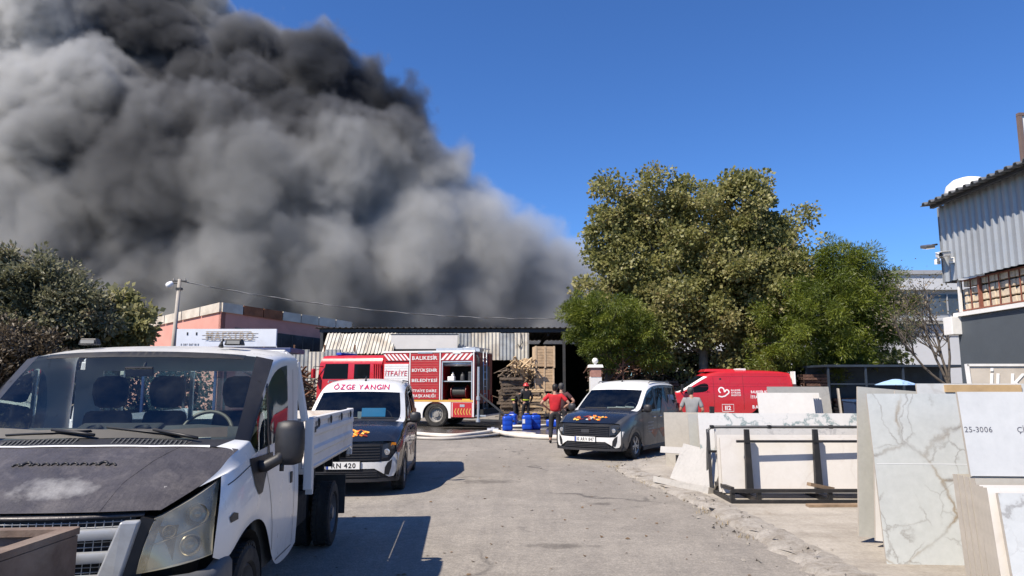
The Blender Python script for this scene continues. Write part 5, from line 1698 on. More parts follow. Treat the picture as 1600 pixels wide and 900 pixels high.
fb_('bay_frame', alu, -1.44, -1.39, -.006, .06, 1.1, 2.68)
fb_('bay_frame', alu, -.14, -.09, -.006, .06, 1.1, 2.68)
fb_('bay_frame', alu, -1.44, -.09, -.006, .06, 2.64, 2.69)
# rolled-up shutter
one('shutter_roll', alu, lambda q: q.tube([(-1.4, .16, 2.58), (-.13, .16, 2.58)], .10, 12), fe, smooth=True)
# closed shutters: slats
for (x0, x1, m_, nm) in ((-4.02, -2.92, shutter_w, 'shutter_slat'), (-2.82, -1.55, fe_red2, 'shutter_slat')):
    z = 1.12; top_ = 2.66 if m_ is shutter_w else 3.02
    n = int((top_ - z) / .105)
    for k in range(n):
        one(nm, m_, lambda q: q.box(((x0 + x1) / 2, .012, z + .105 * k + .05), (x1 - x0, .05, .098)), fe, bevel=.008)
for (x0, x1, d) in ((-4.0, -2.92, 1), (-1.42, -.12, -1)):
    fb_('hazard_board', fe_red2, x0, x1, -.004, .05, 2.72, 3.03)
    for k in range(6):
        xc = x0 + (x1 - x0) * (k + .5) / 6
        w2 = (x1 - x0) / 6 * .26; sh = .12 * d
        bm = MB(); q = [(xc - w2 + sh, -.010, 2.74), (xc + w2 + sh, -.010, 2.74), (xc + w2 - sh, -.010, 3.0), (xc - w2 - sh, -.010, 3.0)]
        bm.hexa([(a, b + .002, c) for a, b, c in q[:2]] + [(a, b + .01, c) for a, b, c in q[1::-1]] + [(a, b + .002, c) for a, b, c in q[3:1:-1]] + [(a, b + .01, c) for a, b, c in q[2:]])
        bm.build('hazard_stripe', white_ink, fe)
fb_('lamp', fe_white, -.95, -.60, -.03, .0, 3.0, 3.05)
fb_('lamp', alu, -2.5, -1.85, -.03, .0, 3.02, 3.09)
FX, FZ = (1, 0, 0), (0, 0, 1)
lettering('İTFAİYE', .30, mat('crimson_letter', (0.50, 0.02, 0.05), .4), fe, (-3.47, -.022, 2.20), FX, FZ, bold=.0, shear=.12, width=1.0)
for (txt, z, sz, wd_) in (('BALIKESİR', 2.83, .22, 1.12), ('BÜYÜKŞEHİR', 2.32, .18, 1.12), ('BELEDİYESİ', 1.90, .18, 1.12), ('İTFAİYE DAİRE', 1.47, .15, 1.08), ('BAŞKANLIĞI', 1.26, .16, 1.0)):
    lettering(txt, sz, white_ink, fe, (-2.19, -.022, z), FX, FZ, bold=.014, width=wd_)
# lower body: white skirts round the wheel, red locker at the rear
xw = -1.69
for (xa, xb) in ((-2.86, xw - .56), (xw + .56, -1.10)):
    pass
bm = MB()
arch = [(xw - .57, .36)] + [(xw - cos(a) * .57, .50 + sin(a) * .53) for a in np.linspace(0.05, pi - .05, 15)] + [(xw + .57, .36)]
poly = [(-2.84, .36)] + arch + [(-1.02, .36), (-1.02, 1.02), (-2.84, 1.02)]
from mathutils.geometry import delaunay_2d_cdt as cdt
r_ = cdt([Vector(p) for p in poly], [(i, (i + 1) % len(poly)) for i in range(len(poly))], [list(range(len(poly)))], 1, 1e-5)
bm.add([(p.x, .0, p.y) for p in r_[0]], [list(f) for f in r_[2]])
n_ = len(poly)
bm.add([(p[0], 0, p[1]) for p in poly] + [(p[0], .5, p[1]) for p in poly], [(i, i + n_, (i + 1) % n_ + n_, (i + 1) % n_) for i in range(n_)])
bm.build('skirt', fe_white, fe)
lk = fb_('locker', fe_red, -1.0, -.02, -.01, .6, .40, 1.0, bev=.012)
fb_('locker_trim', fe_white, -.97, -.94, -.016, -.008, .42, .98, lk); fb_('locker_trim', fe_white, -.10, -.07, -.016, -.008, .42, .98, lk)
fb_('badge', alu, -.62, -.42, -.02, -.008, .82, .92, lk)
for k in range(6):
    x = -.86 + .125 * k
    bm = MB()
    pts = [(x + .05, .50), (x + .09, .50), (x + .04, .62), (x + .09, .76), (x + .05, .76), (x, .62)]
    bm.add([(a, -.018, c) for a, c in pts], [(0, 1, 2, 5), (5, 2, 3, 4)]); bm.build('chevron', gold, lk, fix=False)
fb_('front_skirt', fe_white, -4.1, -2.9, .02, .6, .50, 1.10)
one('arch_liner', under, lambda q: q.grid([[(xw - cos(a) * .56, y, .50 + sin(a) * .52) for a in np.linspace(-.1, pi + .1, 13)] for y in (.02, .75)]), fe, smooth=True)
def fe_wheel(x, y, side):
    t_ = thing('wheel_mount', None, None); t_.parent = fe
    t_.location = (x, y, 0); t_.rotation_euler = (0, 0, R(-90))
    bpy.context.view_layer.update()
    return wheel(t_, 0, 0, .50, .30, side, 'truck')
for (x, y, sd) in ((xw, .20, 1), (-5.75, .22, 1), (xw, W_ - .2, -1), (-5.75, W_ - .22, -1)):
    fe_wheel(x, y, sd)
one('chassis', under, lambda q: (q.box((-3.4, W_ / 2, .72), (7.0, .95, .36)), q.box((xw, W_ / 2, .5), (.2, 1.9, .2)), q.box((-5.75, W_ / 2, .5), (.2, 1.9, .2)), q.box((-.6, W_ / 2, .55), (1.0, 2.2, .4))), fe)
# bay contents
one('shelf', alu, lambda q: q.box((-.77, .55, 1.86), (1.30, .95, .035)), fe)
hr = thing('hose_reel', None, None); hr.parent = fe
M = Matrix.Translation((-.42, .5, 1.42)) @ Matrix.Rotation(pi / 2, 4, 'Y')
bm = MB(); bm.lathe([(.10, -.75), (.10, -.05)], 14, M); bm.build('drum', under, hr)
bm = MB()
pr_ = []
for k in range(13):
    z0 = -.66 + k * .045
    pr_ += [(.205, z0), (.23, z0 + .0225)]
bm.lathe(pr_, 20, M); bm.build('hose', mat('reel_hose', (.03, .032, .03), .6, var=.3, scale=20), hr, smooth=True)
for z0 in (-.70, -.06):
    bm = MB(); bm.lathe([(.0, z0), (.29, z0), (.29, z0 + .025), (0, z0 + .025)], 20, M); bm.build('flange', dkred, hr)
fb_('reel_base', fe_red2, -1.20, -.30, .2, .9, 1.07, 1.13)
fb_('toolbox', mat('yellow_box', (.65, .40, .04), .5), -.55, -.22, .06, .16, 1.07, 1.14)
for (x, z, r) in ((-1.05, 1.9, .09), (-.62, 1.9, .10)):
    bm = MB(); bm.lathe([(r, 0), (r, .16), (r * .75, .24), (.03, .28), (.03, .34), (0, .34)], 14, Matrix.Translation((x, .3, z))); bm.build('cylinder', alu if x < -.8 else steel_dark, fe, smooth=True, angle=40)
fb_('nozzle_box', fe_white, -1.22, -.92, .1, .3, 1.88, 2.06, bev=.02)
fb_('nozzle_box', steel_dark, -.35, -.16, .2, .5, 1.88, 2.25, bev=.02)
# rear face: ladder, pipe mast, steps
fb_('rear_panel', dkred, -.01, .03, .05, W_ - .05, .95, 3.05)
for y in (.5, 1.2, 1.9):
    fb_('rear_frame', fe_red, .03, .06, y - .04, y + .04, .95, 3.0)
fb_('rear_locker', steel_dark, .03, .08, .25, 1.9, 1.5, 2.5)
fb_('rear_step', alu, 0, .45, .1, W_ - .1, .44, .50)
fb_('bumper', under, .0, .35, .1, W_ - .1, .50, .72)
one('mast', alu, lambda q: (q.tube([(.14, .08, .25), (.14, .08, 2.45)], .055, 12), q.tube([(.14, .08, 1.1), (.14, .08, 1.25)], .085, 12), q.tube([(.14, .08, .22), (.14, .08, .34)], .10, 12)), fe, smooth=True, angle=40)
one('pipe', steel_dark, lambda q: q.tube([(.14, .08, 2.45), (.14, .1, 2.8), (.02, .12, 2.98), (-.1, .15, 3.05)], .05, 10), fe, smooth=True)
for y in (.55, 1.0):
    one('ladder_rail', alu, lambda q: q.tube([(.22, y, .6), (.20, y, 3.1)], .025, 6), fe, smooth=True)
for k in range(8):
    one('ladder_rung', alu, lambda q: q.tube([(.215, .55, .75 + .3 * k), (.215, 1.0, .75 + .3 * k)], .016, 6), fe, smooth=True)
for y in (.10, W_ - .2):
    one('tail_light', red_lens, lambda q: q.box((.05, y + .05, 1.1), (.04, .12, .35)), fe)
one('roof_rail', alu, lambda q: (q.tube([(-.55, .12, 3.1), (-.55, .12, 3.25), (-.02, .12, 3.25), (-.02, .12, 3.1)], .022, 6), q.tube([(-.02, .12, 3.25), (-.02, 2.2, 3.25)], .022, 6)), fe, smooth=True)
one('roof_box', alu, lambda q: q.box((-1.2, 1.6, 3.2), (2.0, .6, .2)), fe)
# drawbar and braces lying out behind
one('outrigger', steel_dark, lambda q: (q.beam((.2, .05, 1.35), (1.55, .25, .25), .07, .07), q.beam((.25, .1, .30), (1.6, .3, .26), .08, .08), q.beam((1.0, .2, .26), (1.05, .2, .75), .05, .05)), fe)
# crew cab
cx0, cx1 = -7.2, -4.16
bm = MB()
secs = [(0, .55), (0, 1.5), (.02, 2.0), (.06, 2.62), (.12, 2.84), (.26, 2.96), (.6, 3.0)]
def cab_x(z):    # sloping nose
    return cx0 + (0 if z < 1.7 else .10 * (z - 1.7) ** 1.0 + .22 * max(0, z - 2.7) ** 1.0 * 1.2)
rr_ = []
for (iy, z) in secs: rr_.append([(cab_x(z), iy, z), (cab_x(z) + .12, iy - .0, z), (-5.9, iy, z), (cx1, iy, z)])
for (iy, z) in secs[::-1]: rr_.append([(cab_x(z), W_ - iy, z), (cab_x(z) + .12, W_ - iy, z), (-5.9, W_ - iy, z), (cx1, W_ - iy, z)])
bm.grid(rr_)
bm.add([r[0] for r in rr_], [tuple(range(len(rr_)))]); bm.add([r[-1] for r in rr_], [tuple(range(len(rr_)))])
bm.build('cab', fe_red, fe, smooth=True, angle=35)
def quad_win(x0, x1, z0, z1, slope=.0, name='side_window'):
    pts = [(x0, z0), (x1, z0), (x1, z1), (x0 + slope, z1)]
    iy = lambda z: .02 * (z - 1.5) / .5 if z < 2.0 else .02 + .04 * (z - 2.0) / .62
    bm = MB(); bm.hexa([(x, iy(z) - .016, z) for x, z in pts[:2]] + [(x, iy(z) + .03, z) for x, z in pts[1::-1]] + [(x, iy(z) - .016, z) for x, z in pts[3:1:-1]] + [(x, iy(z) + .03, z) for x, z in pts[2:]])
    return bm.build(name, dark_glass, fe)
quad_win(-6.95, -5.75, 1.98, 2.62, .12)
quad_win(-5.45, -4.72, 1.98, 2.60, 0.0)
for x in (-5.62, -4.62, -7.0):
    fb_('door_seam', ink, x - .012, x + .012, -.004, .03, .8, 1.93)
for k in range(4):
    fb_('cab_rib', fe_red, -4.55 + .1 * k, -4.50 + .1 * k, -.015, .1, 1.3, 2.6)
for x in (-5.75, -4.8):
    fb_('door_handle', steel_dark, x, x + .2, -.03, .02, 1.55, 1.60)
fb_('windscreen', dark_glass, cx0 + .02, cx0 + .10, .2, W_ - .2, 1.75, 2.6)
fb_('bumper', fe_white, cx0 - .12, cx0 + .6, .0, W_, .45, .85, bev=.03)
one('arch_liner', under, lambda q: q.grid([[(-5.75 - cos(a) * .58, y, .52 + sin(a) * .56) for a in np.linspace(-.1, pi + .1, 13)] for y in (-.012, .6)]), fe, smooth=True)
mr = thing('wing_mirror', None, None); mr.parent = fe
one('arm', ink, lambda q: q.tube([(cx0 + .3, .0, 2.5), (cx0 - .05, -.22, 2.5), (cx0 - .05, -.22, 2.0)], .02, 6), mr, smooth=True)
one('housing', fe_red, lambda q: q.box((cx0 - .04, -.24, 2.2), (.12, .22, .42)), mr, bevel=.04)
one('beacon_bar', mat('blue_beacon', (.02, .06, .4), .15), lambda q: q.box((cx0 + .75, W_ / 2, 3.06), (.26, 1.5, .12)), fe, bevel=.03)

# ---------------------------------------------------------------- red emergency van
RV = {}
for k_, row in V_ROWS.items():
    out = []
    for (x, y, z) in row:
        y2 = y if y < .25 else .25 + (y - .25) * 1.80
        z2 = z * 1.22 if z < 1.09 else 1.33 + (z - 1.09) * 1.58
        out.append((x * 1.12, y2, z2))
    RV[k_] = out
ev = thing('emergency_van', 'tall red emergency van with white lettering behind the stone slabs', 'van', (7.80, 36.0, 0), R(-90))
r4a = lerp_row(RV['r4'], RV['r5'], 0.05); r4b = lerp_row(RV['r4'], RV['r5'], 0.72)
rows = [RV['r0'], RV['r1'], RV['r2'], RV['r3'], RV['r4'], r4a, r4b, RV['r5'], RV['r6'], RV['r7'], RV['r8']]
def ef(i, j):
    if j >= 8:
        if i < 4: return 'bonnet'
        if i == 4: return 'cowl'
        if i in (5, 6): return 'windscreen'
        return 'roof'
    if j == 7 and i in (4, 5, 6): return 'front_pillar'
    if j == 5 and 5 <= i <= 6: return 'side_window'
    return 'body'
pt = cage(rows, ef)
EM = {'bonnet': fe_red, 'cowl': black_plastic, 'windscreen': dark_glass, 'roof': fe_red, 'front_pillar': fe_white, 'side_window': dark_glass, 'body': fe_red}
P = []
for p, bm in pt.items():
    P += [z.build(p, EM[p], ev, smooth=True, sub=2) for z in (halves(bm) if p in ('side_window', 'front_pillar', 'body') else [bm])]
ebv = bvh_of(P)
L = [r[-1] for r in rows]; pts = L + [(-x, y, z) for (x, y, z) in L[-2::-1]]
bm = MB(); bm.add(pts, [tuple(range(len(pts)))]); bm.build('rear_door', fe_white, ev)
fb_('rear_door', fe_white, .52, 1.04, 5.98, 6.06, .8, 2.36, ev, .02)
fb_('rear_lamp', mat('rear_lamp_dark', (.06, .03, .03), .2), .80, 1.05, 5.93, 6.07, 1.35, 1.75, ev, .02)
fb_('nose', under, -.85, .85, -.82, .3, .3, .95, ev)
fb_('bumper', black_plastic, -.92, .92, -.96, -.70, .28, .62, ev, .05)
fb_('grille', ink, -.55, .55, -.985, -.9, .68, .98, ev, .02)
for s in (-1, 1):
    fb_('headlight', lamp_pale, s * .60, s * .88, -.93, -.80, .72, 1.0, ev, .03)
org = (1.0, 0, 0); XD = (0, 1, 0)
for z in (1.62, 1.75, 2.12, 2.24):
    seam(ev, [(1.4, z), (5.7, z)], org, XD, UP, ebv, .012, 'body_crease', dkred)
seam(ev, [(2.05, .5), (2.05, 2.1)], org, XD, UP, ebv, .012); seam(ev, [(3.5, .5), (3.5, 2.2)], org, XD, UP, ebv, .012)
press([(2.35, 1.96), (2.45, 1.96), (2.45, 2.02), (2.4, 2.05), (2.35, 2.02)], ink, ev, 'vent', org, XD, UP, ebv, .006)
def stroke(pts, wd_, nm, m):
    P_ = [Vector(p) for p in pts]; L_, R_ = [], []
    for i, p in enumerate(P_):
        d = (P_[min(i + 1, len(P_) - 1)] - P_[max(i - 1, 0)]).normalized(); n = Vector((-d.y, d.x)) * wd_ / 2
        L_.append(p + n); R_.append(p - n)
    return press(L_ + R_[::-1], m, ev, nm, org, XD, UP, ebv, .006, .05)
def arc(cx, cz, r, a0, a1, n=9): return [(cx + cos(R(a)) * r, cz + sin(R(a)) * r) for a in np.linspace(a0, a1, n)]
hc = 1.34; hx = 2.30
stroke([(hx + a, hc + b) for a, b in arc(.12, .11, .13, 250, 0, 10) + [(.26, .02), (.30, .05)] + arc(.38, .03, .10, 110, -60, 8) + [(.28, -.17), (.12, -.21), (-.04, -.17)]], .06, 'heart_emblem', white_ink)
for k, t_ in enumerate(('BALIKESİR', 'BÜYÜKŞEHİR', 'BELEDİYESİ')):
    lettering(t_, .11, white_ink, ev, (1.0, 3.12, hc + .11 - .12 * k), XD, UP, bold=.02, bvh=ebv, lift=.006, width=.46)
lettering('112', .28, white_ink, ev, (1.0, 2.70, .60), XD, UP, bold=.03, bvh=ebv, lift=.006)
stroke([(2.42, .43), (2.98, .43), (2.98, .77), (2.42, .77), (2.42, .45)], .025, 'number_frame', white_ink)
lettering('BALIKESİR BÜYÜKŞEHİR BELEDİYESİ', .17, white_ink, ev, (1.0, 4.93, hc + .03), XD, UP, bold=.03, bvh=ebv, lift=.006, width=2.15)
lettering('İTFAİYE DAİRE BAŞKANLIĞI', .20, white_ink, ev, (1.0, 4.88, hc - .22), XD, UP, bold=.03, bvh=ebv, lift=.006, width=2.1)
lettering('BAK', .21, white_ink, ev, (1.0, 4.12, .65), XD, UP, bold=.03, bvh=ebv, lift=.006)
one('roof_beacon', fe_red, lambda q: q.box((0, 2.5, 2.42), (1.2, 1.6, .14), taper=.85), ev, bevel=.03)
one('roof_vent', fe_white, lambda q: q.box((.2, 3.6, 2.47), (.4, .5, .08)), ev, bevel=.02)
for s in (-1, 1):
    for y in (0.0, 4.64):
        wheel(ev, s * .90, y, .36, .22, s, 'steel')
    mr = thing('wing_mirror', None, None); mr.parent = ev
    one('housing', ink, lambda q: q.box((s * 1.22, .45, 1.55), (.12, .12, .38)), mr, bevel=.03)
    one('arm', ink, lambda q: q.tube([(s * .98, .42, 1.40), (s * 1.2, .45, 1.42)], .03, 6), mr)
one('cabin_block', under, lambda q: q.box((0, 2.6, .9), (1.6, 5.0, .8)), ev)

# blank signboard hanging on the shed front
sb = thing('signboard', 'long blank white signboard above the fire engine on the shed front', 'signboard', (-7.25, 42.6, 3.82))
one('panel', mat('signboard_white', (.62, .60, .57), .6, var=.06, scale=.8, dirt=(.42, .38, .33), dirt_amt=.3), lambda q: q.box((2.0, 0, .43), (3.98, .10, .86)), sb)
one('frame', steel_dark, lambda q: (q.box((2.0, -.0, -.02), (4.1, .14, .05)), q.box((2.0, 0, .885), (4.1, .14, .05))), sb)
for x in (.3, 1.35, 2.65, 3.7):
    one('bracket', steel_dark, lambda q: q.beam((x, .05, .4), (x, .55, .6), .06, .06), sb)
# ---------------------------------------------------------------- people
skin_m = mat('skin', (0.36, 0.20, 0.14), .55, var=.1, scale=8)
hair_m = mat('dark_hair', (0.012, 0.010, 0.009), .6, var=.3, scale=40)
grey_hair = mat('grey_hair', (0.055, 0.052, 0.05), .7, var=.3, scale=40)
shoe_m = mat('dark_shoe', (0.02, 0.02, 0.02), .5)
sole_m = mat('pale_sole', (0.5, 0.5, 0.48), .6)

def skinned(name, pts, edges, m, parent, sub=2, root=0):
    """pts: (x,y,z, rx, ry) ; one smooth tapering surface over the edges"""
    me = bpy.data.meshes.new(name)
    me.from_pydata([p[:3] for p in pts], edges, [])
    me.materials.append(m)
    o = bpy.data.objects.new(name, me); link(o)
    md = o.modifiers.new('skin', 'SKIN'); md.use_smooth_shade = True
    sv_ = me.skin_vertices[0].data
    for i, p in enumerate(pts):
        sv_[i].radius = (p[3], p[4])
        sv_[i].use_root = (i == root)
    o.modifiers.new('smooth', 'SUBSURF').levels = sub
    o.modifiers['smooth'].render_levels = sub
    bpy.context.view_layer.update()
    dg = bpy.context.evaluated_depsgraph_get()
    new = bpy.data.meshes.new_from_object(o.evaluated_get(dg))
    new.name = name
    new.polygons.foreach_set('use_smooth', [True] * len(new.polygons))
    bpy.data.objects.remove(o)
    q = bpy.data.objects.new(name, new); link(q, parent)
    return q

def person(label, loc, yaw, J, colors, group=None, hair='short', h=1.75):
    """J: joints of the pose in metres at 1.75 m; front of the body is -y"""
    p = thing('person', label, 'person', loc, yaw, group)
    k = h / 1.75
    S = lambda t: tuple(c * k for c in t)
    hd, nk, ch, wa, pe = J['head'], J['neck'], J['chest'], J['waist'], J['pelvis']
    B = []; E = []
    def add(pt, rx, ry, to=None):
        B.append((*S(pt), rx * k, ry * k)); i = len(B) - 1
        if to is not None: E.append((to, i))
        return i
    pel = add(pe, .105, .085)
    w_ = add(wa, .095, .075, pel); c_ = add(ch, .13, .095, w_); n0 = add(nk, .058, .058, c_)
    mid = tuple((a + b) / 2 for a, b in zip(nk, hd)); add(mid, .055, .058, n0)
    for s in ('l', 'r'):
        sh, el, wr = J['sh_' + s], J['el_' + s], J['wr_' + s]
        a = add(sh, .060, .060, c_); b_ = add(el, .042, .042, a); c2 = add(wr, .028, .026, b_)
        d = (Vector(wr) - Vector(el)).normalized()
        # palm and five fingers
        palm = tuple(Vector(wr) + d * .055); pi_ = add(palm, .036, .018, c2)
        sd = d.cross(Vector((0, 1, 0)));  sd = sd.normalized() if sd.length > .1 else Vector((1, 0, 0))
        curl = Vector((0, -1, 0)) if abs(d.y) < .8 else Vector((0, 0, -1))
        for f, off, L_ in ((0, -.028, .070), (1, -.010, .080), (2, .009, .076), (3, .027, .060)):
            k0 = Vector(palm) + sd * off + d * .035
            k1 = k0 + d * L_ * .55 + curl * .012; k2 = k1 + d * L_ * .35 + curl * .028
            i1 = add(tuple(k0), .010, .010, pi_); i2 = add(tuple(k1), .0085, .0085, i1); add(tuple(k2), .0075, .0075, i2)
        sg = 1 if s == 'l' else -1
        t0 = Vector(palm) + curl * .028 - d * .01; t1 = t0 + curl * .022 + d * .035
        i1 = add(tuple(t0), .011, .011, pi_); add(tuple(t1), .009, .009, i1)
        hp, kn, an = J['hip_' + s], J['kn_' + s], J['an_' + s]
        a = add(hp, .088, .088, pel); b_ = add(kn, .058, .058, a); c2 = add(an, .038, .040, b_)
        dirn = Vector(J.get('toe_' + s, (an[0], an[1] - .16, .035)))
        add(tuple(dirn), .038, .03, c2)
    body = skinned('body', B, E, skin_m, p)
    # head: cranium, jaw, nose, ears, eyes
    bm = MB(); rr_ = []
    H = Vector(hd); fd = Vector(J.get('face', (0, -1, 0))).normalized(); sx = fd.cross(Vector((0, 0, 1))).normalized()
    prof = [(-.125, .030, .045, .030), (-.112, .050, .062, .034), (-.08, .062, .078, .022), (-.04, .070, .088, .010), (0, .075, .094, .0), (.04, .077, .098, -.006), (.075, .070, .090, -.008), (.10, .052, .068, -.008), (.116, .025, .034, -.008), (.12, .003, .004, -.008)]
    for z, wx, wy, sh_ in prof:
        rr_.append([S(H + sx * (cos(a) * wx) + fd * (sin(a) * wy + sh_) + Vector((0, 0, z))) for a in np.linspace(0, 2 * pi, 21)])
    bm.grid(rr_)
    hdo = bm.build('head', skin_m, p, smooth=True)
    bm = MB(); nb = H + fd * .088
    bm.add([S(nb + Vector((0, 0, .022))), S(nb + sx * .016 + Vector((0, 0, -.028))), S(nb - sx * .016 + Vector((0, 0, -.028))), S(nb + fd * .026 + Vector((0, 0, -.022)))], [(0, 1, 3), (0, 3, 2), (1, 2, 3)])
    bm.build('nose', skin_m, hdo)
    bm = MB(); bm.box(S(H + fd * .094 + Vector((0, 0, -.058))), (.045, .008, .010)); bm.build('mouth', mat('lip', (.25, .09, .07), .5), hdo)
    for sg in (-1, 1):
        bm = MB(); bm.lathe([(.012, 0), (.009, .006), (0, .008)], 8, Matrix.Translation(S(H + fd * .086 + sx * (.031 * sg) + Vector((0, 0, .015)))) @ fd.to_track_quat('Z', 'Y').to_matrix().to_4x4()); bm.build('eye', ink, hdo)
        bm = MB(); bm.box(S(H + sx * (.080 * sg) - fd * .005), (.014, .035, .055)); bm.build('ear', skin_m, hdo, bevel=.006)
    bm = MB(); rr_ = []
    for z, wx, wy, sh_ in prof[2:]:
        if hair == 'bald' : break
        rr_.append([S(H + sx * (cos(a) * (wx + .010)) + fd * (min(sin(a) * (wy + .012), (.03 if z < .06 else .2)) + sh_ - (.012 if z < .06 else 0)) + Vector((0, 0, z + .008))) for a in np.linspace(0, 2 * pi, 21)])
    if rr_:
        bm.grid(rr_); bm.build('hair', grey_hair if hair == 'grey' else hair_m, p, smooth=True)
    # shirt over torso and upper arms
    B2 = []; E2 = []
    def add2(pt, rx, ry, to=None):
        B2.append((*S(pt), rx * k, ry * k)); i = len(B2) - 1
        if to is not None: E2.append((to, i))
        return i
    lo = tuple(Vector(pe) * .55 + Vector(wa) * .45 - Vector((0, 0, .09)))
    a0 = add2(lo, .178, .145); a1 = add2(wa, .166, .134, a0); a2 = add2(ch, .190, .145, a1)
    a3 = add2(tuple(Vector(ch) * .35 + Vector(nk) * .65 - Vector((0, 0, .01))), .085, .075, a2)
    for s in ('l', 'r'):
        sh, el, wr = Vector(J['sh_' + s]), Vector(J['el_' + s]), Vector(J['wr_' + s])
        i = add2(tuple(sh), .078, .074, a2)
        sl = colors.get('sleeve', .62)
        if sl <= 1: add2(tuple(sh + (el - sh) * sl), .068, .066, i)
        else:
            i = add2(tuple(el), .056, .056, i); add2(tuple(el + (wr - el) * .92), .044, .042, i)
    shirt = skinned('shirt', B2, E2, colors['shirt'], p)
    B2.clear(); E2.clear()
    a0 = add2(tuple(Vector(pe) + Vector((0, 0, .07))), .142, .118); a1 = add2(pe, .150, .125, a0)
    for s in ('l', 'r'):
        hp, kn, an = Vector(J['hip_' + s]), Vector(J['kn_' + s]), Vector(J['an_' + s])
        i = add2(tuple(hp), .102, .102, a1); i = add2(tuple(kn), .074, .076, i); add2(tuple(an + (kn - an) * .12), .058, .062, i)
    skinned('trousers', B2, E2, colors['trousers'], p)
    for s in ('l', 'r'):
        an = Vector(J['an_' + s]); to = Vector(J.get('toe_' + s, (an.x, an.y - .16, .035)))
        f = (to - an); f.z = 0; f.normalize(); sd = Vector((-f.y, f.x, 0))
        base = Vector((an.x, an.y, max(0, an.z - .08)))
        rr_ = []
        for t_, wd_, ht in ((-.075, .028, .060), (-.05, .038, .085), (.0, .042, .095), (.07, .045, .070), (.13, .046, .052), (.175, .035, .042), (.195, .015, .03)):
            c = base + f * t_
            rr_.append([S(c + sd * (cos(a) * wd_) + Vector((0, 0, max(0.004, ht * .5 + sin(a) * ht * .5)))) for a in np.linspace(0, 2 * pi, 13)])
        bm = MB(); bm.grid(rr_); bm.build('shoe', colors.get('shoe', shoe_m), p, smooth=True)
    return p

def pose(**kw):
    J = dict(head=(0, -.01, 1.63), neck=(0, .01, 1.475), chest=(0, .0, 1.30), waist=(0, .0, 1.06), pelvis=(0, 0, .93),
             sh_l=(.19, .01, 1.41), el_l=(.25, .04, 1.12), wr_l=(.26, -.05, .88), sh_r=(-.19, .01, 1.41), el_r=(-.25, .04, 1.12), wr_r=(-.26, -.05, .88),
             hip_l=(.095, 0, .87), kn_l=(.11, -.02, .48), an_l=(.12, .03, .09), hip_r=(-.095, 0, .87), kn_r=(-.11, -.02, .48), an_r=(-.12, .03, .09))
    J.update(kw)
    return J
hips_l = dict(el_l=(.43, .10, 1.17), wr_l=(.23, -.06, 1.02))
hips_r = dict(el_r=(-.43, .10, 1.17), wr_r=(-.23, -.06, 1.02))
red_shirt = mat('red_shirt', (0.46, 0.012, 0.020), .85, var=.15, scale=8, bump=.2, bump_scale=30)
dark_tr = mat('dark_trousers', (0.018, 0.018, 0.020), .85, var=.2, scale=8, bump=.2, bump_scale=30)
maroon = mat('dark_maroon_shirt', (0.06, 0.022, 0.024), .85, var=.2, scale=8, bump=.2, bump_scale=30)
grey_shirt = mat('grey_shirt', (0.24, 0.245, 0.25), .9, var=.12, scale=7, bump=.25, bump_scale=25)
turnout = mat('firefighter_cloth', (0.014, 0.014, 0.018), .85, var=.2, scale=8)
hi_vis = mat('hi_vis_band', (0.45, 0.55, 0.04), .5)
# man in red, seen from behind, hands on hips, weight on one leg
person('man in red T-shirt and dark trousers seen from behind, hands on hips', (1.30, 21.7, 0), R(178),
       pose(**hips_l, **hips_r, kn_l=(.13, -.03, .48), an_l=(.15, .05, .09), kn_r=(-.10, -.02, .48), an_r=(-.09, .0, .09)), dict(shirt=red_shirt, trousers=dark_tr, sleeve=.75))
person('man in dark maroon shirt facing away just beyond the man in red', (1.62, 23.6, 0), R(170),
       pose(**hips_l, **hips_r), dict(shirt=maroon, trousers=dark_tr, sleeve=.7), hair='grey', h=1.78)
person('man in grey polo shirt and dark trousers standing by the red van', (4.62, 18.5, 0), R(168),
       pose(el_l=(.30, .02, 1.13), wr_l=(.25, -.20, 1.06), el_r=(-.29, .05, 1.12), wr_r=(-.24, -.16, 1.02), head=(.02, -.03, 1.63)), dict(shirt=grey_shirt, trousers=dark_tr, sleeve=.8), hair='grey', h=1.68)
stoop = pose(head=(.02, -.42, 1.36), neck=(0, -.30, 1.27), chest=(0, -.18, 1.16), waist=(0, -.03, 1.02), sh_l=(.19, -.26, 1.22), el_l=(.25, -.36, .95), wr_l=(.18, -.48, .76), sh_r=(-.19, -.26, 1.22), el_r=(-.24, -.34, .94), wr_r=(-.16, -.50, .80), face=(0, -.8, -.5),
             kn_l=(.12, -.12, .47), an_l=(.13, .02, .09), kn_r=(-.13, -.08, .47), an_r=(-.15, .14, .09))
for (lab, x, y, yw, hm, J_) in (('firefighter in dark suit bending over beside the timber pile', .12, 34.0, 70, None, stoop), ('firefighter in dark suit with yellow band and red helmet behind the barrels', .66, 33.4, 205, 1, pose(el_l=(.27, -.05, 1.13), wr_l=(.20, -.26, 1.05), el_r=(-.30, .04, 1.13), wr_r=(-.28, -.12, .92), kn_l=(.12, -.10, .48), an_l=(.13, -.06, .09)))):
    f_ = person(lab, (x, y, 0), R(yw), J_, dict(shirt=turnout, trousers=turnout, sleeve=2))
    if hm or True:
        hc_ = mat('helmet_red', (.42, .03, .03), .4) if hm else mat('helmet_dark', (.03, .03, .03), .4)
        bm = MB(); bm.lathe([(.16, 0), (.135, .015), (.125, .06), (.10, .11), (.05, .145), (0, .155)], 16, Matrix.Translation((J_['head'][0], J_['head'][1], J_['head'][2] + .03))); bm.build('helmet', hc_, f_, smooth=True)
        bm = MB(); bm.lathe([(.172, 0), (.172, .05)], 16, Matrix.Translation((0, 0, 1.0)) @ Matrix.Diagonal((1.0, .82, 1, 1))); bm.build('reflective_band', hi_vis, f_)
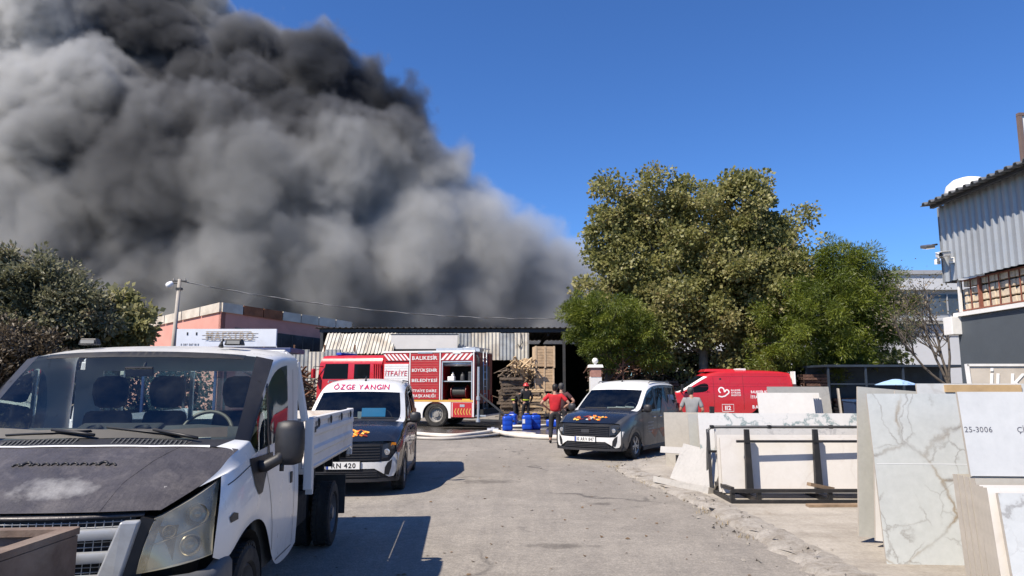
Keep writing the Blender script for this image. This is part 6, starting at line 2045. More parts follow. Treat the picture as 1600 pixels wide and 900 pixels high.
# ---------------------------------------------------------------- trees
def leaf_mat(name, stops, rough=.55, trans=.25):
    """leaf colours differ from leaf to leaf through a per-face attribute"""
    if name in MATS: return MATS[name]
    t = NT(name)
    a = t.n('Attribute'); a.attribute_name = 'tint'
    c = t.ramp(a.outputs['Fac'], stops)
    t.base(c); t.rough(rough)
    tl = t.n('BsdfTranslucent'); t.link(c, tl.inputs['Color'])
    mx = t.n('MixShader'); mx.inputs[0].default_value = trans
    t.link(t.bsdf.outputs[0], mx.inputs[1]); t.link(tl.outputs[0], mx.inputs[2]); t.link(mx.outputs[0], t.out.inputs['Surface'])
    MATS[name] = t.m
    return t.m

def leaves_object(name, pos, axis, size, m, parent, seed, aspect=.62, tint=None, two=True, kind=None):
    """many small bent leaves as one mesh; pos, axis: (n,3); size: (n,)"""
    rg = np.random.default_rng(seed)
    n = len(pos)
    ax = axis / np.maximum(1e-6, np.linalg.norm(axis, axis=1))[:, None]
    rv_ = rg.normal(size=(n, 3))
    sd = np.cross(ax, rv_); sd /= np.maximum(1e-6, np.linalg.norm(sd, axis=1))[:, None]
    nr = np.cross(sd, ax)
    L = size[:, None]; Wd = L * aspect * .5
    p0 = pos; p1 = pos + ax * L * .5 + sd * Wd + nr * L * .08; p3 = pos + ax * L * .5 - sd * Wd + nr * L * .08; p2 = pos + ax * L - nr * L * .06
    V = np.stack([p0, p1, p2, p3], 1).reshape(-1, 3)
    me = bpy.data.meshes.new(name)
    me.vertices.add(4 * n); me.vertices.foreach_set('co', V.astype(np.float32).ravel())
    idx = np.arange(4 * n, dtype=np.int32)
    me.loops.add(4 * n); me.loops.foreach_set('vertex_index', idx)
    me.polygons.add(n)
    me.polygons.foreach_set('loop_start', np.arange(0, 4 * n, 4, dtype=np.int32))
    me.polygons.foreach_set('loop_total', np.full(n, 4, dtype=np.int32))
    me.update(calc_edges=True)
    at = me.attributes.new('tint', 'FLOAT', 'FACE')
    tv = rg.random(n) if tint is None else tint
    at.data.foreach_set('value', tv.astype(np.float32))
    me.materials.append(m)
    o = bpy.data.objects.new(name, me)
    link(o, parent)
    if kind: o['kind'] = kind
    return o

bark = mat('bark', (0.085, 0.070, 0.055), .9, var=.4, scale=3, bump=.6, bump_scale=8)
pale_bark = mat('pale_bark', (0.22, 0.20, 0.17), .85, var=.4, scale=2, bump=.4, bump_scale=6)

def branches(bm, p, d, L, r, depth, rnd, tips, spread=.6, nseg=4, up=.12, kids_n=(2, 4), shrink=.66, limit=None):
    pts = [p.copy()]
    q = p.copy(); dd = d.copy()
    for i in range(nseg):
        dd = (dd + Vector((rnd.gauss(0, .12), rnd.gauss(0, .12), rnd.gauss(0, .08) + up * .3))).normalized()
        q = q + dd * (L / nseg)
        pts.append(q.copy())
    bm.tube(pts, r, 6 if depth > 1 else 4, caps=False, r2=r * .55)
    if depth == 0:
        tips.append((q.copy(), dd.copy())); return
    if depth == 1: tips.append((q.copy(), dd.copy()))
    for k in range(rnd.randint(*kids_n)):
        f = rnd.uniform(.45, 1.0)
        s = pts[min(nseg, max(1, int(f * nseg)))]
        nd = (dd + Vector((rnd.gauss(0, spread), rnd.gauss(0, spread), rnd.gauss(up, spread * .6)))).normalized()
        branches(bm, s, nd, L * shrink * rnd.uniform(.8, 1.15), r * .55, depth - 1, rnd, tips, spread, nseg, up, kids_n, shrink)

def clump_crown(lobes, n_clumps, per, rnd_seed, clump_r, shell=.55, flat=.8):
    """lobes: (centre, radii); clumps spread through their volume, denser outward; returns leaf positions, outward axes, depth"""
    rg = np.random.default_rng(rnd_seed)
    vol = np.array([l[1][0] * l[1][1] * l[1][2] for l in lobes]); vol = vol / vol.sum()
    P, Ax, dp = [], [], []
    cl = []
    for i in range(n_clumps):
        c, r = lobes[rg.choice(len(lobes), p=vol)]
        u = rg.normal(size=3); u /= np.linalg.norm(u)
        f = shell + (1 - shell) * rg.random() ** .6
        if rg.random() < .22: f = rg.random() * .8
        f *= 1 + .10 * rg.normal()
        ctr = np.array(c) + u * np.array(r) * f
        cl.append(ctr)
        k = int(per * rg.uniform(.5, 1.5)); cr = clump_r * rg.uniform(.6, 1.35)
        w = rg.normal(size=(k, 3)); w /= np.linalg.norm(w, axis=1)[:, None]
        rad = cr * rg.random(k) ** .5
        q = ctr + w * rad[:, None] * np.array([1, 1, flat])
        P.append(q); Ax.append(w * .8 + u * .5 + rg.normal(size=(k, 3)) * .55 + np.array([0, 0, -.25]))
        dp.append(np.full(k, rg.random()))
    return np.concatenate(P), np.concatenate(Ax), np.concatenate(dp), cl

def tree(name, label, cat, loc, lobes, n_clumps, per, leaf, clump_r, m, seed, trunk_h, trunk_r, bark_m=bark, group=None, aspect=.62, lean=(0, 0), shell=.55, extra=None, tints=(.5, .5)):
    t = thing(name, label, cat, loc, 0, group)
    rnd = random.Random(seed)
    P, Ax, dp, cl = clump_crown(lobes, n_clumps, per, seed, clump_r, shell)
    keep = P[:, 2] > .25
    P, Ax, dp = P[keep], Ax[keep], dp[keep]
    rg = np.random.default_rng(seed + 1)
    tv = np.clip(dp * tints[0] + rg.random(len(P)) * tints[1], 0, 1)
    leaves_object('crown', P, Ax, leaf * rg.uniform(.6, 1.3, len(P)), m, t, seed, aspect, tv)
    bm = MB()
    top_ = Vector((lean[0], lean[1], trunk_h))
    bm.tube([Vector((0, 0, -.1)), Vector((lean[0] * .3, lean[1] * .3, trunk_h * .35)), Vector((lean[0] * .7, lean[1] * .7, trunk_h * .7)), top_], trunk_r, 10, r2=trunk_r * .6)
    tr = bm.build('trunk', bark_m, t, smooth=True)
    # limbs reach for the clumps
    for i, c in enumerate(cl):
        if i % max(1, len(cl) // 46): continue
        c = Vector(c); s = Vector((lean[0], lean[1], 0)) * .8 + Vector((0, 0, trunk_h * rnd.uniform(.55, 1.0)))
        mid_ = s.lerp(c, .5) + Vector((rnd.gauss(0, .25), rnd.gauss(0, .25), rnd.uniform(.0, .5)))
        bm = MB(); bm.tube([s, s.lerp(mid_, .5) + Vector((0, 0, .12)), mid_, mid_.lerp(c, .6), c], trunk_r * rnd.uniform(.16, .34), 5, caps=False, r2=.012)
        bm.build('limb', bark_m, tr, smooth=True)
    return t

plane_leaf = leaf_mat('plane_leaf', [(0.0, (0.120, 0.130, 0.042)), (0.30, (0.195, 0.200, 0.065)), (0.58, (0.28, 0.275, 0.10)), (0.80, (0.36, 0.33, 0.145)), (1.0, (0.26, 0.195, 0.10))], .5, .45)
pine_leaf = leaf_mat('pine_needle', [(0.0, (0.036, 0.056, 0.008)), (0.5, (0.110, 0.145, 0.014)), (1.0, (0.22, 0.245, 0.028))], .5, .3)
olive_leaf = leaf_mat('olive_leaf', [(0.0, (0.065, 0.070, 0.038)), (0.5, (0.17, 0.175, 0.10)), (0.8, (0.30, 0.285, 0.19)), (1.0, (0.28, 0.215, 0.15))], .5, .35)
fig_leaf = leaf_mat('bright_leaf', [(0.0, (0.14, 0.145, 0.055)), (0.5, (0.27, 0.27, 0.12)), (1.0, (0.42, 0.39, 0.21))], .5, .45)
sparse_leaf = leaf_mat('withered_leaf', [(0.0, (0.06, 0.055, 0.035)), (0.5, (0.12, 0.105, 0.06)), (1.0, (0.20, 0.15, 0.09))], .6, .2)

# big plane tree behind the red van: metres at its own distance (40 m, about 27.5 px of the photograph to a metre)
TX, TY = 11.0, 41.0
def lob(px, py, r, dy=0.0, Y=TY, x0=TX, fx=1.0, fz=1.0):
    p = A(px, py, Y); k = Y / FPX
    return ((p.x - x0, dy, p.z), (r * k * fx, r * k * .95, r * k * fz))
lobes = [lob(1045, 360, 60), lob(1060, 320, 40), lob(985, 335, 68), lob(960, 300, 34), lob(1015, 295, 34), lob(1120, 350, 88), lob(1110, 300, 34), lob(1160, 320, 44), lob(1205, 355, 55), lob(1235, 350, 34), lob(960, 400, 62), lob(940, 350, 40), lob(1010, 400, 60), lob(1050, 430, 105, 1), lob(1160, 440, 110, 0), lob(1235, 430, 62), lob(930, 440, 40), lob(1060, 520, 70), lob(1150, 530, 80), lob(1010, 500, 70, -1), lob(1230, 500, 55)]
tree('plane_tree', 'tall spreading plane tree with olive and browning leaves behind the red van', 'tree', (TX, TY, 0), lobes, 700, 190, .21, .85, plane_leaf, 11, 6.0, .34, pale_bark, aspect=.8, shell=.45)
YL = 37.5
lobes = [lob(905, 500, 36, 0, YL, 4.6), lob(945, 495, 42, -.5, YL, 4.6), lob(985, 520, 42, 0, YL, 4.6), lob(900, 480, 22, 0, YL, 4.6), lob(940, 540, 36, 0, YL, 4.6), lob(1010, 545, 40, .4, YL, 4.6)]
tree('pine_tree', 'small bright green pine at the left foot of the plane tree', 'tree', (4.6, YL, 0), lobes, 230, 260, .20, .42, pine_leaf, 12, 3.4, .14, bark, group='pines beside the plane tree', aspect=.16, lean=(.6, 0), tints=(.45, .55))
YR = 38.0; XR_ = 17.6
lobes = [lob(1320, 430, 55, 0, YR, XR_), lob(1345, 410, 36, 0, YR, XR_), lob(1300, 405, 34, 0, YR, XR_), lob(1360, 480, 62, 0, YR, XR_), lob(1385, 500, 45, 0, YR, XR_), lob(1300, 490, 75, 0, YR, XR_), lob(1240, 510, 60, -.5, YR, XR_), lob(1310, 560, 60, 0, YR, XR_), lob(1370, 545, 40, 0, YR, XR_), lob(1200, 560, 40, -.5, YR, XR_)]
tree('pine_tree', 'broad deep green pine right of the plane tree', 'tree', (XR_, YR, 0), lobes, 460, 260, .22, .5, pine_leaf, 13, 4.5, .22, bark, group='pines beside the plane tree', aspect=.16, tints=(.5, .5))
# bushy trees on the left
YA = 27.0; XA = -18.6
lobes = [lob(40, 470, 75, 0, YA, XA), lob(-20, 440, 60, 0, YA, XA), lob(85, 450, 50, 0, YA, XA), lob(120, 490, 50, 0, YA, XA), lob(20, 430, 38, 0, YA, XA), lob(150, 500, 34, 0, YA, XA), lob(-70, 500, 90, 0, YA, XA), lob(60, 530, 80, 0, YA, XA)]
tree('olive_tree', 'wide dark grey-green bushy tree at the left edge', 'tree', (XA, YA, 0), lobes, 420, 150, .20, .48, olive_leaf, 14, 3.0, .22, bark, aspect=.42)
lobes = [lob(30, 545, 40, 0, 24.5, -18.0), lob(70, 560, 40, 0, 24.5, -18.0), lob(0, 560, 40, 0, 24.5, -18.0)]
tree('brown_bush', 'low reddish brown bush under the dark tree on the left', 'bush', (-18.0, 24.5, 0), lobes, 90, 120, .16, .4, leaf_mat('brown_leaf', [(0, (.05, .04, .026)), (.6, (.11, .085, .055)), (1, (.17, .13, .09))]), 15, .8, .08, bark, aspect=.42)
YB = 28.5; XB = -16.0
lobes = [lob(180, 490, 34, 0, YB, XB), lob(160, 520, 36, 0, YB, XB), lob(205, 515, 32, 0, YB, XB), lob(215, 500, 22, 0, YB, XB), lob(185, 540, 42, 0, YB, XB), lob(155, 480, 22, 0, YB, XB)]
tree('fig_tree', 'small pale green leafy tree between the dark tree and the lamp pole', 'tree', (XB, YB, 0), lobes, 150, 70, .24, .42, fig_leaf, 16, 1.8, .10, pale_bark, aspect=.75)
# almost bare tree on the right
sp_ = thing('bare_tree', 'thin half bare tree with few brown leaves before the white factory', 'tree', (18.0, 29.5, 0))
rnd = random.Random(21); tips = []
bm = MB()
for (dx, dy, dz) in ((-.35, 0, 1), (.15, .1, 1), (-.7, .1, .8), (-.05, -.2, 1.0)):
    branches(bm, Vector((0, 0, 1.6)), Vector((dx, dy, dz)).normalized(), 2.5, .06, 3, rnd, tips, .55, 4, .10, (2, 4), .74)
br = bm
bm2 = MB(); bm2.tube([(0.15, 0, -.1), (.05, 0, .8), (0, 0, 1.7)], .11, 8, r2=.08); bm2.build('trunk', bark, sp_, smooth=True)
br.build('crown', bark, sp_, smooth=True)
rg = np.random.default_rng(5)
pts = []
for (q, d) in tips:
    for k in range(7):
        pts.append(np.array(q) + rg.normal(size=3) * .24)
pts = np.array(pts)
leaves_object('leaves', pts, rg.normal(size=(len(pts), 3)) + np.array([0, 0, -.3]), rg.uniform(.06, .14, len(pts)), sparse_leaf, sp_, 9, .6)
# dark undergrowth under the trees
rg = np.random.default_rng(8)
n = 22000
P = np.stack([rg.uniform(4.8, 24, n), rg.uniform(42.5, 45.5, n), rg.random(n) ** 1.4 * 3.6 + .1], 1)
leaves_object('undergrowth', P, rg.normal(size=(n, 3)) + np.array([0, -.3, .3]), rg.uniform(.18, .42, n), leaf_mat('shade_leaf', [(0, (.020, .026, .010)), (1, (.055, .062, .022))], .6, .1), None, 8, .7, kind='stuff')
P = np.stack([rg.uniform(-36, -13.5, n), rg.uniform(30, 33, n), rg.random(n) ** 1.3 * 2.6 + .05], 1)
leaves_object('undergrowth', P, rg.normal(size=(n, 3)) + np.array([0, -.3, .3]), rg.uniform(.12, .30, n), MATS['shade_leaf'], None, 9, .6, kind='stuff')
# ---------------------------------------------------------------- stone slabs
def marble(name, base, vein, vein_amt, scale, warp=1.0, gold=None, seed=0.0):
    if name in MATS: return MATS[name]
    t = NT(name)
    co = t.mapping(t.co('Object'), (1, 1, 1), (0, 0, 0), (seed, seed * .7, seed * 1.3))
    cloud = t.noise(co, 1.6 * scale, 6, .6, .4)
    c = t.ramp(cloud, [(.3, tuple(q * .90 for q in base)), (.7, base)])
    c = t.mix(.35, c, t.ramp(t.noise(co, 14 * scale, 6, .7), [(.3, .40), (.7, .58)]), 'OVERLAY')
    # veins: thin bands where a warped noise crosses its middle
    wv = t.n('VectorMath', operation='ADD'); nz = t.n('TexNoise'); nz.inputs['Scale'].default_value = 1.3 * scale; nz.inputs['Detail'].default_value = 7; nz.inputs['Roughness'].default_value = .6
    t.link(co, nz.inputs['Vector'])
    sc = t.n('VectorMath', operation='SCALE'); t.link(nz.outputs['Color'], sc.inputs[0]); sc.inputs['Scale'].default_value = warp
    t.link(co, wv.inputs[0]); t.link(sc.outputs[0], wv.inputs[1])
    vo = t.n('TexVoronoi', feature='DISTANCE_TO_EDGE'); vo.inputs['Scale'].default_value = 1.25 * scale; t.link(wv.outputs[0], vo.inputs['Vector'])
    v1 = t.ramp(vo.outputs['Distance'], [(0, 1.0), (.008, .75), (.022, .15), (.045, 0.0)])
    vmask = t.ramp(t.noise(co, 1.1 * scale, 3, .5), [(.36, 0.0), (.50, 1.0)])
    f = t.math('MULTIPLY', t.math('MULTIPLY', v1, vmask), vein_amt, True)
    vc = t.mix(t.ramp(t.noise(co, 5 * scale, 4), [(.4, 0.0), (.6, 1.0)]), vein, gold or vein)
    c = t.mix(f, c, vc)
    vo2 = t.n('TexVoronoi', feature='DISTANCE_TO_EDGE'); vo2.inputs['Scale'].default_value = 3.1 * scale; t.link(wv.outputs[0], vo2.inputs['Vector'])
    v2 = t.ramp(vo2.outputs['Distance'], [(0, 1.0), (.012, .5), (.03, 0.0)])
    c = t.mix(t.math('MULTIPLY', t.math('MULTIPLY', v2, t.ramp(t.noise(co, 1.9 * scale, 3), [(.44, 0.0), (.56, 1.0)])), vein_amt * .7, True), c, vein)
    t.base(c); t.rough(.30)
    MATS[name] = t.m
    return t.m
stone_edge = mat('stone_edge', (0.42, 0.38, 0.32), .7, var=.12, scale=7, dirt=(.33, .28, .23), dirt_amt=.25)
calacatta = marble('veined_marble', (0.52, 0.545, 0.535), (0.17, 0.15, 0.13), .85, .9, .55, (0.26, 0.195, 0.115), 2.3)
greyvein = marble('grey_veined_marble', (0.63, 0.625, 0.61), (0.15, 0.225, 0.23), .9, .75, 1.6, None, 7.7)
cream_st = marble('cream_stone', (0.72, 0.69, 0.645), (0.55, 0.50, 0.45), .35, .8, .8, None, 4.1)
white_st = marble('white_stone', (0.64, 0.63, 0.61), (0.6, 0.59, 0.58), .25, .9, .8, None, 5.9)
beige_st = marble('beige_stone', (0.46, 0.43, 0.37), (0.33, 0.30, 0.25), .4, 1.0, .8, None, 8.4)
grey_st = marble('grey_stone', (0.30, 0.30, 0.29), (0.2, 0.2, 0.2), .4, 1.0, .8, None, 3.3)
dusty_st = marble('dusty_marble', (0.44, 0.425, 0.395), (0.30, 0.29, 0.27), .6, 1.4, .9, None, 2.2)
green_st = marble('pale_back_stone', (0.40, 0.40, 0.37), (0.42, 0.42, 0.40), .4, 1.2, .8, None, 1.2)
PADZ = 0.06

def slab(name, label, bl, br, h, lean, th, m, group=None, z0=PADZ, cut=None, edge=None, roll=0.0, cat='slab'):
    """stone slab on its lower edge bl-br (x,y); lean: how far the top stands back; th thickness; roll turns it in its own plane"""
    a, b = Vector((*bl, 0)), Vector((*br, 0))
    d = (b - a); L = d.length; d.normalize()
    back = Vector((-d.y, d.x, 0))
    up = (Vector((0, 0, 1)) * math.sqrt(max(.01, h * h - lean * lean)) + back * lean).normalized()
    nrm = d.cross(up).normalized()            # towards the viewer when d runs to the right
    t = thing(name, label, cat, (a.x, a.y, z0), 0, group)
    poly = [(0, 0), (L, 0), (L, h), (0, h)] if cut is None else cut(L, h)
    if roll:
        poly = [(x * cos(roll) - y * sin(roll), x * sin(roll) + y * cos(roll)) for x, y in poly]
        my = min(y for x, y in poly); poly = [(x, y - my) for x, y in poly]
    bm = MB(); P = lambda x, y, k: d * x + up * y - nrm * (k * th)
    n = len(poly)
    bm.add([P(x, y, 0) for x, y in poly], [tuple(range(n))])
    face = bm.build('face', m, t)
    bm = MB()
    bm.add([P(x, y, .02) for x, y in poly] + [P(x, y, 1) for x, y in poly], [tuple(range(2 * n - 1, n - 1, -1))] + [(i, (i + 1) % n, (i + 1) % n + n, i + n) for i in range(n)])
    bm.build('body', edge or stone_edge, t)
    t['n'] = [nrm.x, nrm.y, nrm.z]
    return t, d, up, nrm

def V2(p): return (p.x, p.y)
# --- near stack on the right
def atz(px, py, z):
    return G(px, py, z)
bl, br = (3.55, 7.02), (4.95, 6.92)
big, bd_, bu_, bn_ = slab('marble_slab', 'large pale marble slab with brown veins leaning in front of the near stack', bl, br, 1.60, .13, .022, calacatta,
     cut=lambda L, h: [(.0, 0), (L, 0), (L, h), (-.03, h)])
bm = MB(); q0 = bu_ * .92 + bn_ * .0015; bm.add([q0, q0 + bd_ * 1.40, q0 + bd_ * 1.40 + bu_ * .008, q0 + bu_ * .008], [(0, 1, 2, 3)])
bm.build('face_strip', mat('pale_strip', (.66, .68, .68), .4, var=.05), big, fix=False)  # thin pale strip laid straight across the slab face
slab('marble_slab', 'pale slab with brown paper strip, its top showing above the large veined slab', (4.14, 7.22), (5.3, 7.14), 1.70, .14, .022, marble('pale_marble', (.54, .55, .54), (.4, .38, .35), .5, 1.0, .8, None, 6.1))
tp = thing('tape_strip', 'brown paper strip stuck along the top of the pale slab', 'tape', (0, 0, 0))
one('strip', mat('brown_paper', (.42, .29, .15), .8, var=.15), lambda q: q.hexa([Vector(p) for p in ((4.42, 7.31, 1.668), (5.16, 7.26, 1.668), (5.16, 7.30, 1.668), (4.42, 7.35, 1.668), (4.42, 7.315, 1.742), (5.16, 7.265, 1.742), (5.16, 7.30, 1.742), (4.42, 7.355, 1.742))]), tp)
for i, (x0, y0, h, m_, lab) in enumerate(((3.72, 7.90, 1.60, green_st, 'grey green slab seen edge on, leftmost of the near stack'), (3.79, 7.68, 1.50, white_st, 'white edged slab with blue tape in the near stack'), (3.90, 7.45, 1.56, green_st, 'grey slab just behind the large veined slab'))):
    slab('stone_slab', lab, (x0, y0), (x0 + .85, y0 - .05), h, .12, .03, m_, roll=-.085)
one('blue_tape', mat('blue_tape', (.02, .16, .55), .5), lambda q: q.box((0, 0, 0), (.012, .05, .11), rot=(-.2, 0, 0)), tag(thing('tape', 'small piece of blue tape on the edge of the white slab', 'tape', (3.865, 7.70, .82))))
# --- nearest bundles at the right edge, with the numbered slab resting on them
for i in range(4):
    slab('stone_slab', ('beige slab with bare face at the left of the nearest bundle', 'second beige slab of the nearest bundle', 'third beige slab of the nearest bundle, thin edged', 'fourth beige slab of the nearest bundle')[i], (3.585 + .007 * i, 5.56 + .085 * i), (5.3, 5.46 + .085 * i), .97, .10, .07, beige_st, 'beige slabs on edge at the right')
for i in range(3):
    slab('stone_slab', ('cream slab standing on edge right of the beige bundle', 'second cream slab right of the beige bundle', 'third cream slab right of the beige bundle')[i], (3.45 + .018 * i, 5.20 + .07 * i), (5.3, 5.10 + .07 * i), .95, .12, .055, cream_st, 'cream slabs on edge at the right')
slab('marble_slab', 'grey veined marble slab in the bottom right corner, before the cream edges', (3.46, 5.08), (5.3, 4.98), .93, .14, .03, marble('cloudy_marble', (.56, .58, .58), (.22, .21, .20), .7, 1.0, 1.0, None, 9.3))
ns, d_, u_, n_ = slab('numbered_slab', 'white slab with a printed number resting on the nearest stone edges', (3.60, 5.72), (5.9, 5.56), .66, .10, .025, marble('plain_white_stone', (.54, .555, .56), (.6, .61, .62), .2, .6, .6, None, 2.9), z0=1.035)
numm = mat('number_ink', (.10, .10, .12), .6)
lettering('25-3006', .062, numm, ns, d_ * .115 + u_ * .36 + n_ * .0, d_, u_, bold=.0, space=1.05, lift=.002)
lettering('ÇİN', .062, numm, ns, d_ * .46 + u_ * .36, d_, u_, bold=.0, space=1.05, lift=.002)
# --- frame rack with pale slabs
rk = thing('slab_rack', 'black steel rack with two upright posts holding cream slabs by the kerb', 'rack', (3.16, 10.75, PADZ))
ird = mat('black_iron', (.016, .016, .017), .5, var=.25, scale=10, dirt=(.07, .055, .045), dirt_amt=.25)
for x in (.34, 1.36, 2.38):
    one('post', ird, lambda q: q.hexa([Vector(p) for p in ((x - .05, -.02, .1), (x + .055, -.02, .1), (x + .055, .06, .1), (x - .05, .06, .1), (x - .035, .02, 1.02), (x + .035, .02, 1.02), (x + .035, .07, 1.02), (x - .035, .07, 1.02))]), rk)
one('top_rail', ird, lambda q: q.box((1.55, .02, .845), (2.75, .04, .035)), rk)
for (y, z) in ((-.28, .025), (-.28, .175), (.62, .03)):
    one('base_rail', ird, lambda q: q.box((1.40, y, z), (2.85, .05, .05)), rk)
for x in (.0, .38, 1.40, 2.42):
    one('foot', ird, lambda q: (q.box((x, .16, .03), (.06, .90, .055)), q.box((x, -.26, .10), (.055, .055, .14))), rk)
one('base_bar', ird, lambda q: q.beam((0, -.28, .20), (0, .55, .17), .05, .05), rk)
one('timber', mat('old_timber', (.24, .17, .11), .9, var=.3, scale=6), lambda q: (q.beam((1.12, -.22, .26), (1.50, -.12, .18), .09, .05)), rk)
for i, (x0, y0, L, h, lab, m_) in enumerate(((-.02, .14, 2.7, .80, 'wide cream slab leaning inside the black rack', cream_st), (-.04, .24, 2.7, .84, 'cream slab behind the wide one in the black rack', cream_st))):
    slab('stone_slab', lab, (3.16 + x0, 10.75 + y0), (3.16 + x0 + L, 10.70 + y0), h, .06, .03, m_, z0=PADZ + .085)
# timber bearers under rack
pl_ = thing('timber_plank', 'flat weathered plank on the pavement before the black rack', 'plank', (4.6, 10.2, PADZ))
one('plank', mat('old_timber', (.24, .17, .11), .9), lambda q: q.box((0, 0, .02), (1.0, .12, .035), rot=(0, 0, .05)), pl_)
# --- second rack with pipe frame and long veined slab
rk2 = thing('pipe_rack', 'grey tube rack with a top rail in front of the long veined slabs', 'rack', (3.12, 11.75, PADZ))
pipe = mat('grey_pipe', (.12, .12, .12), .45, .3, var=.2, scale=10)
one('top_rail', pipe, lambda q: q.tube([(0.06, .1, 0), (.05, .02, .55), (.06, -.02, .95), (.12, -.02, 1.0), (2.9, -.06, 1.0)], .024, 8), rk2, smooth=True)
for x in (.12, 1.05, 2.05, 2.85):
    one('clamp', ird, lambda q: q.box((x, -.03, 1.0), (.06, .07, .06)), rk2, bevel=.01)
one('leg', ird, lambda q: q.beam((.02, -.25, 0), (.06, .0, .96), .05, .05), rk2)
one('leg', ird, lambda q: q.beam((2.86, -.25, 0), (2.86, .0, .96), .05, .05), rk2)
one('cross_rail', ird, lambda q: q.box((1.45, -.12, .62), (2.85, .035, .035)), rk2)
slab('marble_slab', 'long white slab with dark grey veins behind the tube rack', (3.14, 12.0), (6.1, 11.9), 1.22, .22, .03, greyvein)
slab('marble_slab', 'white slab with grey waves under the top rail of the tube rack', (3.28, 11.62), (6.1, 11.52), .98, .10, .03, marble('wavy_marble', (.56, .55, .53), (.33, .33, .33), .7, .7, 1.8, None, 6.6))
slab('stone_slab', 'cream slab before the wavy white one in the tube rack', (3.30, 11.36), (6.1, 11.26), .74, .10, .03, cream_st)
slab('stone_slab', 'pale grey slab at the left end of the tube rack', (3.1, 12.55), (4.3, 12.5), 1.18, .20, .03, green_st)
slab('stone_slab', 'second pale grey slab in front of the first at the rack end', (3.22, 12.35), (4.4, 12.3), 1.10, .20, .03, green_st)
# --- three slabs leaning on the rack end, one strip on the ground
for i, lab in enumerate(('small white veined slab leaning at an angle at the end of the rack', 'second small slab behind the tilted white one', 'third small slab behind the tilted white one, cream edged')):
    slab('stone_slab', lab, (2.66 + .09 * i, 12.45 + .10 * i), (3.15 + .11 * i, 11.50 + .12 * i), .64 - .03 * i, .27, .035, dusty_st if i < 2 else beige_st, roll=-.10)
slab('stone_strip', 'long narrow white stone strip lying along the foot of the small slabs', (2.46, 12.75), (3.04, 11.35), .10, .02, .10, dusty_st)
slab('stone_strip', 'short white stone strip resting on top of the small tilted slabs', (2.60, 12.75), (2.98, 12.45), .11, .03, .03, dusty_st, z0=.56)
# --- grey slab pair and steel post behind
for i, (x0, y0, m_, lab) in enumerate(((3.22, 15.2, beige_st, 'grey beige slab standing alone left of the man in grey'), (3.44, 15.4, beige_st, 'second grey beige slab behind the first by the man in grey'))):
    slab('stone_slab', lab, (x0, y0), (x0 + 1.35, y0 - .1), 1.10 - .02 * i, .12, .04, m_)
ps = thing('steel_post', 'short black steel post in front of the man in grey', 'post', (4.05, 14.6, PADZ))
one('post', ird, lambda q: (q.box((0, 0, .62), (.08, .08, 1.24)), q.box((0, 0, .02), (.3, .3, .04))), ps)
ps = thing('steel_post', 'stub of black steel beside the small tilted slabs', 'post', (3.05, 13.3, PADZ))
one('post', ird, lambda q: q.box((0, 0, .2), (.09, .09, .4)), ps)
# --- white stack with dark slab behind, further back
slab('stone_slab', 'dark grey slab leaning behind the stack of white slabs', (5.55, 15.3), (6.85, 15.2), 1.68, .40, .03, grey_st)
for i in range(5):
    slab('stone_slab', ('front white slab of the stack before the red van', 'second white slab of the stack before the red van', 'third white slab of the stack before the red van', 'fourth white slab of the stack before the red van', 'rearmost white slab of the stack before the red van')[i],
         (5.0 + .05 * i, 14.35 + .11 * i), (6.12 + .09 * i, 14.3 + .11 * i), 1.55 - (.10 if i == 4 else .0), .36, .03, white_st, 'white slabs before the red van')
slab('stone_slab', 'slanting dark edged slab at the right end of the white stack', (6.95, 15.0), (7.2, 15.6), 1.60, .10, .035, white_st)
# ---------------------------------------------------------------- lamp pole and wire
lp = thing('lamp_pole', 'grey concrete lamp pole with a white lamp head left of the warehouse', 'street lamp', (-17.0, 35.5, 0))
conc = mat('pole_concrete', (.36, .33, .29), .85, var=.15, scale=2)
one('pole', conc, lambda q: q.tube([(0, 0, 0), (.10, 0, 3.5), (.22, 0, 7.0)], .13, 10, r2=.085), lp, smooth=True)
one('arm', steel_dark, lambda q: (q.tube([(.22, 0, 6.75), (-.05, -.05, 6.8), (-.18, -.08, 6.72)], .03, 6), q.box((.22, 0, 6.9), (.7, .08, .06)), q.box((.22, 0, 6.5), (.28, .2, .12))), lp)
bm = MB(); bm.lathe([(0, .22), (.10, .2), (.15, .10), (.17, -.02), (.15, -.10), (.06, -.16), (0, -.17)], 16, Matrix.Translation((-.24, -.1, 6.68)) @ Matrix.Rotation(R(50), 4, 'Y')); bm.build('lamp_head', mat('lamp_white', (.8, .8, .8), .4), lp, smooth=True)
for x in (-.08, .5):
    one('insulator', conc, lambda q: q.tube([(x, 0, 6.93), (x, 0, 7.05)], .035, 8), lp)
wr = thing('overhead_wire', 'thin twisted wire sagging from the lamp pole to the trees', 'wire', (0, 0, 0))
a, b_ = Vector((-16.75, 35.5, 6.9)), Vector((3.0, 41.5, 5.55))
pts = []
for i in range(41):
    f = i / 40; p = a.lerp(b_, f); p.z -= 1.0 * 4 * f * (1 - f) * .55
    pts.append(p)
one('wire', mat('wire_grey', (.10, .10, .10), .5, var=.2), lambda q: q.tube(pts, .022, 5), wr, smooth=True)
one('twist', mat('wire_pale', (.30, .30, .29), .5, var=.2), lambda q: q.tube([p + Vector((0, cos(i * 1.6) * .03, sin(i * 1.6) * .03)) for i, p in enumerate(pts)], .014, 5), wr, smooth=True)

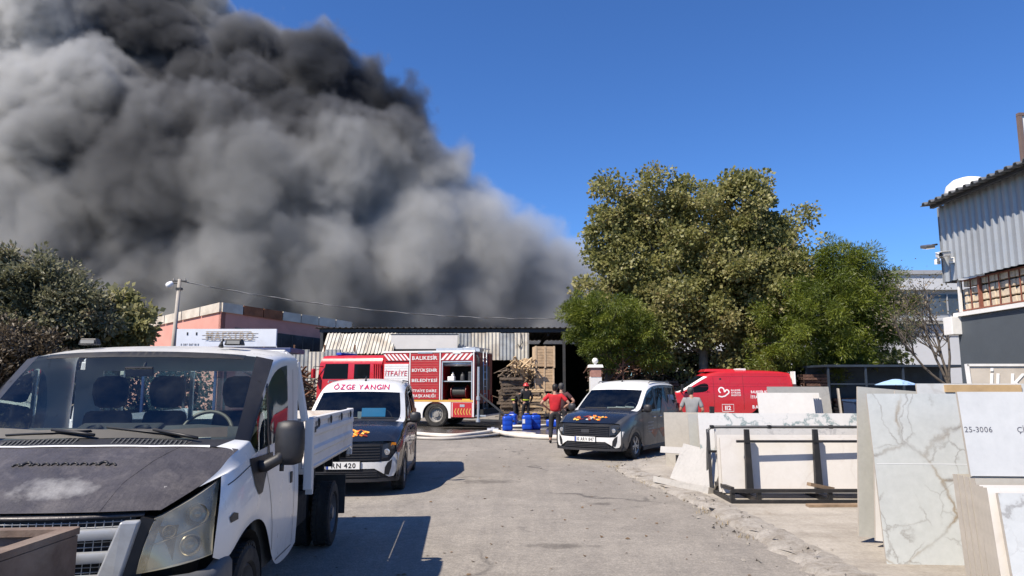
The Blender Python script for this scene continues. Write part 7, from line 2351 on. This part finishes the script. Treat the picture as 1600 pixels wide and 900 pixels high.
# ---------------------------------------------------------------- marble sign on posts over a blue canopy
ms = thing('yard_sign', 'long white yard sign with brown striped letters on posts behind the truck cab', 'sign', (-11.75, 25.0, 0))
one('board', mat('sign_white', (.68, .70, .72), .5, var=.05, scale=2, dirt=(.45, .43, .4), dirt_amt=.2), lambda q: q.box((1.72, 0, 3.36), (3.50, .10, .62)), ms)
for x in (.3, 1.7, 3.35):
    one('post', steel_dark, lambda q: q.box((x, .09, 1.7), (.07, .07, 3.3)), ms)
one('brace', alu, lambda q: q.beam((3.45, .0, 3.1), (3.75, -.5, 2.75), .03, .03), ms)
brn = mat('brown_letter', (.30, .22, .13), .6, var=.2, scale=10)
lettering('MAESTRO', .42, brn, ms, (1.85, -.06, 3.42), (1, 0, 0), (0, 0, 1), bold=.02, space=1.15, lift=.004, width=1.65)
for k in range(5):
    one('letter_stripe', MATS['sign_white'], lambda q: q.box((1.85, -.068, 3.28 + k * .065), (1.75, .004, .014)), ms)
for k in range(6):
    one('letter_line', brn, lambda q: q.box((1.85 + .06 * (-1) ** k, -.058, 3.25 + k * .065), (1.85 if k not in (0, 5) else 1.6, .006, .010)), ms)
for k, z in enumerate((3.5, 3.5)):
    one('sign_mark', ink, lambda q: q.box((.35 + .32 * k, -.056, z), (.05, .008, .10)), ms)
lettering('0 507 507 10 11', .10, ink, ms, (.45, -.055, 3.12), (1, 0, 0), (0, 0, 1), bold=.01, lift=.003)
cn = thing('blue_canopy', 'flat dark blue canopy roof below the white yard sign', 'canopy', (-12.2, 23.8, 0))
bl = mat('canopy_blue', (.018, .035, .12), .5, var=.25, scale=2)
one('roof', bl, lambda q: q.box((2.3, .5, 2.86), (5.2, 1.6, .16)), cn, bevel=.02)
for x in (-.1, 2.3, 4.7):
    one('post', bl, lambda q: q.box((x, .1, 1.4), (.08, .08, 2.8)), cn)

# ---------------------------------------------------------------- drums
blue_pl = mat('blue_plastic', (.010, .060, .42), .35, var=.15, scale=6, dirt=(.05, .06, .09), dirt_amt=.15)
def canister(label, loc, yaw, lying=False, sc=1.0):
    c = thing('canister', label, 'canister', loc, yaw, 'blue plastic canisters on the wet ground')
    M = Matrix.Rotation(pi / 2, 4, 'X') @ Matrix.Scale(sc, 4) if lying else Matrix.Scale(sc, 4)
    if lying: M = Matrix.Translation((0, 0, .19 * sc)) @ M
    bm = MB(); rr_ = []
    for z, k in ((0, .80), (.015, .95), (.06, 1), (.17, 1), (.18, .985), (.20, .985), (.21, 1), (.34, 1), (.35, .985), (.37, .985), (.38, 1), (.47, 1), (.52, .93), (.545, .7), (.55, .3)):
        rr_.append([M @ Vector((math.copysign(abs(cos(a)) ** .45, cos(a)) * .19 * k, math.copysign(abs(sin(a)) ** .45, sin(a)) * .16 * k, z)) for a in np.linspace(0, 2 * pi, 25)])
    bm.grid(rr_); bm.add([p for p in rr_[0][:-1]], [tuple(range(24))]); bm.add([p for p in rr_[-1][:-1]], [tuple(range(24))]); bm.build('body', blue_pl, c, smooth=True, angle=50)
    bm = MB(); bm.tube([M @ Vector(p) for p in ((-.10, 0, .54), (-.10, 0, .60), (.06, 0, .60), (.06, 0, .54))], .018 * sc, 6); bm.build('handle', blue_pl, c, smooth=True)
    bm = MB(); bm.tube([M @ Vector((.12, 0, .54)), M @ Vector((.12, 0, .59))], .035 * sc, 10); bm.build('cap', ink, c)
    return c
canister('blue canister standing alone nearest the hose', (-.17, 27.3, 0), R(8), sc=1.0)
canister('blue canister behind the lone one, nearer the fire engine', (.02, 29.6, 0), R(-20))
canister('blue canister with white label in the middle of the pair', (.58, 27.9, 0), R(4), sc=1.02)
canister('blue canister touching the labelled one on its right', (.92, 28.3, 0), R(20), sc=1.0)
canister('blue canister tipped on its side by the man in red', (1.42, 29.2, 0), R(70), True, .95)
one('label', plate_white, lambda q: q.box((.58 - .13, 27.9 - .17, .33), (.10, .012, .16)), tag(thing('paper_label', 'white label on the middle blue canister', 'label', (0, 0, 0))))
# ---------------------------------------------------------------- hoses
hose_w = mat('hose_canvas', (.62, .57, .50), .8, var=.12, scale=3, dirt=(.35, .30, .24), dirt_amt=.3)
hose_g = mat('hose_grey', (.40, .37, .33), .75, var=.2, scale=3)
def hose(label, pts, r, m):
    h = thing('fire_hose', label, 'hose', (0, 0, 0), 0, 'fire hoses on the wet ground')
    P_ = []
    for i in range(len(pts) - 1):
        p0, p1, p2, p3 = [Vector((*pts[max(0, min(len(pts) - 1, i + k))], 0)) for k in (-1, 0, 1, 2)]
        for q in range(8):
            t_ = q / 8
            P_.append(.5 * ((2 * p1) + (p2 - p0) * t_ + (2 * p0 - 5 * p1 + 4 * p2 - p3) * t_ ** 2 + (3 * p1 - p0 - 3 * p2 + p3) * t_ ** 3) + Vector((0, 0, r * .85 + .004)))
    one('hose', m, lambda q: q.tube(P_, r, 8), h, smooth=True)
    return h
g2 = lambda px, py: V2(G(px, py))
hose('pale hose from the left van to the coupling', [g2(640, 680), g2(700, 684), g2(740, 681), g2(768, 677)], .07, hose_w)
hose('white hose from the coupling towards the man in red', [g2(772, 677), g2(800, 683), g2(850, 687), g2(900, 688), g2(960, 690)], .085, hose_w)
hose('grey hose lying behind the pale one by the puddle', [g2(600, 683), g2(690, 688), g2(760, 683), g2(800, 678), g2(840, 681)], .05, hose_g)
hose('hose looping behind the blue canisters', [g2(790, 664), g2(820, 660), g2(850, 652), g2(880, 655), g2(872, 664), g2(830, 668), g2(780, 668)], .06, hose_w)
hose('thin hose coil near the pallets', [g2(800, 657), g2(830, 652), g2(860, 650), g2(890, 652)], .05, hose_g)
cp = thing('hose_coupling', 'dark metal coupling joining the two pale hoses', 'coupling', G(770, 677))
one('body', alu, lambda q: (q.tube([(-.2, 0, .09), (.2, 0, .09)], .10, 12), q.tube([(-.06, 0, .09), (.06, 0, .09)], .13, 12)), cp, smooth=True, angle=40)
# ---------------------------------------------------------------- crates and pallets
wood = mat('crate_wood', (.46, .32, .19), .8, var=.25, scale=4, dirt=(.28, .20, .13), dirt_amt=.25)
wood2 = mat('crate_board', (.52, .38, .24), .8, var=.2, scale=5, dirt=(.3, .2, .12), dirt_amt=.2)
old_wood = mat('pallet_wood', (.15, .115, .085), .9, var=.45, scale=3, dirt=(.06, .045, .035), dirt_amt=.4)
red_wood = mat('red_brown_wood', (.13, .07, .052), .9, var=.4, scale=3)
pale_wood = mat('pale_timber', (.50, .37, .22), .85, var=.25, scale=4)
def crate(label, loc, yaw, s=(1.05, 1.05, 1.28)):
    c = thing('wooden_crate', label, 'crate', loc, yaw, 'tall wooden crates at the shed opening')
    w_, d__, h = s
    one('box', wood2, lambda q: q.box((0, 0, h / 2 + .05), (w_ - .05, d__ - .05, h - .12)), c)
    n = 7
    for sx, nx in ((0, -1), (1, 1)):
        for k in range(n):
            z = .14 + (h - .18) * (k + .5) / n
            if sx == 0: one('board', wood, lambda q: q.box((0, -d__ / 2, z), (w_, .03, (h - .18) / n - .015)), c)
            else: one('board', wood, lambda q: q.box((w_ / 2, 0, z), (.03, d__, (h - .18) / n - .015)), c)
    for x in (-w_ / 2 + .05, 0, w_ / 2 - .05):
        one('batten', wood2, lambda q: q.box((x, -d__ / 2 - .025, h / 2 + .04), (.09, .025, h - .06)), c)
    for x in (-w_ / 2 + .1, 0, w_ / 2 - .1):
        one('skid', old_wood, lambda q: q.box((x, 0, .05), (.09, d__, .10)), c)
    return c
cx, cyy = 1.62, 37.2
crate('bottom crate of the tall stack of three at the shed opening', (cx, cyy, 0), R(6))
crate('middle crate of the tall stack of three at the shed opening', (cx - .02, cyy, 1.25), R(5))
crate('top crate of the tall stack of three at the shed opening', (cx + .01, cyy, 2.50), R(7), (1.05, 1.05, 1.18))
crate('lower crate of the shaded stack behind the tall one', (cx - .62, cyy + 1.35, 0), R(0), (.9, .9, 1.6))
crate('upper crate of the shaded stack behind the tall one', (cx - .62, cyy + 1.35, 1.65), R(0), (.85, .85, 1.45))
def pallet_src(m):
    p = thing('pallet', 'src', 'pallet', (0, -100, 0))
    for k in range(6): one('deck_board', m, lambda q: q.box((-.5 + .2 * k, 0, .125), (.13, .95, .022)), p)
    for y in (-.42, 0, .42):
        one('bearer', m, lambda q: q.box((0, y, .075), (1.15, .09, .075)), p)
        one('bottom_board', m, lambda q: q.box((0, y, .022), (1.15, .10, .022)), p)
    return p
srcs = [pallet_src(old_wood), pallet_src(red_wood), pallet_src(pale_wood)]
used = set()
ORD = ['first', 'second', 'third', 'fourth', 'fifth', 'sixth', 'seventh', 'eighth', 'ninth', 'tenth', 'eleventh', 'twelfth', 'thirteenth', 'fourteenth', 'fifteenth']
def pallets(x, y, n, kinds, label, group, tilt=0.0, seed=0, z0=0.0):
    r = random.Random(seed)
    for k in range(n):
        s = r.choice(kinds)
        if s not in used: o = srcs[s]; used.add(s)
        else: o = copy_of(srcs[s])
        o.location = (x + r.gauss(0, .05), y + r.gauss(0, .05), z0 + .15 * k)
        o.rotation_euler = (r.gauss(0, .02) + tilt, r.gauss(0, .02), r.gauss(0, .12))
        o['group'] = group; o['category'] = 'pallet'
        o['label'] = ('topmost ' if k == n - 1 else 'lowest ' if k == 0 else ORD[k] + ' from the ground, ') + label
pallets(.05, 36.2, 14, [0], 'dark pallet in the stack by the fire engine', 'pallets left of the crates', seed=1)
pallets(.95, 35.6, 10, [0, 2], 'pallet in the stack left of the crates', 'pallets before the crates', seed=2)
pallets(5.6, 38.6, 12, [0, 1], 'dark brown pallet by the white gate pillar', 'pallets by the gate pillar', seed=3)
pallets(7.0, 39.0, 13, [0, 1], 'dark pallet in the second stack under the trees', 'pallets in the second stack', seed=4)
pallets(8.5, 39.4, 13, [0, 1], 'dark pallet behind the red van nose', 'pallets behind the red van', seed=5)
pallets(15.4, 36.6, 15, [1], 'red brown pallet right of the red van', 'red brown pallets', seed=6)
pallets(16.9, 36.9, 7, [1, 0], 'brown pallet in the lower stack far right', 'brown pallets far right', seed=7)
pallets(-10.7, 36.2, 12, [0], 'old pallet left of the fire engine cab', 'pallets by the sheet fence', seed=8)
# heaps of broken timber: no one could count the sticks
def heap(name, x0, x1, y0, y1, h, n, m, seed, L=(.5, 1.4), steep=.35, z0=0):
    r = random.Random(seed); bm = MB()
    for k in range(n):
        x = r.uniform(x0, x1); y = r.uniform(y0, y1); z = z0 + r.random() ** 1.2 * h
        a = r.uniform(0, pi); e = r.gauss(0, steep)
        d = Vector((cos(a) * cos(e), sin(a) * cos(e), sin(e))) * r.uniform(*L) / 2
        c = Vector((x, y, max(.06, z)))
        if c.z - abs(d.z) < .03: c.z = abs(d.z) + .04
        bm.beam(c - d, c + d, r.uniform(.05, .11), r.uniform(.02, .06))
    return tag(bm.build(name, m, fix=False), kind='stuff')
heap('timber_heap', -.5, 1.5, 36.9, 38.6, 2.6, 170, old_wood, 1)
heap('timber_heap', -.05, 1.1, 36.2, 37.0, .55, 46, pale_wood, 2, (.5, 1.0), .75, 2.35)
heap('timber_heap', 4.6, 10.5, 40.3, 41.6, 2.5, 360, old_wood, 3)
heap('timber_heap', 4.3, 7.4, 40.0, 41.0, .8, 60, red_wood, 4, (.6, 1.4), .4, 2.0)
heap('timber_heap', 14.0, 19.5, 37.5, 38.6, 1.7, 150, red_wood, 5)
heap('timber_heap', -12.5, -9.6, 35.4, 36.8, 2.2, 150, old_wood, 6)
heap('timber_heap', -11.2, -9.6, 34.8, 35.4, 1.2, 40, rust, 7, (.6, 1.6), .5, 1.2)
# gate pillar
gp_ = thing('gate_pillar', 'white gate pillar with brick panel and a small globe on top', 'pillar', (4.1, 35.2, 0))
one('shaft', wp, lambda q: q.box((0, 0, 1.05), (.55, .55, 2.1)), gp_)
one('brick_panel', mat('brick_red', (.35, .18, .14), .85, var=.25, scale=8), lambda q: q.box((0, -.02, 2.32), (.50, .54, .46)), gp_)
one('cap', wp, lambda q: q.box((0, 0, 2.62), (.72, .72, .14), taper=.9), gp_)
bm = MB(); bm.lathe([(0.05, 0), (.06, .05)] + [(sin(a) * .15, .19 - cos(a) * .15) for a in np.linspace(.4, pi, 9)], 16, Matrix.Translation((0, 0, 2.69))); bm.build('globe', wp, gp_, smooth=True)
# steel frame beside the pillar
tf = thing('steel_trestle', 'rusty steel trestle rising beside the gate pillar', 'frame', (4.55, 37.0, 0))
for (a, b_) in (((0, 0, 0), (0, 0, 3.9)), ((1.2, 0, 0), (1.2, 0, 3.6)), ((0, 0, 2.5), (1.2, 0, 2.5)), ((0, 0, 3.5), (1.2, 0, 2.5)), ((0, 0, 1.2), (1.2, 0, 2.4))):
    one('bar', rust, lambda q: q.beam(a, b_, .07, .07), tf)
# things by the shelter on the right
um = thing('parasol', 'pale blue parasol top in front of the dark shelter', 'parasol', (17.9, 33.4, 0))
bm = MB(); bm.lathe([(0, 1.98), (.15, 1.97), (.55, 1.86), (.95, 1.72), (.95, 1.70)], 8); bm.build('canopy', mat('pale_blue_cloth', (.30, .45, .68), .8, var=.08), um)
one('pole', steel_dark, lambda q: q.tube([(0, 0, 0), (0, 0, 1.95)], .03, 8), um)
bn = thing('wheelie_bin', 'dark blue wheeled bin beside the red brown pallets', 'bin', (12.9, 27.0, 0), R(10))
one('body', mat('bin_blue', (.015, .03, .065), .5), lambda q: q.box((0, 0, .58), (.56, .60, 1.0), taper=1.12), bn, bevel=.03)
one('lid', mat('bin_lid', (.02, .045, .10), .45), lambda q: q.box((0, -.01, 1.12), (.68, .74, .07), rot=(.05, 0, 0)), bn, bevel=.02)
for x in (-.24, .24):
    one('wheel', rubber, lambda q: q.tube([(x - .03, .30, .1), (x + .03, .30, .1)], .10, 14), bn)
one('handle', ink, lambda q: q.tube([(-.22, .38, 1.08), (.22, .38, 1.08)], .018, 6), bn)
sa = thing('stone_block_pile', 'heap of brown stone blocks before the dark shelter', 'stones', (19.0, 32.8, 0))
r = random.Random(9)
for k in range(34):
    one('block', mat('brown_block', (.30, .19, .13), .85, var=.25, scale=3), lambda q: q.box((-2.4 + (k % 12) * .42 + r.uniform(-.05, .05), r.uniform(-.2, .2), .18 + .36 * (k // 12) + r.uniform(0, .03)), (.38, .4, .32), rot=(0, 0, r.uniform(-.2, .2))), sa)
# ---------------------------------------------------------------- smoke
SMOKE_Y = 82.0
def smoke_pt(px, py, dy=0.0):
    p = A(px, py, SMOKE_Y)
    return (p.x, SMOKE_Y + dy, p.z)
PXM = FPX / SMOKE_Y
# centre in the view of the photograph, radius (both in its pixels at that distance), metres nearer or farther
PUFFS = [
    (482, 95, 66, 0), (420, 125, 70, -3), (545, 130, 58, 2), (598, 172, 58, 0), (628, 190, 40, -1), (520, 175, 80, -5), (440, 200, 95, -4),
    (350, 190, 110, 0), (250, 100, 120, 2), (255, 0, 92, 4), (150, -60, 150, 4), (110, 90, 150, -3), (-20, 60, 170, 0), (-150, 120, 240, 4),
    (60, 250, 170, -6), (200, 260, 140, -8), (320, 320, 150, -8), (450, 320, 130, -10), (560, 310, 110, -9), (640, 300, 82, -8),
    (705, 318, 66, -7), (742, 345, 50, -6), (120, 400, 170, -8), (-40, 400, 200, -6), (-200, 330, 240, 0), (300, 440, 150, -6), (430, 440, 140, -8), (550, 430, 120, -9),
    (660, 410, 100, -9), (745, 410, 75, -8), (795, 430, 84, -7), (835, 445, 84, -5), (885, 425, 66, -3), (930, 440, 60, 0), (800, 470, 80, 3), (850, 470, 80, 4), (905, 460, 70, 3), (720, 470, 110, 4), (790, 500, 110, 5), (870, 500, 100, 6), (650, 480, 120, 6),
    (755, 462, 66, -2), (720, 450, 70, 0), (760, 500, 80, -6), (660, 520, 90, -6), (540, 520, 100, -6), (420, 530, 110, -6), (280, 540, 130, -4), (120, 540, 150, -4), (840, 510, 70, -5), (900, 500, 55, -3), (960, 490, 50, 0), (-60, 540, 160, 0),
]
def smoke_group():
    ng = bpy.data.node_groups.new('smoke_field', 'GeometryNodeTree')
    ng.interface.new_socket('Geometry', in_out='OUTPUT', socket_type='NodeSocketGeometry')
    N = ng.nodes
    def new(t, **kw):
        x = N.new(t)
        for k, v in kw.items():
            setattr(x, k, v)
        return x
    L = ng.links.new
    def m(op, a, b=None, c=None, clamp=False):
        x = new('ShaderNodeMath', operation=op)
        x.use_clamp = clamp
        for i, v in enumerate((a, b, c)):
            if v is None: continue
            if isinstance(v, (int, float)): x.inputs[i].default_value = v
            else: L(v, x.inputs[i])
        return x.outputs[0]
    pos = new('GeometryNodeInputPosition').outputs[0]
    # turbulence bends the space the puffs live in
    def noise_vec(scale, detail, amp):
        n = new('ShaderNodeTexNoise')
        n.inputs['Scale'].default_value = scale
        n.inputs['Detail'].default_value = detail
        n.inputs['Roughness'].default_value = 0.55
        L(pos, n.inputs['Vector'])
        s = new('ShaderNodeVectorMath', operation='SUBTRACT')
        L(n.outputs['Color'], s.inputs[0]); s.inputs[1].default_value = (0.5, 0.5, 0.5)
        k = new('ShaderNodeVectorMath', operation='SCALE')
        L(s.outputs[0], k.inputs[0]); k.inputs['Scale'].default_value = amp
        return k.outputs[0]
    a1 = new('ShaderNodeVectorMath', operation='ADD')
    L(pos, a1.inputs[0]); L(noise_vec(0.055, 2, 7.0), a1.inputs[1])
    a2 = new('ShaderNodeVectorMath', operation='ADD')
    L(a1.outputs[0], a2.inputs[0]); L(noise_vec(0.16, 4, 4.6), a2.inputs[1])
    q = a2.outputs[0]
    d = None
    for (px, py, r, dy) in PUFFS:
        c = smoke_pt(px, py, dy)
        x = new('ShaderNodeVectorMath', operation='DISTANCE')
        L(q, x.inputs[0]); x.inputs[1].default_value = c
        e = m('SUBTRACT', x.outputs['Value'], r / PXM)
        d = e if d is None else m('SMOOTH_MIN', d, e, 1.6)
    # cauliflower heads
    def vor(scale):
        v = new('ShaderNodeTexVoronoi', feature='F1')
        v.inputs['Scale'].default_value = scale
        L(q, v.inputs['Vector'])
        return v.outputs['Distance']
    sep = new('ShaderNodeSeparateXYZ'); L(pos, sep.inputs[0])
    def by_height(z0, z1, a, b_):
        mr = new('ShaderNodeMapRange', interpolation_type='SMOOTHSTEP')
        L(sep.outputs['Z'], mr.inputs['Value'])
        for n_, v_ in (('From Min', z0), ('From Max', z1), ('To Min', a), ('To Max', b_)):
            mr.inputs[n_].default_value = v_
        return mr.outputs[0]
    heads = by_height(14, 34, 0.62, 1.0)          # round heads high up, a torn veil below
    def bump_(sc, amp):
        return m('MULTIPLY', m('MULTIPLY', m('SUBTRACT', vor(sc), 0.42), amp), heads)
    d = m('ADD', d, bump_(0.17, 2.9)); d = m('ADD', d, bump_(0.42, 2.0)); d = m('ADD', d, bump_(1.0, 0.7))
    for (sc, amp, dt) in ((0.14, 5.0, 5), (0.62, 3.0, 4), (1.5, 1.0, 3)):
        nf = new('ShaderNodeTexNoise'); nf.inputs['Scale'].default_value = sc; nf.inputs['Detail'].default_value = dt; nf.inputs['Roughness'].default_value = 0.62
        L(q, nf.inputs['Vector'])
        d = m('ADD', d, m('MULTIPLY', m('SUBTRACT', nf.outputs['Fac'], 0.5), amp))
    dens = m('DIVIDE', m('MULTIPLY', d, -1.0), by_height(16, 34, 4.0, 1.0), clamp=True)
    dens = m('MULTIPLY', dens, by_height(8, 34, 0.75, 1.0))
    vc = new('GeometryNodeVolumeCube')
    L(dens, vc.inputs['Density'])
    lo, hi = Vector((-72, 64, 1.0)), Vector((16, 98, 54))
    vc.inputs['Min'].default_value = lo
    vc.inputs['Max'].default_value = hi
    h = 0.36
    for ax, k in zip('XYZ', range(3)):
        vc.inputs['Resolution ' + ax].default_value = int((hi[k] - lo[k]) / h)
    sm = new('GeometryNodeSetMaterial')
    L(vc.outputs[0], sm.inputs[0])
    sm.inputs['Material'].default_value = smoke_mat()
    out = new('NodeGroupOutput')
    L(sm.outputs[0], out.inputs[0])
    return ng

def smoke_mat():
    t = NT('smoke')
    t.t.nodes.remove(t.bsdf)
    pv = t.n('VolumePrincipled')
    pos = t.geo_pos()
    f = t.noise(pos, 0.045, 3, 0.5)
    z = t.n('SeparateXYZ'); t.link(pos, z.inputs[0])
    # black soot high in the column, paler steam and ash low and to the left
    def ball(px, py, r):
        v = t.n('VectorMath', operation='DISTANCE')
        t.link(pos, v.inputs[0]); v.inputs[1].default_value = smoke_pt(px, py, -6)
        mr = t.n('MapRange')
        mr.interpolation_type = 'SMOOTHSTEP'
        t.link(v.outputs['Value'], mr.inputs['Value'])
        mr.inputs['From Min'].default_value = r / PXM * 1.35 + 6
        mr.inputs['From Max'].default_value = r / PXM * 0.35
        return mr.outputs[0]
    s = None
    for b in ((350, 190, 130), (330, 265, 150), (455, 250, 130), (570, 160, 125), (640, 200, 80), (270, 60, 70)):
        e = ball(*b)
        s = e if s is None else t.math('MAXIMUM', s, e)
    s = t.math('ADD', s, t.math('MULTIPLY', t.math('SUBTRACT', f, 0.52), 1.1), True)
    c = t.ramp(s, [(0.0, (0.66, 0.67, 0.675)), (0.32, (0.47, 0.48, 0.49)), (0.64, (0.19, 0.196, 0.21)), (1.0, (0.065, 0.071, 0.083))])
    t.link(c, pv.inputs['Color'])
    pv.inputs['Density'].default_value = 1.0
    pv.inputs['Anisotropy'].default_value = 0.15
    at = pv.inputs.get('Density Attribute')
    if at is not None: at.default_value = 'density'
    t.link(pv.outputs[0], t.out.inputs['Volume'])
    return t.m

sv = bpy.data.volumes.new('smoke')
so = bpy.data.objects.new('smoke', sv)
link(so)
tag(so, 'huge billowing plume of black and grey smoke rising behind the shed', 'smoke', kind='stuff')
md = so.modifiers.new('field', 'NODES')
md.node_group = smoke_group()
